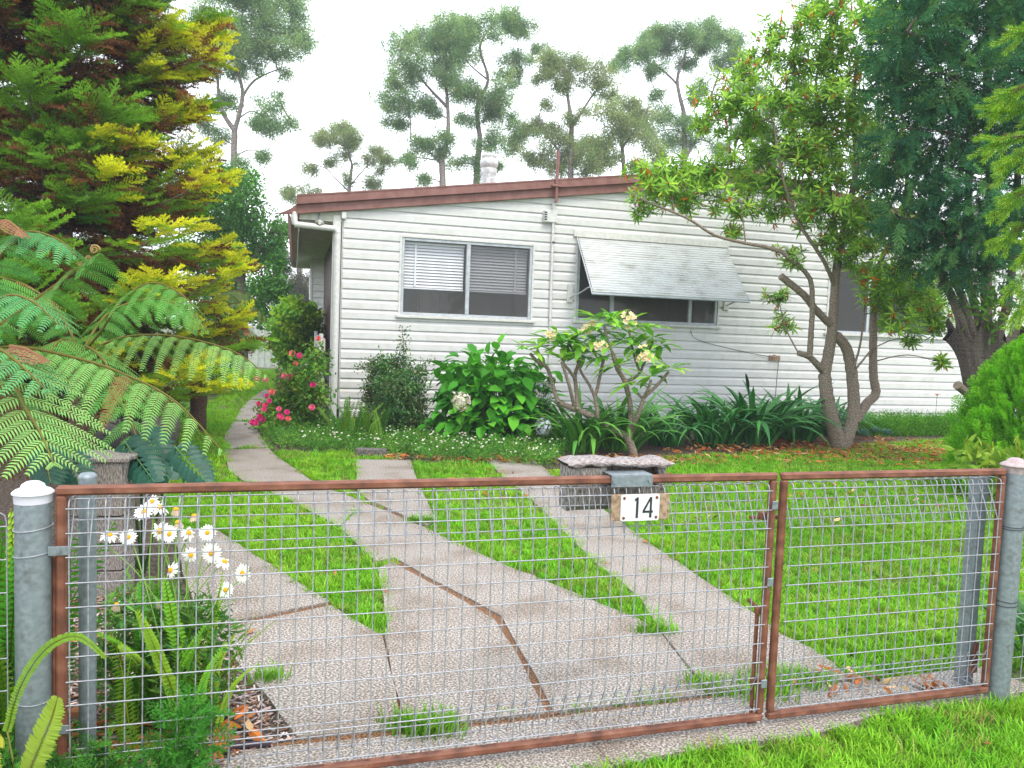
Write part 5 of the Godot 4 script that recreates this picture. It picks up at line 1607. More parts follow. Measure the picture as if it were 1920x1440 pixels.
	tree("gum_tree", "gum tree half hidden behind the orange flecked tree", "tree", g,
		[[[Vector3(16.683, 1.486, -50.000), Vector3(16.349, 6.914, -50.000), Vector3(16.041, 11.929, -50.000), Vector3(16.026, 14.910, -50.000)], 0.2, 0.1]],
		[[Vector3(15.62, 15.78, -48.46), 0.96], [Vector3(15.32, 14.30, -50.32), 0.86], [Vector3(16.70, 13.45, -49.27), 0.86], [Vector3(17.82, 15.53, -50.86), 0.76], [Vector3(15.96, 12.91, -49.92), 0.86], [Vector3(14.77, 12.05, -49.19), 0.62], [Vector3(18.29, 17.14, -50.57), 0.86], [Vector3(18.73, 13.89, -49.43), 1.03], [Vector3(20.95, 13.43, -51.46), 1.03], [Vector3(21.34, 14.83, -50.20), 1.03]],
		M.bark_gum, 0.04, clump, M.leaf_thin, 125.0, 0.15, 0.27, pal)
	tree("gum_tree", "grey green gum tree far off in the gap left of the house", "tree", g,
		[[[Vector3(-13.278, 0.370, -48.000), Vector3(-13.328, 2.994, -48.000), Vector3(-13.319, 5.925, -48.000), Vector3(-13.415, 7.538, -48.000)], 0.2, 0.1]],
		[[Vector3(-12.97, 3.59, -46.68), 0.82], [Vector3(-13.30, 5.95, -48.27), 0.73], [Vector3(-13.90, 7.13, -47.44), 0.66], [Vector3(-13.04, 2.37, -48.82), 0.73], [Vector3(-14.15, 4.26, -47.93), 0.73], [Vector3(-12.10, 4.28, -46.96), 0.79], [Vector3(-12.15, 2.73, -48.55), 0.82], [Vector3(-14.17, 2.30, -47.54), 0.82], [Vector3(-13.76, 1.68, -49.03), 0.73], [Vector3(-14.73, 5.88, -48.13), 0.66], [Vector3(-14.72, 3.23, -47.19), 0.79]],
		M.bark_gum, 0.04, clump, M.leaf_thin, 125.0, 0.15, 0.27, [Color(0.12, 0.13, 0.08), Color(0.10, 0.125, 0.07), Color(0.14, 0.13, 0.09)])

func back_trees() -> void:
	var clump := clump_mesh(30, 0.42, 0.20, 0.2, 0.3, true)
	tree("broadleaf_tree", "dense mid green broadleaf tree between the conifer and the house", "tree", "",
		[[[Vector3(-6.963, 0.186, -20.000), Vector3(-6.983, 1.560, -20.000), Vector3(-7.074, 3.189, -20.000), Vector3(-7.161, 4.531, -20.000)], 0.16, 0.1], [[Vector3(-7.039, 2.648, -20.000), Vector3(-6.533, 3.479, -20.000), Vector3(-6.267, 3.894, -20.000)], 0.07, 0.03], [[Vector3(-7.043, 2.919, -20.000), Vector3(-7.493, 3.982, -20.000), Vector3(-7.704, 4.511, -20.000)], 0.07, 0.03]],
		[[Vector3(-6.87, 4.64, -19.01), 0.62], [Vector3(-7.72, 4.00, -20.23), 0.62], [Vector3(-6.64, 3.94, -19.48), 0.62], [Vector3(-6.59, 3.41, -20.62), 0.55], [Vector3(-7.19, 3.18, -19.94), 0.69], [Vector3(-6.09, 2.38, -19.31), 0.52], [Vector3(-7.22, 2.12, -20.46), 0.69], [Vector3(-7.63, 2.07, -19.69), 0.55], [Vector3(-8.00, 5.01, -20.59), 0.41], [Vector3(-6.01, 3.78, -20.06), 0.30], [Vector3(-6.50, 1.71, -19.58), 0.41], [Vector3(-7.63, 5.25, -20.33), 0.34], [Vector3(-6.93, 5.06, -19.91), 0.34], [Vector3(-5.98, 2.92, -19.55), 0.30], [Vector3(-8.29, 3.17, -20.30), 0.62], [Vector3(-8.08, 4.30, -19.60), 0.55]],
		M.bark, 0.03, clump, M.leaf, 190.0, 0.18, 0.27, [Color(0.085, 0.26, 0.05), Color(0.06, 0.19, 0.04), Color(0.12, 0.32, 0.05)])
	var up := clump_mesh(34, 0.34, 0.06, -0.9, 0.25, false)
	tree("small_cypress", "bright green pointed cypress top showing above the roof", "tree", "",
		[[[Vector3(5.296, 1.423, -24.000), Vector3(5.156, 4.030, -24.000), Vector3(5.027, 6.439, -24.000), Vector3(4.993, 7.076, -24.000)], 0.08, 0.03]],
		[[Vector3(4.99, 7.16, -24.00), 0.12], [Vector3(4.98, 6.96, -24.00), 0.18], [Vector3(5.03, 6.76, -24.00), 0.25], [Vector3(5.01, 6.52, -24.00), 0.30], [Vector3(5.06, 6.20, -24.00), 0.33]],
		M.bark, 0.02, up, M.leaf, 260.0, 0.14, 0.22, [Color(0.16, 0.36, 0.03), Color(0.12, 0.30, 0.03)], 1.0, 1.4)
	# leafy vine on the side fence
	var vl := clump_mesh(26, 0.5, 0.42, -0.1, 0.3, true)
	tree("grape_vine", "yellow green large leaved vine beside the porch end", "vine", "",
		[[[Vector3(-4.514, 0.005, -16.000), Vector3(-4.502, 0.503, -16.000), Vector3(-4.558, 1.162, -16.000), Vector3(-4.599, 1.599, -16.000)], 0.03, 0.02], [[Vector3(-4.586, 0.483, -16.300), Vector3(-4.339, 1.054, -16.300), Vector3(-4.294, 1.614, -16.300)], 0.02, 0.01]],
		[[Vector3(-4.50, 1.60, -15.47), 0.33], [Vector3(-4.47, 1.27, -16.15), 0.38], [Vector3(-4.68, 1.16, -15.74), 0.31], [Vector3(-4.36, 1.72, -16.31), 0.27], [Vector3(-4.54, 1.91, -15.98), 0.24], [Vector3(-4.86, 1.42, -15.78), 0.16], [Vector3(-4.39, 0.94, -16.19), 0.29], [Vector3(-4.66, 0.89, -15.89), 0.20], [Vector3(-4.31, 1.39, -16.37), 0.26], [Vector3(-4.83, 1.70, -16.03), 0.15]],
		M.bark, 0.012, vl, M.leaf, 330.0, 0.13, 0.19, [Color(0.46, 0.68, 0.06), Color(0.34, 0.60, 0.06), Color(0.16, 0.40, 0.06), Color(0.26, 0.52, 0.06)])

func golden_conifer() -> void:
	var o := thing("golden_conifer", "huge feathery conifer with yellow green tips and brown inner twigs", "tree", Vector3(-5.248, 0.000, -8.800))
	var base := o.position
	var mb := MB.new()
	mb.tube(smooth([Vector3(0, -0.1, 0), Vector3(0.05, 2.5, 0.0), Vector3(-0.03, 5.5, 0.05), Vector3(0, 8.6, 0)], 5), taper(16, 0.24, 0.04), 10, Color.WHITE, true, 0.08)
	var green := []; var cg := PackedColorArray()
	var brown := []; var cb := PackedColorArray()
	var spray := spray_mesh(9, 1.0, 0.34, 0.085, 0.15)
	var dead := spray_mesh(6, 1.0, 0.30, 0.10, 0.4)
	var y := 0.75
	while y < 8.4:
		var big := lerpf(2.1, 1.58, smoothstep(2.2, 3.1, y)) * (1.0 - pow(maxf(0.0, y - 5.2) / 4.2, 1.6))
		for k in 6:
			var az := rf(0, TAU)
			var len := big * rf(0.72, 1.06)
			# the yard side carries the longest plumes
			var d := Vector3(cos(az), 0, sin(az))
			var rise := rf(-0.02, 0.26)
			var p := []
			for i in 5:
				var t := i / 4.0
				p.append(Vector3(0, y, 0) + d * len * t + Vector3.UP * (rise * len * t * t - 0.10 * len * sin(PI * t)))
			var ps := smooth(p, 3)
			mb.tube(ps, taper(ps.size(), 0.028, 0.006), 5, Color.WHITE, false)
			var side := Vector3(-d.z, 0, d.x)
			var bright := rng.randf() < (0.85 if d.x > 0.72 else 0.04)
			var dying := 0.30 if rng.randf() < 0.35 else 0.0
			var n := 17
			for i in n:
				var t := 0.22 + 0.78 * float(i) / (n - 1)
				var fi := t * (ps.size() - 1)
				var i0 := mini(int(fi), ps.size() - 2)
				var q := ps[i0].lerp(ps[i0 + 1], fi - i0)
				var tg := (ps[i0 + 1] - ps[i0]).normalized()
				for s: float in [-1.0, 1.0]:
					var reach := (0.10 + 0.36 * (1.0 - t) + 0.10 * sin(t * 9.0)) * len * 0.55
					for e in 2:
						var u := 0.15 + 0.8 * e * rf(0.8, 1.0)
						var dir := (tg * 0.9 + side * s * 0.8 + Vector3.UP * rf(-0.22, 0.38)).normalized()
						var pos := q + (tg * 0.6 + side * s * 0.8).normalized() * reach * u + Vector3.UP * rf(-0.06, 0.06)
						var sc := rf(0.20, 0.34)
						var b := facing(dir, Vector3.UP + rdir() * 0.5, sc)
						var tipness := t * 0.72 + u * 0.28
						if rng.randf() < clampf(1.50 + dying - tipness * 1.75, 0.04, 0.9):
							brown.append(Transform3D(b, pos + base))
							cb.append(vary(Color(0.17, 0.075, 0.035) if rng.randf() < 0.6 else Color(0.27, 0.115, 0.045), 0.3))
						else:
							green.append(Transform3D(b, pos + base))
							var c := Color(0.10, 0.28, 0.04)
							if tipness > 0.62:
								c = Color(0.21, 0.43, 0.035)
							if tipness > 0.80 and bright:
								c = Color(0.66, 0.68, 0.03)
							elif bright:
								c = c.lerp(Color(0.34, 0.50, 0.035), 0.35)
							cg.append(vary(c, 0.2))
			# plume at the end of the branch
			for e in 5:
				var tg := (ps[ps.size() - 1] - ps[ps.size() - 2]).normalized()
				green.append(Transform3D(facing((tg + rdir() * 0.35).normalized(), Vector3.UP + rdir() * 0.4, rf(0.24, 0.36)), ps[ps.size() - 1] - tg * rf(0.0, 0.2) + base))
				cg.append(vary(Color(0.72, 0.74, 0.03) if bright else Color(0.22, 0.44, 0.05), 0.2))
		y += 0.135
	part("trunk", mb.mesh(), M.bark, o)
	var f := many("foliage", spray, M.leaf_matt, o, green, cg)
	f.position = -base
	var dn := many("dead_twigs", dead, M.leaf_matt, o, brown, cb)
	dn.position = -base
	dn.set_meta("label", "brown dead inner foliage of the conifer")

func right_tree() -> void:
	var cl := [[Vector3(1.81, 3.69, -10.52), 0.30], [Vector3(1.70, 3.42, -11.07), 0.19], [Vector3(2.12, 3.53, -10.78), 0.26], [Vector3(2.48, 3.86, -11.30), 0.26], [Vector3(2.69, 4.82, -10.97), 0.30], [Vector3(2.91, 4.73, -10.60), 0.30], [Vector3(2.63, 4.58, -11.15), 0.23], [Vector3(2.88, 4.01, -10.85), 0.26], [Vector3(3.43, 4.00, -11.43), 0.30], [Vector3(3.63, 3.86, -11.07), 0.34], [Vector3(3.92, 3.72, -10.65), 0.34], [Vector3(3.42, 5.58, -11.22), 0.23], [Vector3(3.64, 5.28, -10.93), 0.26], [Vector3(3.66, 5.68, -10.66), 0.23], [Vector3(4.15, 5.51, -11.15), 0.30], [Vector3(4.28, 5.60, -10.78), 0.30], [Vector3(4.82, 6.22, -11.42), 0.34], [Vector3(4.90, 5.49, -11.01), 0.30], [Vector3(4.13, 4.85, -10.64), 0.30], [Vector3(3.92, 4.87, -11.23), 0.30], [Vector3(4.51, 4.78, -10.85), 0.34], [Vector3(5.10, 4.68, -11.46), 0.30], [Vector3(4.35, 4.34, -11.09), 0.30], [Vector3(3.64, 4.30, -10.76), 0.26], [Vector3(4.94, 4.04, -11.36), 0.34], [Vector3(5.06, 3.89, -10.95), 0.30], [Vector3(4.33, 3.43, -10.53), 0.34], [Vector3(5.09, 3.27, -11.22), 0.38], [Vector3(4.02, 3.32, -10.83), 0.26], [Vector3(3.66, 3.46, -11.31), 0.23], [Vector3(3.19, 3.47, -11.03), 0.21], [Vector3(2.74, 3.48, -10.75), 0.23], [Vector3(5.49, 3.29, -11.27), 0.30], [Vector3(4.66, 2.99, -10.90), 0.30], [Vector3(5.07, 2.61, -10.47), 0.34], [Vector3(5.71, 2.38, -11.13), 0.30], [Vector3(5.39, 1.98, -10.73), 0.34], [Vector3(5.98, 2.09, -11.31), 0.26], [Vector3(5.21, 2.13, -10.99), 0.23], [Vector3(4.91, 2.40, -10.71), 0.23], [Vector3(6.06, 1.87, -11.13), 0.19], [Vector3(3.68, 2.15, -10.93), 0.14], [Vector3(3.87, 1.82, -11.20), 0.14], [Vector3(4.67, 2.64, -11.04), 0.19], [Vector3(5.58, 1.62, -10.91), 0.09], [Vector3(6.11, 1.34, -11.07), 0.08], [Vector3(4.31, 2.99, -10.96), 0.19], [Vector3(3.74, 2.73, -10.78), 0.15], [Vector3(2.99, 3.10, -11.06), 0.11], [Vector3(4.13, 6.03, -10.82), 0.26], [Vector3(5.35, 6.01, -11.39), 0.30], [Vector3(5.31, 5.01, -11.02), 0.30], [Vector3(5.19, 4.19, -10.65), 0.30], [Vector3(3.32, 4.61, -11.18), 0.23], [Vector3(3.05, 5.25, -10.92), 0.20], [Vector3(3.50, 5.90, -11.28), 0.18], [Vector3(3.93, 6.13, -11.07), 0.21], [Vector3(3.54, 4.87, -10.77), 0.26], [Vector3(3.52, 4.27, -11.28), 0.26], [Vector3(4.14, 4.59, -10.97), 0.26], [Vector3(3.83, 4.07, -10.65), 0.26], [Vector3(4.54, 5.31, -11.16), 0.26], [Vector3(3.01, 4.38, -10.88), 0.21], [Vector3(2.41, 3.48, -11.25), 0.18], [Vector3(2.65, 3.82, -11.03), 0.20], [Vector3(2.07, 3.82, -10.79), 0.20], [Vector3(4.85, 3.42, -11.24), 0.26], [Vector3(4.32, 3.86, -10.93), 0.23], [Vector3(4.82, 5.97, -10.61), 0.26]]
	var limbs := [
		[[Vector3(4.820, -0.031, -11.200), Vector3(4.771, 0.116, -11.200), Vector3(4.657, 0.423, -11.200), Vector3(4.555, 0.808, -11.200), Vector3(4.503, 1.115, -11.200)], 0.135, 0.085],
		[[Vector3(4.503, 1.115, -11.200), Vector3(4.555, 1.502, -11.200), Vector3(4.575, 1.886, -11.200), Vector3(4.575, 2.343, -11.200), Vector3(4.549, 2.787, -11.100), Vector3(4.603, 3.371, -11.000)], 0.085, 0.05],
		[[Vector3(4.603, 3.371, -11.000), Vector3(4.669, 4.034, -11.000), Vector3(4.619, 4.860, -11.100), Vector3(4.680, 5.696, -11.200)], 0.05, 0.02],
		[[Vector3(4.519, 1.114, -11.220), Vector3(4.348, 1.244, -11.100), Vector3(4.200, 1.355, -11.050), Vector3(4.035, 1.396, -11.000)], 0.055, 0.04],
		[[Vector3(4.196, 1.356, -11.000), Vector3(4.176, 1.718, -10.950), Vector3(4.151, 2.044, -10.900), Vector3(4.058, 2.419, -10.800), Vector3(3.795, 2.634, -10.700), Vector3(3.604, 2.771, -10.700)], 0.042, 0.028],
		[[Vector3(3.604, 2.771, -10.700), Vector3(3.360, 2.834, -10.700), Vector3(3.110, 2.868, -10.700), Vector3(2.658, 2.947, -10.600), Vector3(2.265, 3.139, -10.500), Vector3(1.812, 3.281, -10.400), Vector3(1.596, 3.364, -10.400)], 0.03, 0.012],
		[[Vector3(4.566, 1.794, -11.200), Vector3(4.239, 2.037, -11.050), Vector3(4.058, 2.215, -11.000), Vector3(3.685, 2.456, -10.900)], 0.055, 0.05],
		[[Vector3(4.826, -0.007, -11.200), Vector3(4.869, 0.158, -11.200), Vector3(4.967, 0.406, -11.250), Vector3(5.001, 0.683, -11.300), Vector3(4.939, 1.126, -11.300), Vector3(4.815, 1.487, -11.250), Vector3(4.628, 1.673, -11.200)], 0.11, 0.07],
		[[Vector3(5.004, 0.431, -11.250), Vector3(5.210, 0.687, -11.350), Vector3(5.356, 0.837, -11.400), Vector3(5.307, 1.080, -11.400), Vector3(5.272, 1.470, -11.400), Vector3(5.249, 1.914, -11.400), Vector3(5.208, 2.378, -11.400)], 0.075, 0.05],
		[[Vector3(5.208, 2.378, -11.400), Vector3(5.315, 2.845, -11.400), Vector3(5.650, 3.345, -11.600), Vector3(5.726, 4.064, -11.700), Vector3(5.574, 5.064, -11.700)], 0.045, 0.02],
		[[Vector3(4.575, 2.343, -11.200), Vector3(4.312, 2.695, -11.000), Vector3(3.871, 3.169, -10.800), Vector3(3.582, 3.717, -10.700), Vector3(3.389, 4.490, -10.700)], 0.035, 0.012],
		[[Vector3(4.590, 2.798, -11.200), Vector3(4.489, 3.563, -11.300), Vector3(4.320, 4.407, -11.400), Vector3(4.184, 5.302, -11.400), Vector3(4.369, 5.977, -11.400)], 0.035, 0.012],
		[[Vector3(5.295, 1.917, -11.500), Vector3(5.504, 1.830, -11.400), Vector3(5.770, 1.763, -11.300), Vector3(6.140, 1.777, -11.200)], 0.03, 0.012],
		[[Vector3(5.689, 2.128, -11.500), Vector3(5.892, 2.565, -11.500), Vector3(5.946, 2.715, -11.400), Vector3(6.242, 2.895, -11.400)], 0.035, 0.015],
		[[Vector3(4.895, 1.130, -11.200), Vector3(4.984, 1.518, -11.200), Vector3(5.013, 1.979, -11.200), Vector3(5.015, 2.512, -11.200)], 0.02, 0.008],
		[[Vector3(4.959, 1.209, -11.200), Vector3(5.173, 1.446, -11.300), Vector3(5.332, 1.604, -11.500)], 0.018, 0.008],
		[[Vector3(4.035, 1.396, -11.000), Vector3(3.891, 1.631, -11.000), Vector3(3.787, 1.853, -11.000), Vector3(3.706, 2.187, -11.000)], 0.012, 0.005],
		[[Vector3(3.110, 2.868, -10.700), Vector3(3.066, 3.125, -10.700), Vector3(3.020, 3.410, -10.700)], 0.012, 0.006]]
	var base := Vector3(limbs[0][0][0])
	var o := thing("orange_flecked_tree", "many stemmed tree with scattered orange leaves standing on the lawn before the house", "tree", Vector3(base.x, 0, base.z))
	var off := Transform3D(Basis(), -o.position)
	part("trunk", wood(limbs, cl, 0.011, 10, 0.07), M.bark_smooth, o, off)
	# whorls of lance-shaped leaves, some with an old orange leaf
	var whorl := []
	for v in 6:
		var mb := MB.new()
		for i in 13:
			var a := TAU * i / 13.0 * 2.4
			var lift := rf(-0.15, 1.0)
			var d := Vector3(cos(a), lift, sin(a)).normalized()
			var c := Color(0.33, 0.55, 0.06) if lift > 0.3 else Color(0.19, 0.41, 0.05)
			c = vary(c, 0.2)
			if v >= 4 and i < 2:
				c = vary(Color(0.72, 0.17, 0.012), 0.15)
				d.y = -0.9
				d = d.normalized()
			mb.leaf(Transform3D(facing(d, Vector3.UP), Vector3(0, -0.05 + 0.06 * lift, 0)), rf(0.10, 0.15), rf(0.024, 0.031), rf(0.05, 0.3), 0.12, c)
		mb.rod(Vector3(0, -0.14, 0), Vector3(0, 0.01, 0), 0.003, 4, Color(0.10, 0.07, 0.04))
		whorl.append(mb.mesh())
	var list := []
	for c: Array in cl:
		var ctr: Vector3 = c[0]
		var r: float = c[1]
		for i in int(400.0 * r * r + 5):
			var d := rdir()
			d.y = d.y * 0.8 + 0.1
			var p := ctr + d * r * 1.45 * pow(rng.randf(), 0.5)
			var dir := (d * 0.7 + Vector3.UP * 0.7 + rdir() * 0.4).normalized()
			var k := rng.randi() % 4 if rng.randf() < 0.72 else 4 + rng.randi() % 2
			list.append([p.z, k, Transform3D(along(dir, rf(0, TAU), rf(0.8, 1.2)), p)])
	list.sort_custom(func(a: Array, b: Array) -> bool: return a[0] > b[0])
	var rest := [[], [], [], [], [], []]
	for i in list.size():
		var e: Array = list[i]
		if i < 296:
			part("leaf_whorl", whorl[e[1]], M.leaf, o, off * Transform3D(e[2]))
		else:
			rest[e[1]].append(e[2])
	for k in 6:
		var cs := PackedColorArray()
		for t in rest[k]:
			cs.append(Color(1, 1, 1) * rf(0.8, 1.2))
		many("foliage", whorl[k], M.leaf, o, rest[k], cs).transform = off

func right_conifers() -> void:
	# dark drooping conifer over a ragged, many stemmed trunk
	var cl := [[Vector3(4.27, 5.07, -8.97), 0.40], [Vector3(5.17, 5.53, -9.77), 0.46], [Vector3(5.36, 5.32, -9.21), 0.46], [Vector3(6.37, 5.58, -10.12), 0.46], [Vector3(4.73, 4.75, -9.56), 0.40], [Vector3(4.92, 4.63, -8.99), 0.46], [Vector3(5.95, 4.90, -9.91), 0.46], [Vector3(4.50, 4.13, -9.42), 0.33], [Vector3(5.46, 4.32, -10.26), 0.46], [Vector3(5.68, 4.18, -9.69), 0.46], [Vector3(5.77, 4.11, -9.13), 0.46], [Vector3(4.94, 3.63, -9.95), 0.36], [Vector3(5.22, 3.49, -9.48), 0.46], [Vector3(5.39, 3.39, -8.91), 0.46], [Vector3(5.09, 3.01, -9.76), 0.33], [Vector3(5.30, 2.83, -9.31), 0.40], [Vector3(6.23, 2.96, -10.09), 0.40], [Vector3(5.30, 2.54, -9.60), 0.25], [Vector3(5.56, 2.46, -9.27), 0.28], [Vector3(4.56, 5.07, -9.80), 0.26], [Vector3(4.62, 3.09, -9.50), 0.23], [Vector3(5.06, 2.70, -9.92), 0.21], [Vector3(6.60, 4.88, -9.78), 0.59], [Vector3(6.27, 3.45, -9.06), 0.59], [Vector3(4.48, 4.70, -9.85), 0.23], [Vector3(4.44, 3.79, -9.56), 0.23], [Vector3(4.59, 5.60, -8.96), 0.46], [Vector3(5.73, 6.11, -9.91), 0.53], [Vector3(5.98, 5.72, -9.27), 0.53]]
	var o := thing("dark_conifer", "tall dark blue green conifer at the right over a ragged grey trunk", "tree", Vector3(6.167, 0.000, -9.900))
	var off := Transform3D(Basis(), -o.position)
	var stems := [[[Vector3(5.717, 1.643, -9.800), Vector3(5.513, 2.103, -9.800), Vector3(5.357, 2.397, -9.800), Vector3(5.229, 2.756, -9.800), Vector3(5.128, 3.213, -9.800)], 0.06, 0.045], [[Vector3(5.779, 1.712, -9.800), Vector3(5.608, 2.174, -9.800), Vector3(5.449, 2.500, -9.800), Vector3(5.370, 3.091, -9.800)], 0.055, 0.04], [[Vector3(5.934, 1.785, -9.900), Vector3(5.700, 2.277, -9.800), Vector3(5.567, 2.703, -9.800), Vector3(5.582, 3.361, -9.800), Vector3(5.522, 4.528, -9.800)], 0.05, 0.04], [[Vector3(5.952, 1.652, -9.800), Vector3(5.887, 2.450, -9.800), Vector3(5.890, 3.242, -9.800), Vector3(5.719, 4.535, -9.800), Vector3(5.682, 5.810, -9.800)], 0.07, 0.05], [[Vector3(6.057, 1.589, -9.800), Vector3(6.176, 2.195, -9.800), Vector3(6.193, 2.793, -9.800), Vector3(6.167, 3.905, -9.800)], 0.06, 0.04]]
	var ck := []
	for c: Array in cl:
		ck.append(c)
	part("stem", wood(stems, ck, 0.018, 9, 0.05), M.bark, o, off)
	# torn fibrous trunk: ridged and splayed
	var tk := MB.new()
	var pts := smooth([Vector3(6.309, 0.102, -9.900), Vector3(6.140, 0.708, -9.850), Vector3(6.003, 1.183, -9.800), Vector3(5.949, 1.517, -9.800), Vector3(5.914, 1.785, -9.800)], 4)
	var n := 40
	var k0 := tk.v.size()
	for i in pts.size():
		var t := float(i) / (pts.size() - 1)
		var r := lerpf(0.24, 0.20, t) + 0.22 * t * t * t
		for j in n:
			var a := TAU * j / n
			var rr := r * (1.0 + 0.12 * sin(a * 11.0 + t * 2.0) + 0.05 * sin(a * 23.0 + t * 9.0))
			var d := Vector3(cos(a), 0, sin(a))
			tk.v.append(pts[i] + d * rr + Vector3.UP * (0.16 * t * sin(a * 7.0) * t)); tk.n.append(d); tk.c.append(Color.WHITE)
	for i in pts.size() - 1:
		for j in n:
			var a := k0 + i * n + j
			var b := k0 + i * n + (j + 1) % n
			tk.ix.append_array(PackedInt32Array([a, b, a + n, b, b + n, a + n]))
	part("ragged_trunk", tk.mesh(), M.ragged, o, off)
	var cut := MB.new()
	cut.tube(PackedVector3Array([Vector3(5.790, 0.942, -9.750), Vector3(5.511, 1.097, -9.600)]), PackedFloat32Array([0.05, 0.055]), 10, Color.WHITE)
	part("sawn_stub", cut.mesh(), M.bark_smooth, o, off)
	var spray := spray_mesh(7, 1.0, 0.30, 0.12, 0.35)
	var xf := []
	var cols := PackedColorArray()
	cols = fill_clusters(xf, cols, cl, 720.0, 0.17, 0.30, [Color(0.055, 0.20, 0.095), Color(0.08, 0.26, 0.105), Color(0.04, 0.155, 0.08), Color(0.13, 0.31, 0.10)], 0.8, -0.15)
	many("foliage", spray, M.leaf_matt, o, xf, cols).transform = off
	# young leafy shoots growing from the trunk
	var sh := clump_mesh(20, 0.75, 0.2, -0.2, 0.3, true)
	var x2 := []
	var c2 := PackedColorArray()
	c2 = fill_clusters(x2, c2, [[Vector3(5.49, 2.08, -9.21), 0.18], [Vector3(5.90, 2.17, -9.56), 0.16], [Vector3(5.70, 1.90, -9.36), 0.16], [Vector3(6.12, 1.92, -9.68), 0.16], [Vector3(5.58, 2.29, -9.49), 0.13]], 120.0, 0.12, 0.18, [Color(0.10, 0.26, 0.03), Color(0.16, 0.24, 0.04), Color(0.28, 0.16, 0.05)], 0.8)
	many("shoots", sh, M.leaf, o, x2, c2).transform = off

	# bright thuja bush: upright fans over a rounded cone
	var tb := thing("thuja_bush", "bright lime green thuja bush beside the right gate post", "bush", Vector3(5.481, 0.000, -8.000))
	var st := MB.new()
	st.tube(PackedVector3Array([Vector3(0, -0.05, 0), Vector3(0, 0.8, 0), Vector3(0.02, 1.5, 0)]), PackedFloat32Array([0.06, 0.04, 0.01]), 8, Color.WHITE)
	part("trunk", st.mesh(), M.bark, tb)
	var fan := spray_mesh(6, 1.0, 0.42, 0.16, -0.1)
	var bx2 := []
	var bc := PackedColorArray()
	for i in 3600:
		var v := pow(rng.randf(), 0.8)
		var a := rf(0, TAU)
		var y := v * 1.62
		var r := 0.78 * pow(maxf(0.0, 1.0 - pow(v, 2.2)), 0.62) * (1.0 + 0.10 * sin(a * 7.0 + y * 9.0) + 0.06 * sin(a * 13.0 - y * 15.0))
		r *= rf(0.82, 1.0) if rng.randf() < 0.7 else rf(0.5, 0.9)
		var d := Vector3(cos(a), 0, sin(a))
		bx2.append(Transform3D(facing((d * 0.55 + Vector3.UP * 1.0 + rdir() * 0.25).normalized(), Vector3(-d.z, 0, d.x) + rdir() * 0.4, rf(0.09, 0.16)), d * r + Vector3.UP * y))
		bc.append(vary([Color(0.20, 0.56, 0.02), Color(0.15, 0.47, 0.018), Color(0.26, 0.62, 0.03)][rng.randi() % 3], 0.2))
	many("foliage", fan, M.leaf_matt, tb, bx2, bc)

	# bottlebrush hanging in at the right edge
	var bb := thing("bottlebrush_tree", "bottlebrush with fine bright leaves hanging in at the right edge", "tree", Vector3(4.55, 0, -5.2))
	var bw := MB.new()
	var o2 := bb.position
	bw.tube(smooth([Vector3(0.2, -0.1, 0), Vector3(0.1, 1.2, 0.1), Vector3(-0.1, 2.6, 0.2), Vector3(-0.4, 3.8, 0.3)], 5), taper(16, 0.10, 0.03), 9, Color.WHITE, true, 0.06)
	var twig := MB.new()
	for i in 80:
		var t := float(i) / 80.0
		var a := i * 2.4
		var d := Vector3(cos(a), 0.55 + 0.5 * t, sin(a)).normalized()
		twig.blade(Transform3D(along(d, rf(0, TAU)), Vector3(0, 0.03 + t * 0.27, 0)), rf(0.045, 0.07), 0.0075, 0.1, vary(Color(0.28, 0.52, 0.04) if t > 0.4 else Color(0.15, 0.38, 0.04), 0.2))
	twig.rod(Vector3(0, -0.1, 0), Vector3(0, 0.3, 0), 0.0035, 5, Color(0.22, 0.12, 0.06))
	var tm := twig.mesh()
	var sx := []
	var sc := PackedColorArray()
	for q: Array in [[[Vector3(3.070, 3.215, -4.600), Vector3(2.971, 3.121, -4.600), Vector3(2.867, 3.072, -4.600), Vector3(2.814, 3.040, -4.600)], 0.012, 0.005], [[Vector3(3.184, 3.068, -4.700), Vector3(3.031, 3.016, -4.700), Vector3(2.907, 2.996, -4.700), Vector3(2.845, 2.978, -4.700)], 0.012, 0.005], [[Vector3(3.131, 2.870, -4.600), Vector3(2.950, 2.818, -4.600), Vector3(2.828, 2.789, -4.600), Vector3(2.768, 2.774, -4.600)], 0.012, 0.005], [[Vector3(3.070, 2.768, -4.500), Vector3(2.937, 2.718, -4.500), Vector3(2.835, 2.670, -4.500), Vector3(2.785, 2.623, -4.500)], 0.012, 0.005], [[Vector3(3.172, 2.582, -4.600), Vector3(3.036, 2.531, -4.600), Vector3(2.933, 2.466, -4.600), Vector3(2.873, 2.433, -4.600)], 0.012, 0.005], [[Vector3(3.241, 2.416, -4.700), Vector3(3.120, 2.349, -4.700), Vector3(2.998, 2.281, -4.700), Vector3(2.943, 2.248, -4.700)], 0.012, 0.005], [[Vector3(3.142, 2.291, -4.500), Vector3(2.995, 2.225, -4.500), Vector3(2.959, 2.103, -4.500), Vector3(2.908, 1.979, -4.500)], 0.014, 0.005], [[Vector3(3.148, 2.673, -4.600), Vector3(3.066, 2.548, -4.600), Vector3(3.040, 2.301, -4.600), Vector3(2.991, 2.144, -4.600)], 0.014, 0.005], [[Vector3(3.140, 2.140, -4.500), Vector3(3.041, 2.045, -4.500), Vector3(2.961, 1.905, -4.500), Vector3(2.922, 1.812, -4.500)], 0.012, 0.005], [[Vector3(3.108, 3.485, -4.600), Vector3(2.960, 3.420, -4.600), Vector3(2.871, 3.387, -4.600)], 0.012, 0.005], [[Vector3(3.331, 1.945, -4.700), Vector3(3.208, 1.877, -4.700), Vector3(3.135, 1.794, -4.700)], 0.012, 0.005]]:
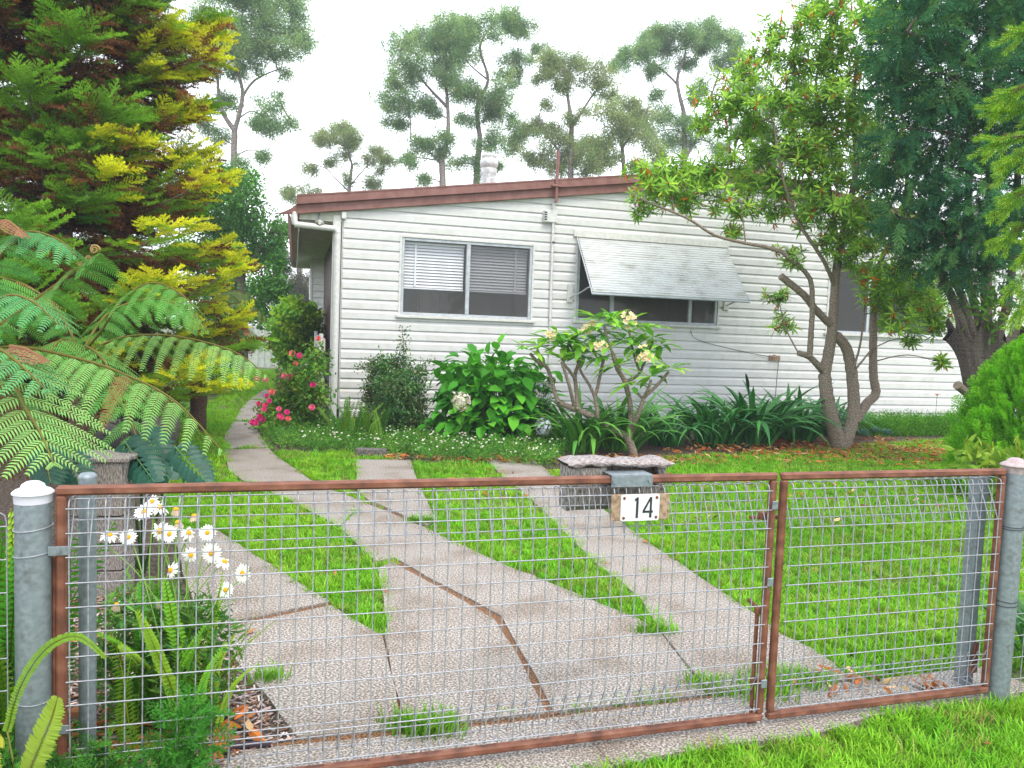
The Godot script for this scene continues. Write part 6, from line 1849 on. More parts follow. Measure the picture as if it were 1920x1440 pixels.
		var p := smooth(q[0], 4)
		var link := smooth([Vector3(-0.3, clampf(p[0].y + 0.4, 1.0, 3.7), 0.25), (p[0] - o2) + Vector3(0.15, 0.1, 0), p[0] - o2], 8)
		bw.tube(link, taper(link.size(), 0.016, 0.012), 5, Color.WHITE, false)
		for e in link:
			for k in 3:
				sx.append(Transform3D(along((rdir() + Vector3.DOWN * 0.3).normalized(), rf(0, TAU), rf(0.4, 0.7)), e))
				sc.append(Color.WHITE)
		var rel := PackedVector3Array()
		for e in p:
			rel.append(e - o2)
		bw.tube(rel, taper(rel.size(), 0.009, 0.003), 5, Color.WHITE, false)
		for i in range(2, rel.size()):
			var tg := (rel[i] - rel[i - 1]).normalized()
			for k in 2:
				part("leafy_twig", tm, M.leaf, bb, Transform3D(along((tg + rdir() * 0.55 + Vector3.DOWN * 0.2).normalized(), rf(0, TAU), rf(0.38, 0.6)), rel[i]))
	part("trunk", bw.mesh(), M.bark, bb)
	many("inner_foliage", tm, M.leaf, bb, sx, sc)
	# yellow green leafy plant behind the right post
	var yp := clump_mesh(16, 0.85, 0.36, 0.0, 0.25, true)
	tree("yellow_leaf_shrub", "yellow green broad leaved shrub behind the right gate post", "shrub", "",
		[[[Vector3(3.643, 0.061, -5.600), Vector3(3.618, 0.377, -5.600), Vector3(3.553, 0.690, -5.600)], 0.015, 0.01], [[Vector3(3.630, 0.219, -5.600), Vector3(3.721, 0.539, -5.600), Vector3(3.779, 0.777, -5.600)], 0.012, 0.008], [[Vector3(3.624, 0.298, -5.600), Vector3(3.443, 0.607, -5.600), Vector3(3.318, 0.720, -5.600)], 0.012, 0.006]],
		[[Vector3(3.32, 0.75, -5.48), 0.08], [Vector3(3.53, 0.77, -5.63), 0.08], [Vector3(3.57, 0.77, -5.52), 0.09], [Vector3(3.81, 0.80, -5.70), 0.09], [Vector3(3.59, 0.65, -5.59), 0.09], [Vector3(3.67, 0.68, -5.47), 0.10], [Vector3(3.51, 0.66, -5.65), 0.07], [Vector3(3.32, 0.70, -5.57), 0.05], [Vector3(3.93, 0.72, -5.74), 0.10]],
		M.bark, 0.006, yp, M.leaf, 420.0, 0.085, 0.13, [Color(0.26, 0.42, 0.04), Color(0.34, 0.46, 0.06), Color(0.18, 0.36, 0.035)], 0.8, 0.6, "foliage")
	var sm := [strap_mesh(1.6, 0.06), strap_mesh(2.1, 0.055), strap_mesh(1.2, 0.06)]
	var smat := [tinted(M.leaf_gloss, Color(0.03, 0.14, 0.03)), tinted(M.leaf_gloss, Color(0.05, 0.19, 0.035))]
	strap_clump("strap_leaf_plant", "dark strap leaved plant at the foot of the right gate post", "plant", "", Vector3(2.722, 0.000, -3.750), 46, 0.55, Vector2(0.12, 0.12), sm, smat)

func front_beds() -> void:
	var sm := [strap_mesh(1.5, 0.055), strap_mesh(2.0, 0.05), strap_mesh(2.4, 0.052), strap_mesh(1.1, 0.05), strap_mesh(1.7, 0.055, 0.8)]
	var dark := [tinted(M.leaf_gloss, Color(0.035, 0.17, 0.045)), tinted(M.leaf_gloss, Color(0.055, 0.23, 0.05)), tinted(M.leaf_gloss, Color(0.08, 0.29, 0.065))]
	var mid := [tinted(M.leaf_gloss, Color(0.09, 0.31, 0.045)), tinted(M.leaf_gloss, Color(0.14, 0.38, 0.05)), tinted(M.leaf_gloss, Color(0.06, 0.22, 0.04))]
	var g := "agapanthus clumps along the house wall"
	strap_clump("agapanthus", "lighter strap leaved clump between the hydrangea and the frangipani", "plant", g, Vector3(0.909, 0.000, -10.101), 93, 0.96, Vector2(0.22, 0.14), sm, mid)
	strap_clump("agapanthus", "lighter strap leaved clump directly behind the frangipani trunk", "plant", g, Vector3(1.471, 0.000, -10.375), 93, 1.02, Vector2(0.24, 0.14), sm, mid)
	strap_clump("agapanthus", "dark strap leaved clump just right of the frangipani trunk", "plant", g, Vector3(2.203, 0.000, -10.998), 81, 0.87, Vector2(0.24, 0.14), sm, dark)
	strap_clump("agapanthus", "dark glossy strap leaved clump under the right end of the awning", "plant", g, Vector3(2.908, 0.000, -11.076), 100, 1.08, Vector2(0.26, 0.16), sm, dark)
	strap_clump("agapanthus", "tallest dark strap leaved clump below the tap board", "plant", g, Vector3(3.549, 0.000, -11.240), 112, 1.25, Vector2(0.28, 0.16), sm, dark)
	strap_clump("agapanthus", "dark strap leaved clump left of the bare stemmed tree", "plant", g, Vector3(4.393, 0.000, -11.893), 100, 1.11, Vector2(0.26, 0.16), sm, dark)
	strap_clump("agapanthus", "small dark strap leaved clump behind the bare tree stems", "plant", g, Vector3(5.378, 0.000, -12.893), 62, 0.87, Vector2(0.24, 0.14), sm, dark)
	# seed spike standing out of the clump
	var sp := MB.new()
	sp.tube(smooth([Vector3(3.608, 0.336, -11.600), Vector3(3.552, 0.736, -11.600), Vector3(3.526, 0.911, -11.600), Vector3(3.486, 1.054, -11.600)], 3), PackedFloat32Array([0.006, 0.006, 0.006, 0.006, 0.008, 0.02, 0.025, 0.022, 0.016, 0.004]), 7, Color(0.02, 0.04, 0.025))
	tag(part("seed_spike", sp.mesh(), M.wood, self), "dark spike standing up out of the tallest strap leaved clump", "flower spike")

	# hydrangea: large leaves one by one over a dome
	var hy := thing("hydrangea", "big bright green hydrangea bush below the left window", "bush", Vector3(-0.247, 0.000, -10.566))
	var hm := []
	for v in 4:
		var mb := MB.new()
		mb.leaf(Transform3D(Basis(), Vector3.ZERO), 0.225, 0.14, rf(0.15, 0.45), 0.10, Color.WHITE)
		hm.append(mb.mesh())
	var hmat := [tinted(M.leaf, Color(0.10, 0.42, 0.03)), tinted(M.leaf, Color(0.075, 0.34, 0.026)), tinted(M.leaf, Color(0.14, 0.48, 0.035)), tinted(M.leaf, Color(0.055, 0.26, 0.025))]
	var stem := MB.new()
	for i in 26:
		var a := rf(0, TAU)
		var r := rf(0.2, 0.75)
		stem.tube(smooth([Vector3(cos(a) * 0.1, 0, sin(a) * 0.1), Vector3(cos(a) * r * 0.6, 0.5, sin(a) * r * 0.4), Vector3(cos(a) * r, rf(0.7, 1.15), sin(a) * r * 0.7)], 3), taper(7, 0.012, 0.006), 5, Color(0.12, 0.16, 0.04), false)
	part("stems", stem.mesh(), M.wood, hy)
	for i in 298:
		var a := rf(0, TAU)
		var u := rf(0.05, 1.0)
		var q := sqrt(1.0 - u * u)
		var d := Vector3(cos(a) * q, u, sin(a) * q)
		if d.z < -0.45 and rng.randf() < 0.75:
			d.z = -d.z
		var s := rf(0.78, 1.0) * (1.0 + 0.10 * sin(a * 5.0 + u * 6.0))
		var p := Vector3(d.x * 0.86, 0.10 + d.y * 1.22, d.z * 0.62) * s
		var out := Vector3(d.x, d.y * 0.3, d.z).normalized()
		var dir := (out + Vector3.UP * rf(-0.75, 0.35) + rdir() * 0.4).normalized()
		part("leaf", hm[rng.randi() % 4], hmat[rng.randi() % 4], hy, Transform3D(facing(dir, Vector3.UP * 1.0 + out * 0.5 + rdir() * 0.3, rf(0.75, 1.15)), p))
	# inner and lower leaves
	var ixf := []
	var icol := PackedColorArray()
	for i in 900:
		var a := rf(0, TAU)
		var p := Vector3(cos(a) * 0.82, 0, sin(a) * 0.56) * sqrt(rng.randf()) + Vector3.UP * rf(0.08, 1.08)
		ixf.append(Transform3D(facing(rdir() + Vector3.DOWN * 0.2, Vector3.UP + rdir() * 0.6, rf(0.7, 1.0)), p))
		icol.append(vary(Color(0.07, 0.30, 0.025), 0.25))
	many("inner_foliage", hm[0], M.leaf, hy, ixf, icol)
	var fc := 0
	for f: Array in [[Vector3(-0.627, 0.637, -9.800), 0.125, Color(0.72, 0.66, 0.56)], [Vector3(0.426, 0.754, -10.200), 0.16, Color(0.60, 0.58, 0.62)], [Vector3(0.422, 0.351, -9.850), 0.11, Color(0.55, 0.60, 0.72)]]:
		var fh := MB.new()
		var r: float = f[1]
		for i in 130:
			var d := rdir()
			var o := d * r * rf(0.82, 1.0)
			var c := vary(f[2], 0.18)
			if rng.randf() < 0.15: c = vary(Color(0.42, 0.40, 0.22), 0.2)
			for k in 4:
				var t := facing(d.cross(rdir()).normalized().rotated(d, k * PI / 2), d)
				fh.blade(Transform3D(Basis(t.x, (t.y + d * 0.25).normalized(), t.z).rotated(d, 0), o), 0.026, 0.026, 0.05, c)
		fh.tube(PackedVector3Array([Vector3(0, -0.35, -0.05), Vector3.ZERO]), PackedFloat32Array([0.006, 0.005]), 5, Color(0.12, 0.2, 0.05), false)
		var head := part("flower_head", fh.mesh(), M.petal, hy)
		head.position = Vector3(f[0]) - hy.position
		head.set_meta("label", ["cream white flower head at the left of the hydrangea", "large bluish white flower head at the right of the hydrangea", "pale blue flower head low at the right of the hydrangea"][fc])
		fc += 1

	# small leaved dark shrub with a tall sprig
	var tiny := clump_mesh(26, 0.40, 0.17, 0.0, 0.35, true)
	var pal_s := [Color(0.06, 0.18, 0.045), Color(0.045, 0.14, 0.035), Color(0.10, 0.24, 0.05), Color(0.14, 0.18, 0.06)]
	tree("dark_shrub", "dark small leaved shrub with a tall thin sprig left of the hydrangea", "shrub", "",
		[[[Vector3(-1.629, -0.071, -11.000), Vector3(-1.637, 0.205, -11.000), Vector3(-1.662, 0.586, -11.000), Vector3(-1.633, 0.891, -11.000)], 0.022, 0.012], [[Vector3(-1.576, 0.741, -11.000), Vector3(-1.552, 0.970, -11.000), Vector3(-1.552, 1.235, -11.000), Vector3(-1.582, 1.513, -11.000)], 0.009, 0.004], [[Vector3(-1.635, 0.128, -11.000), Vector3(-1.890, 0.577, -11.000), Vector3(-2.051, 0.951, -11.000)], 0.012, 0.005], [[Vector3(-1.635, 0.128, -11.000), Vector3(-1.397, 0.596, -11.000), Vector3(-1.256, 0.943, -11.000)], 0.012, 0.005]],
		[[Vector3(-1.60, 0.70, -10.59), 0.26], [Vector3(-1.87, 0.76, -11.08), 0.21], [Vector3(-1.45, 0.76, -10.82), 0.21], [Vector3(-2.00, 0.52, -11.21), 0.18], [Vector3(-1.36, 0.56, -10.98), 0.18], [Vector3(-1.60, 0.43, -10.64), 0.27], [Vector3(-1.91, 0.30, -11.13), 0.20], [Vector3(-1.38, 0.34, -10.89), 0.20], [Vector3(-1.75, 0.91, -11.26), 0.18], [Vector3(-2.05, 0.95, -11.02), 0.09], [Vector3(-1.85, 1.04, -10.89), 0.11], [Vector3(-1.54, 0.96, -11.12), 0.12], [Vector3(-1.29, 0.94, -10.98), 0.09], [Vector3(-1.21, 1.02, -10.92), 0.05], [Vector3(-1.56, 1.20, -11.03), 0.05], [Vector3(-1.55, 1.35, -10.97), 0.05], [Vector3(-1.59, 1.48, -11.06), 0.05], [Vector3(-2.16, 0.96, -11.00), 0.05], [Vector3(-1.48, 1.14, -10.95), 0.05], [Vector3(-1.65, 1.10, -11.05), 0.06], [Vector3(-1.60, 0.18, -10.92), 0.19]],
		M.bark, 0.005, tiny, M.leaf_gloss, 900.0, 0.09, 0.14, pal_s, 0.85, 0.5, "foliage")

	# rose bush and its flowers
	var rl := clump_mesh(22, 0.42, 0.24, 0.0, 0.3, true)
	var rb := tree("rose_bush", "sprawling rose bush with bright pink blooms at the house corner", "bush", "",
		[[[Vector3(-2.760, -0.207, -10.900), Vector3(-2.805, 0.172, -10.900), Vector3(-2.927, 0.621, -10.900), Vector3(-3.010, 0.994, -10.900)], 0.014, 0.008], [[Vector3(-2.835, -0.210, -10.900), Vector3(-3.105, 0.084, -10.900), Vector3(-3.373, 0.301, -10.900)], 0.012, 0.006], [[Vector3(-2.761, -0.131, -10.900), Vector3(-2.697, 0.403, -10.900), Vector3(-2.708, 0.931, -10.900)], 0.012, 0.006]],
		[[Vector3(-3.13, 0.13, -10.49), 0.25], [Vector3(-3.02, 0.15, -11.01), 0.28], [Vector3(-2.71, 0.53, -10.70), 0.24], [Vector3(-3.13, 0.51, -11.22), 0.28], [Vector3(-2.70, 0.10, -10.88), 0.21], [Vector3(-2.84, 0.90, -10.62), 0.21], [Vector3(-3.34, 0.33, -11.03), 0.19], [Vector3(-2.67, 0.97, -10.82), 0.15], [Vector3(-3.28, -0.17, -11.13), 0.16], [Vector3(-2.85, -0.15, -10.94), 0.18], [Vector3(-3.44, 0.30, -10.79), 0.10], [Vector3(-2.65, -0.19, -11.06), 0.16], [Vector3(-2.97, -0.06, -10.85), 0.19], [Vector3(-2.75, 1.16, -10.77), 0.09], [Vector3(-3.14, 0.80, -10.98), 0.16], [Vector3(-3.42, 0.12, -10.81), 0.12], [Vector3(-3.63, -0.04, -10.99), 0.07]],
		M.bark, 0.005, rl, M.leaf, 700.0, 0.10, 0.16, [Color(0.11, 0.32, 0.045), Color(0.08, 0.24, 0.04), Color(0.20, 0.42, 0.05), Color(0.26, 0.36, 0.07)], 0.9, 0.3, "foliage")
	var bl := MB.new()
	for ring: Array in [[5, 0.02, 0.9, 0.030], [6, 0.026, 0.45, 0.036], [7, 0.03, 0.1, 0.040], [7, 0.03, -0.35, 0.038]]:
		for i in int(ring[0]):
			var a := TAU * i / int(ring[0]) + float(ring[2])
			var d := Vector3(cos(a), ring[2], sin(a)).normalized()
			bl.leaf(Transform3D(facing(d, Vector3.UP), Vector3.ZERO), ring[3], ring[1], -0.3, 0.1, Color(1, 1, 1) * rf(0.85, 1.15))
	var bm := bl.mesh()
	var pinks := [tinted(M.petal, Color(0.85, 0.10, 0.30)), tinted(M.petal, Color(0.88, 0.20, 0.36)), tinted(M.petal, Color(0.82, 0.06, 0.33)), tinted(M.petal, Color(0.88, 0.22, 0.22))]
	for q: Vector3 in [Vector3(-3.518, 0.762, -10.700), Vector3(-3.407, 0.751, -10.700), Vector3(-3.120, 0.820, -10.600), Vector3(-3.033, 0.811, -10.550), Vector3(-2.982, 0.847, -10.600), Vector3(-3.045, 1.126, -10.700), Vector3(-2.941, 1.101, -10.700), Vector3(-2.970, 0.994, -10.600), Vector3(-2.698, 0.718, -10.500), Vector3(-3.357, 0.539, -10.600), Vector3(-3.465, 0.425, -10.600), Vector3(-3.377, 0.406, -10.600), Vector3(-3.359, 0.358, -10.500), Vector3(-3.125, 0.385, -10.400), Vector3(-3.109, 0.291, -10.400), Vector3(-3.073, 0.277, -10.350), Vector3(-3.001, 0.259, -10.400), Vector3(-3.017, 0.345, -10.400), Vector3(-3.415, 0.268, -10.500), Vector3(-3.451, 0.209, -10.500), Vector3(-3.371, 0.219, -10.500), Vector3(-3.508, 0.177, -10.500), Vector3(-3.448, 0.171, -10.450), Vector3(-2.680, 0.423, -10.400), Vector3(-2.714, 1.344, -10.800), Vector3(-3.319, 0.467, -10.600), Vector3(-3.285, 0.593, -10.600)]:
		part("rose_bloom", bm, pinks[rng.randi() % 4], rb, Transform3D(along(Vector3(rf(-0.4, 0.4), 0.5, 1.0), rf(0, TAU), rf(0.85, 1.35)), q - rb.position))
		# stalks of the blooms that stand clear of the bush
		if q.x < -3.45:
			var sk := MB.new()
			sk.tube(smooth([q - rb.position, q - rb.position + Vector3(0.1, -0.12, -0.02), q - rb.position + Vector3(0.32, -0.28, -0.05)], 3), taper(7, 0.002, 0.004), 4, Color(0.10, 0.20, 0.04), false)
			part("bloom_stalk", sk.mesh(), M.wood, rb)

	# seaside daisy carpet along the bed front
	var gl := clump_mesh(30, 0.40, 0.11, -0.3, 0.35, false)
	var xf := []
	var cols := PackedColorArray()
	var bedp := PackedVector2Array([Vector2(-2.039, -9.220), Vector2(-1.605, -9.087), Vector2(-1.197, -8.881), Vector2(-0.333, -8.858), Vector2(0.524, -8.767), Vector2(0.725, -9.968), Vector2(0.499, -11.297), Vector2(-0.446, -11.435), Vector2(-1.259, -11.623), Vector2(-2.110, -11.880), Vector2(-2.572, -11.737), Vector2(-2.759, -11.181), Vector2(-3.079, -10.686), Vector2(-3.243, -10.269), Vector2(-2.799, -9.280), Vector2(-2.396, -9.215)])
	var fl := []
	var fcol := PackedColorArray()
	while xf.size() < 2600:
		var p := Vector2(rf(-4.0, 0.9), rf(-12.6, -8.6))
		if not Geometry2D.is_point_in_polygon(p, bedp):
			continue
		var hgt := rf(0.04, 0.13)
		xf.append(Transform3D(along(Vector3.UP + rdir() * 0.5, rf(0, TAU), rf(0.07, 0.12)), Vector3(p.x, hgt, p.y)))
		cols.append(vary([Color(0.11, 0.31, 0.045), Color(0.08, 0.24, 0.04), Color(0.18, 0.36, 0.06)][rng.randi() % 3], 0.3))
		if rng.randf() < 0.2 and p.x > -2.6:
			fl.append(Transform3D(Basis(Vector3.UP, rf(0, TAU)).rotated(Vector3.RIGHT, rf(0.2, 0.9)).scaled(Vector3.ONE * rf(0.8, 1.25)), Vector3(p.x, hgt + rf(0.07, 0.13), p.y)))
			fcol.append(vary(Color(0.8, 0.78, 0.76), 0.1))
	var carpet := many("daisy_carpet", gl, M.leaf_matt, self, xf, cols)
	tag(carpet, "low green ground cover at the front of the house bed", "ground cover")
	var fm := MB.new()
	for i in 9:
		var a := TAU * i / 9.0
		fm.blade(Transform3D(facing(Vector3(cos(a), 0.15, sin(a)), Vector3.UP), Vector3.ZERO), 0.014, 0.008, 0.0, Color.WHITE)
	fm.bx(Vector3(0, 0.003, 0), Vector3(0.007, 0.004, 0.007), Color(0.8, 0.5, 0.05), 0.001)
	var fs := many("tiny_daisy_flowers", fm.mesh(), M.petal, self, fl, fcol)
	tag(fs, "tiny white daisy flowers dotted over the ground cover", "flowers")

	# upright ferns by the downpipe
	var sw := [sword_mesh(26, 0.085, 0.35), sword_mesh(26, 0.08, 0.6, 0.3), sword_mesh(24, 0.075, 0.15)]
	var swm := [tinted(M.leaf, Color(0.11, 0.28, 0.03)), tinted(M.leaf, Color(0.07, 0.22, 0.03)), tinted(M.leaf, Color(0.16, 0.32, 0.035))]
	var cf := thing("sword_fern", "upright sword fern at the foot of the downpipe", "fern", Vector3(-1.977, 0.000, -9.924))
	for i in 34:
		part("frond", sw[i % 3], swm[rng.randi() % 3], cf, Transform3D(Basis(Vector3.UP, rf(0, TAU)).scaled(Vector3.ONE * rf(0.35, 0.75)), Vector3(rf(-0.32, 0.35), 0.0, rf(-0.3, 0.25))))

	# low hedge at the right end of the wall and blue succulents
	var hl := clump_mesh(30, 0.36, 0.10, -0.2, 0.3, false)
	var he := thing("low_hedge", "low clipped green planting along the wall right of the tree stems", "hedge", Vector3(6.845, 0.000, -13.510))
	var hx := []
	var hc := PackedColorArray()
	for i in 1400:
		var p := Vector3(rf(-1.05, 1.5), 0, rf(-0.35, 0.35))
		p.y = rf(0.03, 0.36) * (1.0 - 0.5 * absf(p.z))
		p = p.rotated(Vector3.UP, deg_to_rad(HOUSE_TURN))
		hx.append(Transform3D(along(Vector3.UP + rdir() * 0.6, rf(0, TAU), rf(0.07, 0.13)), p))
		hc.append(vary([Color(0.11, 0.34, 0.03), Color(0.08, 0.27, 0.03), Color(0.17, 0.40, 0.04)][rng.randi() % 3], 0.25))
	many("foliage", hl, M.leaf_matt, he, hx, hc)
	var su := MB.new()
	for i in 26:
		var a := i * 2.4
		var lift := lerpf(1.2, 0.1, i / 26.0)
		su.leaf(Transform3D(facing(Vector3(cos(a), lift, sin(a)), Vector3.UP), Vector3.ZERO), 0.11, 0.04, -0.2, 0.15, Color(0.11, 0.24, 0.20) * rf(0.85, 1.15))
	var sum := su.mesh()
	var k := 0
	for q: Vector3 in [Vector3(5.700, 0.070, -12.477), Vector3(6.060, 0.090, -12.824), Vector3(6.180, 0.080, -12.668), Vector3(6.201, 0.140, -13.326)]:
		var s2 := part("succulent", sum, M.leaf_matt, self, Transform3D(Basis(Vector3.UP, rf(0, TAU)).scaled(Vector3.ONE * rf(1.1, 1.5)), q))
		tag(s2, ["blue grey succulent rosette nearest the tree stems", "blue grey succulent rosette in the middle of its group", "blue grey succulent rosette farthest from the tree stems", "blue grey succulent rosette raised behind the others"][k], "succulent", "blue grey succulents by the tree")
		k += 1
	var fl2 := MB.new()
	for i in 7:
		var a := TAU * i / 7.0
		fl2.leaf(Transform3D(facing(Vector3(cos(a), 0.5, sin(a)), Vector3.UP), Vector3.ZERO), 0.05, 0.03, -0.2, 0.1, Color(0.8, 0.16, 0.02))
	fl2.rod(Vector3(0, -0.4, 0), Vector3.ZERO, 0.004, 5, Color(0.1, 0.2, 0.04))
	tag(part("orange_flower", fl2.mesh(), M.petal, self, Transform3D(Basis(), Vector3(6.918, 0.764, -12.600))), "small orange flower standing above the low hedge by the wall", "flower")

func frangipani() -> void:
	var limbs := [
		[[Vector3(1.600, -0.030, -9.850), Vector3(1.574, 0.086, -9.850), Vector3(1.527, 0.201, -9.850), Vector3(1.482, 0.282, -9.850)], 0.062, 0.048],
		[[Vector3(1.497, 0.269, -9.850), Vector3(1.322, 0.345, -9.900), Vector3(1.130, 0.470, -9.950), Vector3(0.876, 0.558, -10.000), Vector3(0.613, 0.657, -9.950)], 0.046, 0.036],
		[[Vector3(0.613, 0.657, -9.950), Vector3(0.555, 0.789, -10.000), Vector3(0.494, 0.991, -10.050), Vector3(0.431, 1.108, -10.000), Vector3(0.317, 1.175, -9.950), Vector3(0.216, 1.275, -9.900)], 0.030, 0.020],
		[[Vector3(0.422, 1.110, -9.950), Vector3(0.356, 1.217, -9.950), Vector3(0.311, 1.325, -9.950)], 0.020, 0.016],
		[[Vector3(0.857, 0.570, -9.950), Vector3(0.842, 0.796, -10.050), Vector3(0.812, 1.003, -10.050), Vector3(0.847, 1.143, -10.050), Vector3(0.876, 1.237, -9.950)], 0.030, 0.022],
		[[Vector3(0.817, 0.958, -10.000), Vector3(0.721, 1.083, -9.900), Vector3(0.643, 1.176, -9.900), Vector3(0.608, 1.345, -9.900)], 0.022, 0.017],
		[[Vector3(0.802, 0.635, -9.900), Vector3(0.726, 0.882, -9.750), Vector3(0.639, 1.117, -9.700), Vector3(0.609, 1.196, -9.700)], 0.025, 0.017],
		[[Vector3(1.124, 0.482, -9.900), Vector3(1.071, 0.748, -9.900), Vector3(1.093, 0.865, -9.900), Vector3(1.135, 1.126, -9.900), Vector3(1.157, 1.236, -9.900)], 0.028, 0.02],
		[[Vector3(1.071, 0.734, -9.900), Vector3(0.999, 0.895, -10.000), Vector3(0.892, 1.054, -10.050), Vector3(0.819, 1.244, -10.100), Vector3(0.728, 1.414, -10.100)], 0.02, 0.016],
		[[Vector3(1.520, 0.215, -9.850), Vector3(1.536, 0.428, -9.850), Vector3(1.520, 0.633, -9.850), Vector3(1.484, 0.802, -9.850), Vector3(1.421, 0.990, -9.850), Vector3(1.326, 1.125, -9.800), Vector3(1.257, 1.306, -9.750)], 0.040, 0.028],
		[[Vector3(1.257, 1.306, -9.750), Vector3(1.189, 1.470, -9.800), Vector3(1.139, 1.656, -9.850)], 0.020, 0.016],
		[[Vector3(1.547, 0.353, -9.850), Vector3(1.591, 0.530, -9.750), Vector3(1.635, 0.686, -9.700), Vector3(1.657, 0.788, -9.700)], 0.034, 0.025],
		[[Vector3(1.657, 0.781, -9.700), Vector3(1.753, 0.879, -9.700), Vector3(1.867, 1.004, -9.700), Vector3(1.954, 1.121, -9.700)], 0.024, 0.018],
		[[Vector3(1.657, 0.781, -9.700), Vector3(1.694, 0.911, -9.600), Vector3(1.721, 1.018, -9.600)], 0.022, 0.017],
		[[Vector3(1.651, 0.767, -9.700), Vector3(1.589, 0.828, -9.750), Vector3(1.532, 0.893, -9.750)], 0.02, 0.016],
		[[Vector3(1.443, 0.967, -9.900), Vector3(1.579, 1.014, -10.000), Vector3(1.657, 1.107, -10.000), Vector3(1.691, 1.253, -10.000)], 0.024, 0.016],
		[[Vector3(1.627, 1.097, -9.900), Vector3(1.589, 1.271, -10.150), Vector3(1.538, 1.478, -10.200), Vector3(1.494, 1.671, -10.200)], 0.02, 0.014],
		[[Vector3(1.664, 1.181, -9.900), Vector3(1.770, 1.384, -10.100), Vector3(1.813, 1.503, -10.100)], 0.02, 0.014]]
	var o := thing("frangipani", "small frangipani with bare forked limbs and cream flowers behind the letterbox", "tree", Vector3(1.570, 0.000, -9.664))
	var off := Transform3D(Basis(), -o.position)
	part("trunk", wood(limbs, [], 0.01, 10, 0.05), M.bark_smooth, o, off)
	var lv := []
	for v in 4:
		var mb := MB.new()
		mb.leaf(Transform3D(), 0.32, 0.095, [0.1, 0.35, 0.55, 0.2][v], 0.12, Color.WHITE)
		lv.append(mb.mesh())
	var lm := [tinted(M.leaf, Color(0.25, 0.54, 0.05)), tinted(M.leaf, Color(0.18, 0.45, 0.045)), tinted(M.leaf, Color(0.34, 0.62, 0.06)), tinted(M.leaf, Color(0.12, 0.36, 0.045))]
	for q: Vector3 in [Vector3(0.202, 1.295, -9.900), Vector3(0.310, 1.352, -9.950), Vector3(0.475, 1.428, -9.900), Vector3(0.610, 1.380, -9.850), Vector3(0.713, 1.448, -10.100), Vector3(0.608, 1.209, -9.700), Vector3(0.884, 1.248, -10.050), Vector3(0.775, 1.280, -10.000), Vector3(0.935, 1.540, -10.000), Vector3(0.898, 1.403, -9.900), Vector3(1.132, 1.683, -9.800), Vector3(1.478, 1.699, -10.200), Vector3(1.130, 1.534, -9.900), Vector3(1.157, 1.250, -9.900), Vector3(1.228, 1.372, -9.750), Vector3(1.419, 1.476, -10.000), Vector3(1.306, 1.138, -9.800), Vector3(1.555, 1.395, -10.150), Vector3(1.697, 1.471, -10.100), Vector3(1.819, 1.517, -10.100), Vector3(1.682, 1.268, -9.950), Vector3(1.532, 0.900, -9.750), Vector3(1.721, 1.031, -9.600), Vector3(1.966, 1.141, -9.700), Vector3(1.888, 1.425, -10.000), Vector3(1.002, 1.461, -9.950), Vector3(1.613, 1.383, -9.900), Vector3(1.330, 1.623, -9.900), Vector3(0.556, 1.526, -9.950), Vector3(0.817, 1.510, -9.800), Vector3(1.064, 1.736, -10.000), Vector3(1.243, 1.742, -9.900), Vector3(1.719, 1.638, -10.000)]:
		var n := 9
		for i in n:
			var a := TAU * i / n + rf(-0.3, 0.3)
			var lift := rf(-0.25, 0.75)
			var d := Vector3(cos(a), lift, sin(a)).normalized()
			part("leaf", lv[rng.randi() % 4], lm[rng.randi() % 4], o, Transform3D(facing(d, Vector3.UP, rf(0.75, 1.12)), q - o.position + Vector3.UP * 0.02 + d * 0.02))
	for q: Array in [[Vector3(1.416, 1.746, -9.700), 0.11], [Vector3(1.081, 1.402, -9.650), 0.085], [Vector3(1.605, 1.332, -9.550), 0.12], [Vector3(0.467, 1.523, -9.800), 0.065], [Vector3(0.914, 1.607, -9.800), 0.06], [Vector3(0.997, 1.664, -9.850), 0.05]]:
		var fb := MB.new()
		var r: float = q[1]
		for i in int(5 + r * 90):
			var c := rdir() * r * 0.8
			c.z = absf(c.z) * 0.8
			var face := (c.normalized() + Vector3(0, 0.3, 0.8)).normalized()
			for k in 5:
				var d := face.cross(Vector3.UP).normalized().rotated(face, TAU * k / 5.0 + i)
				fb.leaf(Transform3D(facing((d + face * 0.35).normalized(), face), c), 0.042, 0.026, -0.25, 0.06, Color(0.82, 0.74, 0.52))
				fb.blade(Transform3D(facing((d + face * 0.5).normalized(), face), c + face * 0.003), 0.018, 0.012, 0.0, Color(0.85, 0.50, 0.04))
		part("flower_cluster", fb.mesh(), M.petal, o, Transform3D(Basis(), Vector3(q[0]) - o.position))

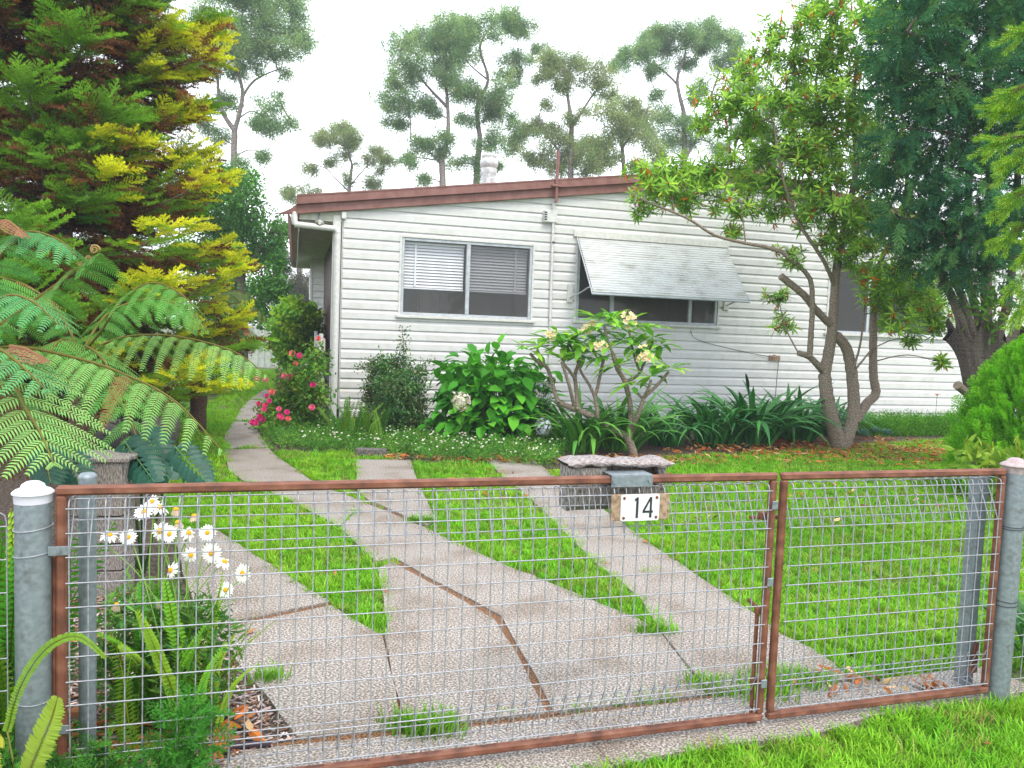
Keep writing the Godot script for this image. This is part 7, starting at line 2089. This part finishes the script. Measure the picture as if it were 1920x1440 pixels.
func tree_ferns() -> void:
	var green := Color(0.12, 0.36, 0.07)
	var blue := Color(0.11, 0.37, 0.14)
	var light := Color(0.24, 0.47, 0.13)
	var stem := Color(0.20, 0.17, 0.04)
	var f1 := thing("tree_fern", "large tree fern whose fronds hang in at the left edge", "fern", Vector3(-3.196, 0.000, -4.500), 0.0, "tree ferns on the left")
	var b := f1.position
	var c := Vector3(-3.195, 1.279, -4.500)
	var tk := MB.new()
	tk.tube(smooth([Vector3(0, -0.1, 0), Vector3(0.03, 0.6, 0.02), c - b], 6), taper(13, 0.13, 0.10), 12, Color.WHITE, true, 0.12)
	part("trunk", tk.mesh(), M.fibre, f1)
	var o := Transform3D(Basis(), -b)
	part("frond", frond_mesh([c, Vector3(-2.980, 1.354, -4.600), Vector3(-2.632, 1.310, -4.600), Vector3(-2.290, 1.224, -4.550), Vector3(-1.959, 1.078, -4.500), Vector3(-1.670, 0.814, -4.450)], 0.42, 15, 0.75, 0.15, light, stem, 0.0, 0.1, 0.35), M.leaf, f1, o)
	part("frond", frond_mesh([c, Vector3(-2.934, 1.362, -4.300), Vector3(-2.620, 1.270, -4.000), Vector3(-2.367, 1.110, -3.750), Vector3(-2.198, 1.006, -3.600), Vector3(-2.076, 0.881, -3.500)], 0.44, 13, 0.35, 0.25, light, stem, 0.0, 0.1), M.leaf, f1, o)
	part("frond", frond_mesh([c, Vector3(-3.174, 1.425, -4.700), Vector3(-3.011, 1.577, -4.750), Vector3(-2.812, 1.750, -4.800), Vector3(-2.647, 1.880, -4.800), Vector3(-2.569, 1.935, -4.800)], 0.46, 9, 0.6, 0.15, green, Color(0.26, 0.19, 0.05), 0.0, 0.25), M.leaf, f1, o)
	part("frond", frond_mesh([c, Vector3(-3.168, 1.567, -4.600), Vector3(-3.040, 1.885, -4.600), Vector3(-2.851, 2.026, -4.550), Vector3(-2.635, 1.982, -4.500), Vector3(-2.543, 1.894, -4.500)], 0.34, 12, 0.5, 0.2, blue, stem), M.leaf, f1, o)
	part("frond", frond_mesh([c, Vector3(-2.893, 1.510, -4.200), Vector3(-2.683, 1.642, -4.100), Vector3(-2.480, 1.618, -4.000), Vector3(-2.314, 1.501, -3.950)], 0.32, 10, 0.4, 0.2, blue, stem), M.leaf, f1, o)
	part("frond", frond_mesh([c, Vector3(-2.730, 1.348, -4.000), Vector3(-2.515, 1.375, -3.800), Vector3(-2.334, 1.295, -3.700), Vector3(-2.202, 1.202, -3.650)], 0.28, 9, 0.4, 0.2, blue, stem), M.leaf, f1, o)
	part("frond", frond_mesh([c, Vector3(-3.390, 1.496, -4.600), Vector3(-3.612, 1.487, -4.600), Vector3(-3.784, 1.294, -4.500)], 0.40, 12, 0.5, 0.2, green, stem), M.leaf, f1, o)
	part("frond", frond_mesh([c, Vector3(-3.544, 1.494, -4.900), Vector3(-3.722, 1.709, -5.300), Vector3(-3.740, 1.801, -5.600), Vector3(-3.658, 1.744, -5.900), Vector3(-3.515, 1.550, -6.000)], 0.42, 13, 0.5, 0.2, green, stem), M.leaf, f1, o)
	part("frond", frond_mesh([c, Vector3(-3.108, 1.222, -4.600), Vector3(-2.917, 1.029, -4.700), Vector3(-2.690, 0.842, -4.700), Vector3(-2.532, 0.659, -4.650)], 0.36, 10, 0.6, 0.2, green, stem), M.leaf, f1, o)
	for q: Array in [[c, Vector3(-2.838, 1.223, -4.200), Vector3(-2.673, 0.979, -4.100), Vector3(-2.661, 0.692, -4.100)], [c, Vector3(-3.010, 1.137, -4.500), Vector3(-2.794, 0.895, -4.500), Vector3(-2.717, 0.520, -4.500)]]:
		part("dead_frond", frond_mesh(q, 0.22, 12, 1.1, 0.1, Color(0.16, 0.085, 0.04), Color(0.14, 0.09, 0.05)), M.leaf_matt, f1, o)
	# unfurling fiddleheads along the rising frond
	for q: Array in [[Vector3(-2.578, 1.958, -4.780), 0.030], [Vector3(-2.620, 1.905, -4.780), 0.016], [Vector3(-2.669, 1.864, -4.780), 0.014], [Vector3(-2.712, 1.816, -4.770), 0.014], [Vector3(-2.755, 1.776, -4.770), 0.013], [Vector3(-2.805, 1.715, -4.760), 0.015]]:
		var fd := MB.new()
		var sp := PackedVector3Array()
		for i in 28:
			var t := i / 27.0
			var a := t * TAU * 1.7
			var r: float = float(q[1]) * (1.0 - 0.8 * t)
			sp.append(Vector3(cos(a) * r, sin(a) * r, t * 0.012))
		fd.tube(sp, taper(28, float(q[1]) * 0.22, float(q[1]) * 0.13), 6, Color(0.32, 0.20, 0.09))
		part("fiddlehead", fd.mesh(), M.wood, f1, Transform3D(Basis(), Vector3(q[0]) - b))
	# brown pink young fronds
	for q: Array in [[Vector3(-2.936, 2.048, -4.400), Vector3(-2.829, 2.060, -4.350), Vector3(-2.709, 1.985, -4.300)], [Vector3(-2.527, 1.386, -3.900), Vector3(-2.415, 1.378, -3.850), Vector3(-2.292, 1.332, -3.800)]]:
		part("young_frond", frond_mesh(q, 0.10, 12, 0.5, 0.3, Color(0.33, 0.17, 0.10), Color(0.3, 0.16, 0.08)), M.leaf_matt, f1, o)

	var f2 := thing("tree_fern", "tree fern behind whose pale arching frond reaches over the side path", "fern", Vector3(-3.686, 0.000, -6.600), 0.0, "tree ferns on the left")
	b = f2.position
	c = Vector3(-3.686, 1.203, -6.600)
	tk = MB.new()
	tk.tube(smooth([Vector3(0, -0.1, 0), Vector3(0.03, 0.6, 0.02), c - b], 6), taper(13, 0.12, 0.09), 12, Color.WHITE, true, 0.12)
	part("trunk", tk.mesh(), M.fibre, f2)
	o = Transform3D(Basis(), -b)
	part("frond", frond_mesh([c, Vector3(-3.317, 1.368, -6.500), Vector3(-2.914, 1.415, -6.400), Vector3(-2.522, 1.378, -6.300), Vector3(-2.200, 1.284, -6.250), Vector3(-1.975, 1.132, -6.200)], 0.42, 14, 0.85, 0.25, light, stem, 0.0, 0.12, 0.3), M.leaf, f2, o)
	part("frond", frond_mesh([c, Vector3(-3.616, 1.564, -6.900), Vector3(-3.332, 1.725, -7.100), Vector3(-3.033, 1.642, -7.200), Vector3(-2.834, 1.452, -7.200)], 0.40, 13, 0.6, 0.2, green, stem), M.leaf, f2, o)
	part("frond", frond_mesh([c, Vector3(-3.345, 1.433, -6.300), Vector3(-3.122, 1.696, -6.200), Vector3(-2.822, 1.828, -6.100), Vector3(-2.528, 1.711, -6.000), Vector3(-2.424, 1.551, -6.000)], 0.42, 13, 0.7, 0.2, green, stem), M.leaf, f2, o)
	part("frond", frond_mesh([c, Vector3(-3.822, 1.506, -6.600), Vector3(-4.002, 1.679, -6.600), Vector3(-4.229, 1.625, -6.600), Vector3(-4.412, 1.393, -6.600)], 0.40, 12, 0.5, 0.2, green, stem), M.leaf, f2, o)
	part("frond", frond_mesh([c, Vector3(-3.309, 1.311, -6.000), Vector3(-2.973, 1.256, -5.600), Vector3(-2.704, 1.094, -5.300), Vector3(-2.580, 0.925, -5.200)], 0.38, 12, 0.6, 0.2, green, stem), M.leaf, f2, o)
	part("frond", frond_mesh([c, Vector3(-3.490, 1.344, -6.100), Vector3(-3.340, 1.356, -5.700), Vector3(-3.276, 1.214, -5.400)], 0.38, 12, 0.6, 0.2, green, stem), M.leaf, f2, o)
	part("frond", frond_mesh([c, Vector3(-3.291, 1.137, -6.200), Vector3(-2.968, 0.878, -5.900), Vector3(-2.748, 0.628, -5.700), Vector3(-2.640, 0.411, -5.600)], 0.32, 10, 0.5, 0.2, green, stem), M.leaf, f2, o)

	var f3 := thing("tree_fern", "farthest tree fern with dull olive fronds below the golden conifer", "fern", Vector3(-4.272, 0.000, -10.500), 0.0, "tree ferns on the left")
	b = f3.position
	c = Vector3(-4.277, 1.395, -10.500)
	tk = MB.new()
	tk.tube(smooth([Vector3(0, -0.1, 0), Vector3(0.03, 0.6, 0.02), c - b], 6), taper(13, 0.12, 0.09), 10, Color.WHITE, true, 0.12)
	part("trunk", tk.mesh(), M.fibre, f3)
	o = Transform3D(Basis(), -b)
	var olive := Color(0.12, 0.20, 0.05)
	for q: Array in [[c, Vector3(-3.883, 1.730, -10.400), Vector3(-3.529, 1.776, -10.300), Vector3(-3.264, 1.575, -10.300)], [c, Vector3(-4.182, 1.842, -10.800), Vector3(-3.959, 1.970, -11.000), Vector3(-3.657, 1.870, -11.000)], [c, Vector3(-3.876, 1.550, -10.200), Vector3(-3.525, 1.527, -10.000), Vector3(-3.317, 1.330, -9.900)], [c, Vector3(-4.496, 1.746, -10.500), Vector3(-4.784, 1.807, -10.500), Vector3(-5.071, 1.581, -10.500)], [c, Vector3(-4.075, 1.609, -10.000), Vector3(-3.838, 1.543, -9.500), Vector3(-3.682, 1.229, -9.200)], [c, Vector3(-3.977, 1.614, -10.100), Vector3(-3.619, 1.487, -9.700), Vector3(-3.409, 1.168, -9.500)]]:
		part("frond", frond_mesh(q, 0.40, 11, 0.6, 0.2, olive, stem), M.leaf, f3, o)

func gate_corner() -> void:
	var sw := [sword_mesh(40, 0.075, 0.12), sword_mesh(40, 0.07, 0.35, 0.2), sword_mesh(38, 0.075, 0.6), sword_mesh(40, 0.065, 0.05, 0.4)]
	var gm := [tinted(M.leaf, Color(0.13, 0.42, 0.035)), tinted(M.leaf, Color(0.09, 0.33, 0.03)), tinted(M.leaf, Color(0.22, 0.52, 0.04)), tinted(M.leaf, Color(0.32, 0.53, 0.045))]
	var g := "sword ferns by the left gate post"
	# fern thicket outside the left fence
	var a1 := thing("sword_fern", "tall sword fern thicket left of the white capped post", "fern", gp(-0.16, -0.02), 0.0, g)
	for i in 70:
		part("frond", sw[rng.randi() % 4], gm[rng.randi() % 4], a1, Transform3D(Basis(Vector3.UP, rf(PI, TAU)).scaled(Vector3.ONE * rf(0.45, 1.0)), Vector3(rf(-0.24, -0.01), 0, rf(-0.35, 0.16))))
	# ferns inside, behind the gate
	var a2 := thing("sword_fern", "sword fern growing behind the hinge side of the gate under the daisies", "fern", gp(0.22, -0.34), 0.0, g)
	for i in 30:
		part("frond", sw[rng.randi() % 4], gm[rng.randi() % 4], a2, Transform3D(Basis(Vector3.UP, rf(0, TAU)).scaled(Vector3.ONE * rf(0.35, 0.72)), Vector3(rf(-0.12, 0.16), 0, rf(-0.22, 0.12))))
	var a3 := thing("sword_fern", "low sword fern leaning right over the bark mulch", "fern", gp(0.33, -0.40), 0.0, g)
	for i in 11:
		part("frond", sw[1 + rng.randi() % 2], gm[2 + rng.randi() % 2], a3, Transform3D(Basis(Vector3.UP, rf(0.7, 2.3)).scaled(Vector3.ONE * rf(0.32, 0.52)), Vector3(rf(-0.08, 0.1), 0, rf(-0.15, 0.1))))
	# fronds poking out in front of the post
	var a4 := thing("sword_fern", "yellowing sword fern fronds in front of the white capped post", "fern", gp(-0.05, 0.13), 0.0, g)
	var yel := [tinted(M.leaf, Color(0.42, 0.42, 0.05)), tinted(M.leaf, Color(0.30, 0.42, 0.05)), tinted(M.leaf, Color(0.20, 0.36, 0.04))]
	var one := MB.new()
	var pts := smooth([Vector3(-0.05, 0.36, 0.0), Vector3(0.0, 0.50, 0.02), Vector3(0.08, 0.62, 0.03), Vector3(0.17, 0.66, 0.03), Vector3(0.25, 0.60, 0.03)], 8)
	leaflets(one, pts, 0.017, 0.008, Vector3(0.3, 0.2, 1))
	part("frond", one.mesh(), yel[2], a4)
	var two := MB.new()
	pts = smooth([Vector3(0.02, 0.24, 0.02), Vector3(0.06, 0.33, 0.03), Vector3(0.10, 0.42, 0.04), Vector3(0.125, 0.49, 0.05)], 8)
	leaflets(two, pts, 0.045, 0.010, Vector3(0, 0.2, 1))
	part("frond", two.mesh(), yel[1], a4)
	var three := MB.new()
	pts = smooth([Vector3(-0.055, 0.36, 0.02), Vector3(-0.075, 0.34, 0.06), Vector3(-0.05, 0.27, 0.08), Vector3(0.015, 0.18, 0.08)], 8)
	leaflets(three, pts, 0.045, 0.010, Vector3(0.4, 0.5, 1))
	part("frond", three.mesh(), yel[0], a4)
	var st := MB.new()
	st.tube(smooth([Vector3(0.02, 0.0, 0.0), Vector3(-0.02, 0.2, 0.0), Vector3(-0.05, 0.36, 0.0)], 4), taper(9, 0.003, 0.003), 5, Color(0.2, 0.2, 0.05))
	st.tube(smooth([Vector3(0.03, 0.0, 0.0), Vector3(0.02, 0.12, 0.01), Vector3(0.02, 0.24, 0.02)], 4), taper(9, 0.003, 0.003), 5, Color(0.2, 0.2, 0.05))
	st.tube(smooth([Vector3(0.01, 0.22, 0.06), Vector3(0.09, 0.14, 0.07), Vector3(0.15, 0.05, 0.06), Vector3(0.17, -0.02, 0.05)], 4), taper(13, 0.004, 0.004), 5, Color(0.36, 0.12, 0.05))
	part("stalks", st.mesh(), M.wood, a4)
	# feathery asparagus fern along the foot of the fence
	var af := spray_mesh(6, 1.0, 0.4, 0.13, 0.3)
	var as1 := thing("asparagus_fern", "feathery asparagus fern spilling along the foot of the left post", "fern", gp(-0.1, 0.12), 0.0, "feathery asparagus ferns at the gate foot")
	var xf := []
	var cols := PackedColorArray()
	for i in 900:
		var p := Vector3(rf(-0.42, 0.40), 0.0, rf(-0.22, 0.26))
		p.y = rf(0.02, 0.26) * (1.0 - 0.55 * absf(p.x))
		xf.append(Transform3D(along(Vector3.UP * 0.6 + rdir(), rf(0, TAU), rf(0.05, 0.10)), p))
		cols.append(vary([Color(0.06, 0.24, 0.03), Color(0.045, 0.19, 0.03), Color(0.10, 0.30, 0.04)][rng.randi() % 3], 0.25))
	many("foliage", af, M.leaf_matt, as1, xf, cols)
	var as2 := thing("asparagus_fern", "feathery asparagus fern growing up through the gate mesh", "fern", gp(0.38, 0.05), 0.0, "feathery asparagus ferns at the gate foot")
	xf = []
	cols = PackedColorArray()
	for i in 150:
		var p := Vector3(rf(-0.12, 0.09), rf(0.02, 0.34), rf(-0.08, 0.06))
		p.x *= 1.0 - p.y * 1.2
		xf.append(Transform3D(along(Vector3.UP * 0.6 + rdir(), rf(0, TAU), rf(0.045, 0.085)), p))
		cols.append(vary(Color(0.07, 0.27, 0.035), 0.25))
	many("foliage", af, M.leaf_matt, as2, xf, cols)

	# shasta daisies
	var da := thing("daisy_plant", "clump of large white daisies flopping over the drive behind the gate", "flowers", gp(0.30, -0.52))
	var o := Transform3D(Basis(), -da.position)
	var ped := MB.new()
	for i in 19:
		var a := TAU * i / 19.0
		var d := Vector3(cos(a), 0.10 + rf(-0.08, 0.08), sin(a)).normalized()
		ped.leaf(Transform3D(facing(d, Vector3.UP), d * 0.008), rf(0.029, 0.034), 0.0105, 0.12, 0.08, Color(0.84, 0.84, 0.86))
	var pm := ped.mesh()
	var ped2 := MB.new()
	for i in 16:
		var a := TAU * i / 16.0 + rf(-0.1, 0.1)
		var d := Vector3(cos(a), -0.35 + rf(-0.3, 0.25), sin(a)).normalized()
		ped2.leaf(Transform3D(facing(d, Vector3.UP), Vector3(cos(a), 0, sin(a)) * 0.008), rf(0.024, 0.034), 0.0098, rf(0.0, 0.35), 0.1, Color(0.80, 0.79, 0.80))
	var pm2 := ped2.mesh()
	var disc := MB.new()
	disc.lathe(Vector3.ZERO, PackedVector2Array([Vector2(0.0105, 0.0), Vector2(0.0105, 0.003), Vector2(0.007, 0.0065), Vector2(0.0, 0.0078)]), 12, Color(0.80, 0.40, 0.02))
	var dm := disc.mesh()
	var old := MB.new()
	for i in 14:
		var a := TAU * i / 14.0
		var d := Vector3(cos(a) * 0.5, -1.0, sin(a) * 0.5).normalized()
		old.leaf(Transform3D(facing(d, Vector3(cos(a), 0, sin(a))), Vector3(cos(a), 0, sin(a)) * 0.008), rf(0.022, 0.03), 0.009, 0.1, 0.1, vary(Color(0.62, 0.48, 0.36), 0.15))
	var om := old.mesh()
	var stems := MB.new()
	var root := gp(0.30, -0.52)
	var idx := 0
	for q: Array in [[Vector3(-1.400, 0.813, -2.950), 0], [Vector3(-1.361, 0.820, -3.000), 0], [Vector3(-1.299, 0.814, -3.000), 1], [Vector3(-1.227, 0.791, -3.000), 1], [Vector3(-1.268, 0.776, -2.950), 1], [Vector3(-1.482, 0.745, -2.850), 0], [Vector3(-1.412, 0.739, -2.850), 0], [Vector3(-1.315, 0.754, -2.900), 0], [Vector3(-1.257, 0.757, -2.850), 0], [Vector3(-1.227, 0.736, -2.950), 0], [Vector3(-1.174, 0.725, -3.000), 0], [Vector3(-1.197, 0.664, -2.900), 0], [Vector3(-1.137, 0.660, -2.950), 0], [Vector3(-1.087, 0.628, -2.950), 0], [Vector3(-1.016, 0.584, -2.950), 0], [Vector3(-1.252, 0.619, -2.850), 0], [Vector3(-1.063, 0.534, -2.900), 0], [Vector3(-1.428, 0.498, -2.800), 1], [Vector3(-1.295, 0.493, -2.850), 1], [Vector3(-1.393, 0.842, -3.000), 0]]:
		var h: Vector3 = q[0]
		var f := Vector3(rf(-0.5, 0.7), rf(0.2, 0.9), 1.0).normalized()
		if idx % 4 == 1: f = Vector3(rf(0.3, 0.9), 0.8, 0.3).normalized()
		if q[1] == 1: f = Vector3(rf(-0.2, 0.2), 1, 0.1).normalized()
		var t := Transform3D(along((f + rdir() * 0.35).normalized(), rf(0, TAU), rf(0.8, 1.1)), h)
		var fl := part("flower", om if q[1] == 1 else (pm2 if idx % 2 == 1 else pm), M.petal, da, o * t)
		if q[1] == 1:
			fl.set_meta("label", "spent brown petalled daisy")
		part("disc", dm, M.petal, fl)
		var lo := root + Vector3(rf(-0.12, 0.12), 0, rf(-0.1, 0.1))
		stems.tube(smooth([lo, lo.lerp(h, 0.5) + Vector3(rf(-0.05, 0.02), 0.14, 0.02), h - f * 0.05, h - f * 0.004], 5), taper(16, 0.0032, 0.002), 5, Color(0.17, 0.30, 0.07))
		idx += 1
	part("stems", stems.mesh(), M.wood, da, o)
	var dl := clump_mesh(16, 0.75, 0.15, -0.3, 0.3, true)
	xf = []
	cols = PackedColorArray()
	for i in 230:
		var p := root + Vector3(rf(-0.28, 0.13), rf(0.03, 0.50), rf(-0.16, 0.16))
		xf.append(Transform3D(along(Vector3.UP + rdir() * 0.6, rf(0, TAU), rf(0.05, 0.085)), p))
		cols.append(vary([Color(0.10, 0.26, 0.05), Color(0.07, 0.20, 0.04), Color(0.15, 0.32, 0.06)][rng.randi() % 3], 0.25))
	many("foliage", dl, M.leaf, da, xf, cols).transform = o

func gp(s: float, n: float) -> Vector3:
	var q := gate_xz(s, n)
	return Vector3(q.x, 0, q.y)

func leaflets(mb: MB, pts: PackedVector3Array, w: float, thick: float, face: Vector3) -> void:
	mb.tube(pts, taper(pts.size(), 0.0022, 0.001), 4, Color(0.8, 0.6, 0.3), false)
	var n := pts.size() * 2
	for i in n:
		var t := float(i) / n
		var fi := t * (pts.size() - 1)
		var k := mini(int(fi), pts.size() - 2)
		var p := pts[k].lerp(pts[k + 1], fi - k)
		var tg := (pts[k + 1] - pts[k]).normalized()
		var sd := tg.cross(face).normalized()
		var l := w * pow(sin(PI * clampf(0.25 + 0.72 * t, 0, 0.98)), 0.6)
		for s: float in [-1.0, 1.0]:
			mb.leaf(Transform3D(facing(sd * s + tg * 0.35, face), p), l * rf(0.9, 1.1), thick, rf(-0.1, 0.2), 0.06, Color(1, 1, 1) * rf(0.85, 1.12))

func left_bed() -> void:
	# philodendron leaves, deeply cut, hanging over the lawn edge
	var ph := thing("philodendron", "dark glossy deeply cut leaves hanging beside the lawn edge", "plant", Vector3(-2.185, 0.000, -4.600))
	var o := Transform3D(Basis(), -ph.position)
	for q: Array in [[Vector3(-2.164, 0.882, -4.500), Vector3(-1.899, 0.654, -4.300), 0.26], [Vector3(-1.908, 0.819, -4.400), Vector3(-1.689, 0.647, -4.300), 0.20], [Vector3(-2.198, 0.839, -4.400), Vector3(-1.936, 0.657, -4.200), 0.22], [Vector3(-2.368, 0.878, -3.900), Vector3(-2.268, 0.723, -3.800), 0.2], [Vector3(-2.290, 0.837, -4.000), Vector3(-2.178, 0.680, -3.900), 0.18]]:
		var mb := MB.new()
		var a: Vector3 = q[0]; var b: Vector3 = q[1]; var w: float = q[2]
		var d := (b - a).normalized()
		var sd := d.cross(Vector3(0.2, 0.5, 1.0)).normalized()
		var n := 9
		var up := sd.cross(d)
		mb.tube(PackedVector3Array([a - d * 0.02, b]), PackedFloat32Array([0.004, 0.002]), 5, Color(0.10, 0.22, 0.08), false)
		for i in n:
			var t := float(i) / n
			var m := a.lerp(b, t)
			for s: float in [-1.0, 1.0]:
				var l := w * pow(sin(PI * (0.3 + 0.62 * t)), 0.8) * 0.62
				var dir := (sd * s + d * lerpf(0.2, 1.1, t) + up * -0.12).normalized()
				mb.leaf(Transform3D(facing(dir, up if up.z > 0 else -up), m), l, a.distance_to(b) / n * 1.25, 0.25, 0.05, vary(Color(0.018, 0.085, 0.055), 0.15))
		mb.tube(smooth([a, a.lerp(ph.position, 0.3) + Vector3(0, 0.05, 0), ph.position], 4), taper(9, 0.006, 0.01), 6, Color(0.05, 0.12, 0.03), false)
		part("leaf", mb.mesh(), M.leaf_gloss, ph, o)
	# mixed planting along the side lawn
	var sm := [strap_mesh(1.5, 0.06), strap_mesh(2.0, 0.055), strap_mesh(1.2, 0.06)]
	var vm := [tinted(M.leaf, Color(0.16, 0.34, 0.07)), tinted(M.leaf, Color(0.24, 0.40, 0.12)), tinted(M.leaf, Color(0.08, 0.22, 0.05))]
	strap_clump("lily_clump", "pale green strappy lily clump at the left lawn edge", "plant", "lily clumps on the left", Vector3(-5.539, 0.000, -12.182), 70, 0.62, Vector2(0.4, 0.3), sm, vm)
	strap_clump("lily_clump", "second strappy lily clump nearer the fence on the left", "plant", "lily clumps on the left", Vector3(-6.150, 0.000, -14.516), 60, 0.62, Vector2(0.35, 0.3), sm, vm)
	var bl := clump_mesh(26, 0.45, 0.24, 0.1, 0.3, true)
	tree("hibiscus_bush", "dark green flowering bush before the steel fence", "bush", "",
		[[[Vector3(-6.227, -0.061, -16.000), Vector3(-6.232, 0.437, -16.000), Vector3(-6.206, 0.989, -16.000)], 0.04, 0.02]],
		[[Vector3(-6.17, 0.68, -15.44), 0.35], [Vector3(-6.18, 0.99, -16.12), 0.33], [Vector3(-5.82, 1.12, -15.76), 0.29], [Vector3(-6.33, 0.41, -16.40), 0.35], [Vector3(-6.50, 0.32, -15.97), 0.29], [Vector3(-5.76, 0.85, -15.74), 0.20], [Vector3(-5.79, 1.22, -16.13), 0.20], [Vector3(-6.55, 0.87, -15.83), 0.31], [Vector3(-6.11, 1.43, -16.37), 0.26]],
		M.bark, 0.01, bl, M.leaf, 150.0, 0.15, 0.22, [Color(0.045, 0.15, 0.03), Color(0.07, 0.20, 0.035), Color(0.035, 0.11, 0.025)], 0.85, 0.3, "foliage")
	tree("understory_shrub", "shadowy mixed shrub under the golden conifer", "shrub", "",
		[[[Vector3(-4.525, -0.364, -9.000), Vector3(-4.527, 0.267, -9.000), Vector3(-4.529, 0.767, -9.000)], 0.03, 0.02]],
		[[Vector3(-4.51, 0.91, -8.60), 0.25], [Vector3(-4.44, 0.76, -9.08), 0.22], [Vector3(-4.85, 0.71, -8.79), 0.25], [Vector3(-5.37, 0.91, -9.28), 0.25], [Vector3(-4.58, 0.46, -8.98), 0.25], [Vector3(-4.85, 0.30, -8.68), 0.25], [Vector3(-4.27, 0.51, -9.12), 0.19], [Vector3(-5.48, 0.74, -8.83), 0.31], [Vector3(-4.20, 0.95, -9.23), 0.16], [Vector3(-5.81, 0.21, -9.06), 0.31], [Vector3(-5.23, 0.28, -8.71), 0.28]],
		M.bark, 0.01, bl, M.leaf, 120.0, 0.11, 0.16, [Color(0.05, 0.15, 0.03), Color(0.09, 0.16, 0.03), Color(0.035, 0.11, 0.025)], 0.85, 0.3, "foliage")
	# red cordyline
	var co := thing("red_cordyline", "dark red strap leaved cordyline in the left bed", "plant", Vector3(-4.811, 0.000, -10.000))
	var cm := MB.new()
	cm.tube(PackedVector3Array([Vector3(0, -0.05, 0), Vector3(0.02, 1.0, 0)]), PackedFloat32Array([0.02, 0.015]), 7, Color(0.12, 0.08, 0.05))
	part("stem", cm.mesh(), M.wood, co)
	var rs := strap_mesh(1.0, 0.13)
	var rm := [tinted(M.leaf_gloss, Color(0.24, 0.012, 0.02)), tinted(M.leaf_gloss, Color(0.12, 0.01, 0.02))]
	for i in 34:
		part("leaf", rs, rm[rng.randi() % 2], co, Transform3D(Basis(Vector3.UP, rf(0, TAU)).rotated(Vector3.RIGHT, rf(-0.4, 0.4)).scaled(Vector3.ONE * rf(0.22, 0.38)), Vector3(0.01, rf(0.55, 1.02), 0)))
	# white agapanthus head
	var ah := thing("agapanthus_flower", "round white agapanthus flower head in the left bed", "flower", Vector3(-4.566, 0.000, -9.200))
	var am := MB.new()
	var ctr := Vector3(-4.568, 1.101, -9.200) - ah.position
	for i in 60:
		var d := rdir()
		am.rod(ctr, ctr + d * 0.07, 0.0015, 3, Color(0.2, 0.3, 0.1))
		am.leaf(Transform3D(along(d, rf(0, TAU)), ctr + d * 0.06), 0.045, 0.02, 0.1, 0.1, Color(0.75, 0.74, 0.74))
	am.tube(PackedVector3Array([Vector3(0, -0.05, 0), ctr]), PackedFloat32Array([0.007, 0.005]), 6, Color(0.12, 0.25, 0.06))
	part("flower_head", am.mesh(), M.petal, ah)
	# bright flowers dotted in the bed
	var fb := MB.new()
	for i in 6:
		var a := TAU * i / 6.0
		fb.leaf(Transform3D(facing(Vector3(cos(a), 0.4, sin(a)), Vector3.UP), Vector3.ZERO), 0.07, 0.05, -0.2, 0.1, Color.WHITE)
	var fbm := fb.mesh()
	for q: Array in [[Vector3(-5.985, 1.190, -15.400), Color(0.85, 0.30, 0.02), "orange flower high on the bush by the steel fence"], [Vector3(-5.862, 1.133, -15.300), Color(0.85, 0.42, 0.03), "amber flower beside the orange one on the bush"], [Vector3(-5.440, 1.065, -15.300), Color(0.85, 0.10, 0.20), "pink flower at the right of the dark bush"], [Vector3(-5.312, 1.300, -15.500), Color(0.8, 0.10, 0.2), "pink flower high in front of the steel fence"], [Vector3(-5.384, 1.137, -15.500), Color(0.85, 0.45, 0.10), "apricot flower in front of the steel fence"], [Vector3(-4.561, 1.039, -9.000), Color(0.8, 0.13, 0.02), "red orange flower left of the white agapanthus head"]]:
		tag(part("garden_flower", fbm, tinted(M.petal, q[1]), self, Transform3D(along(Vector3(0, 0.4, 1), rf(0, TAU), 1.1), q[0])), q[2], "flower", "bright flowers in the left bed")
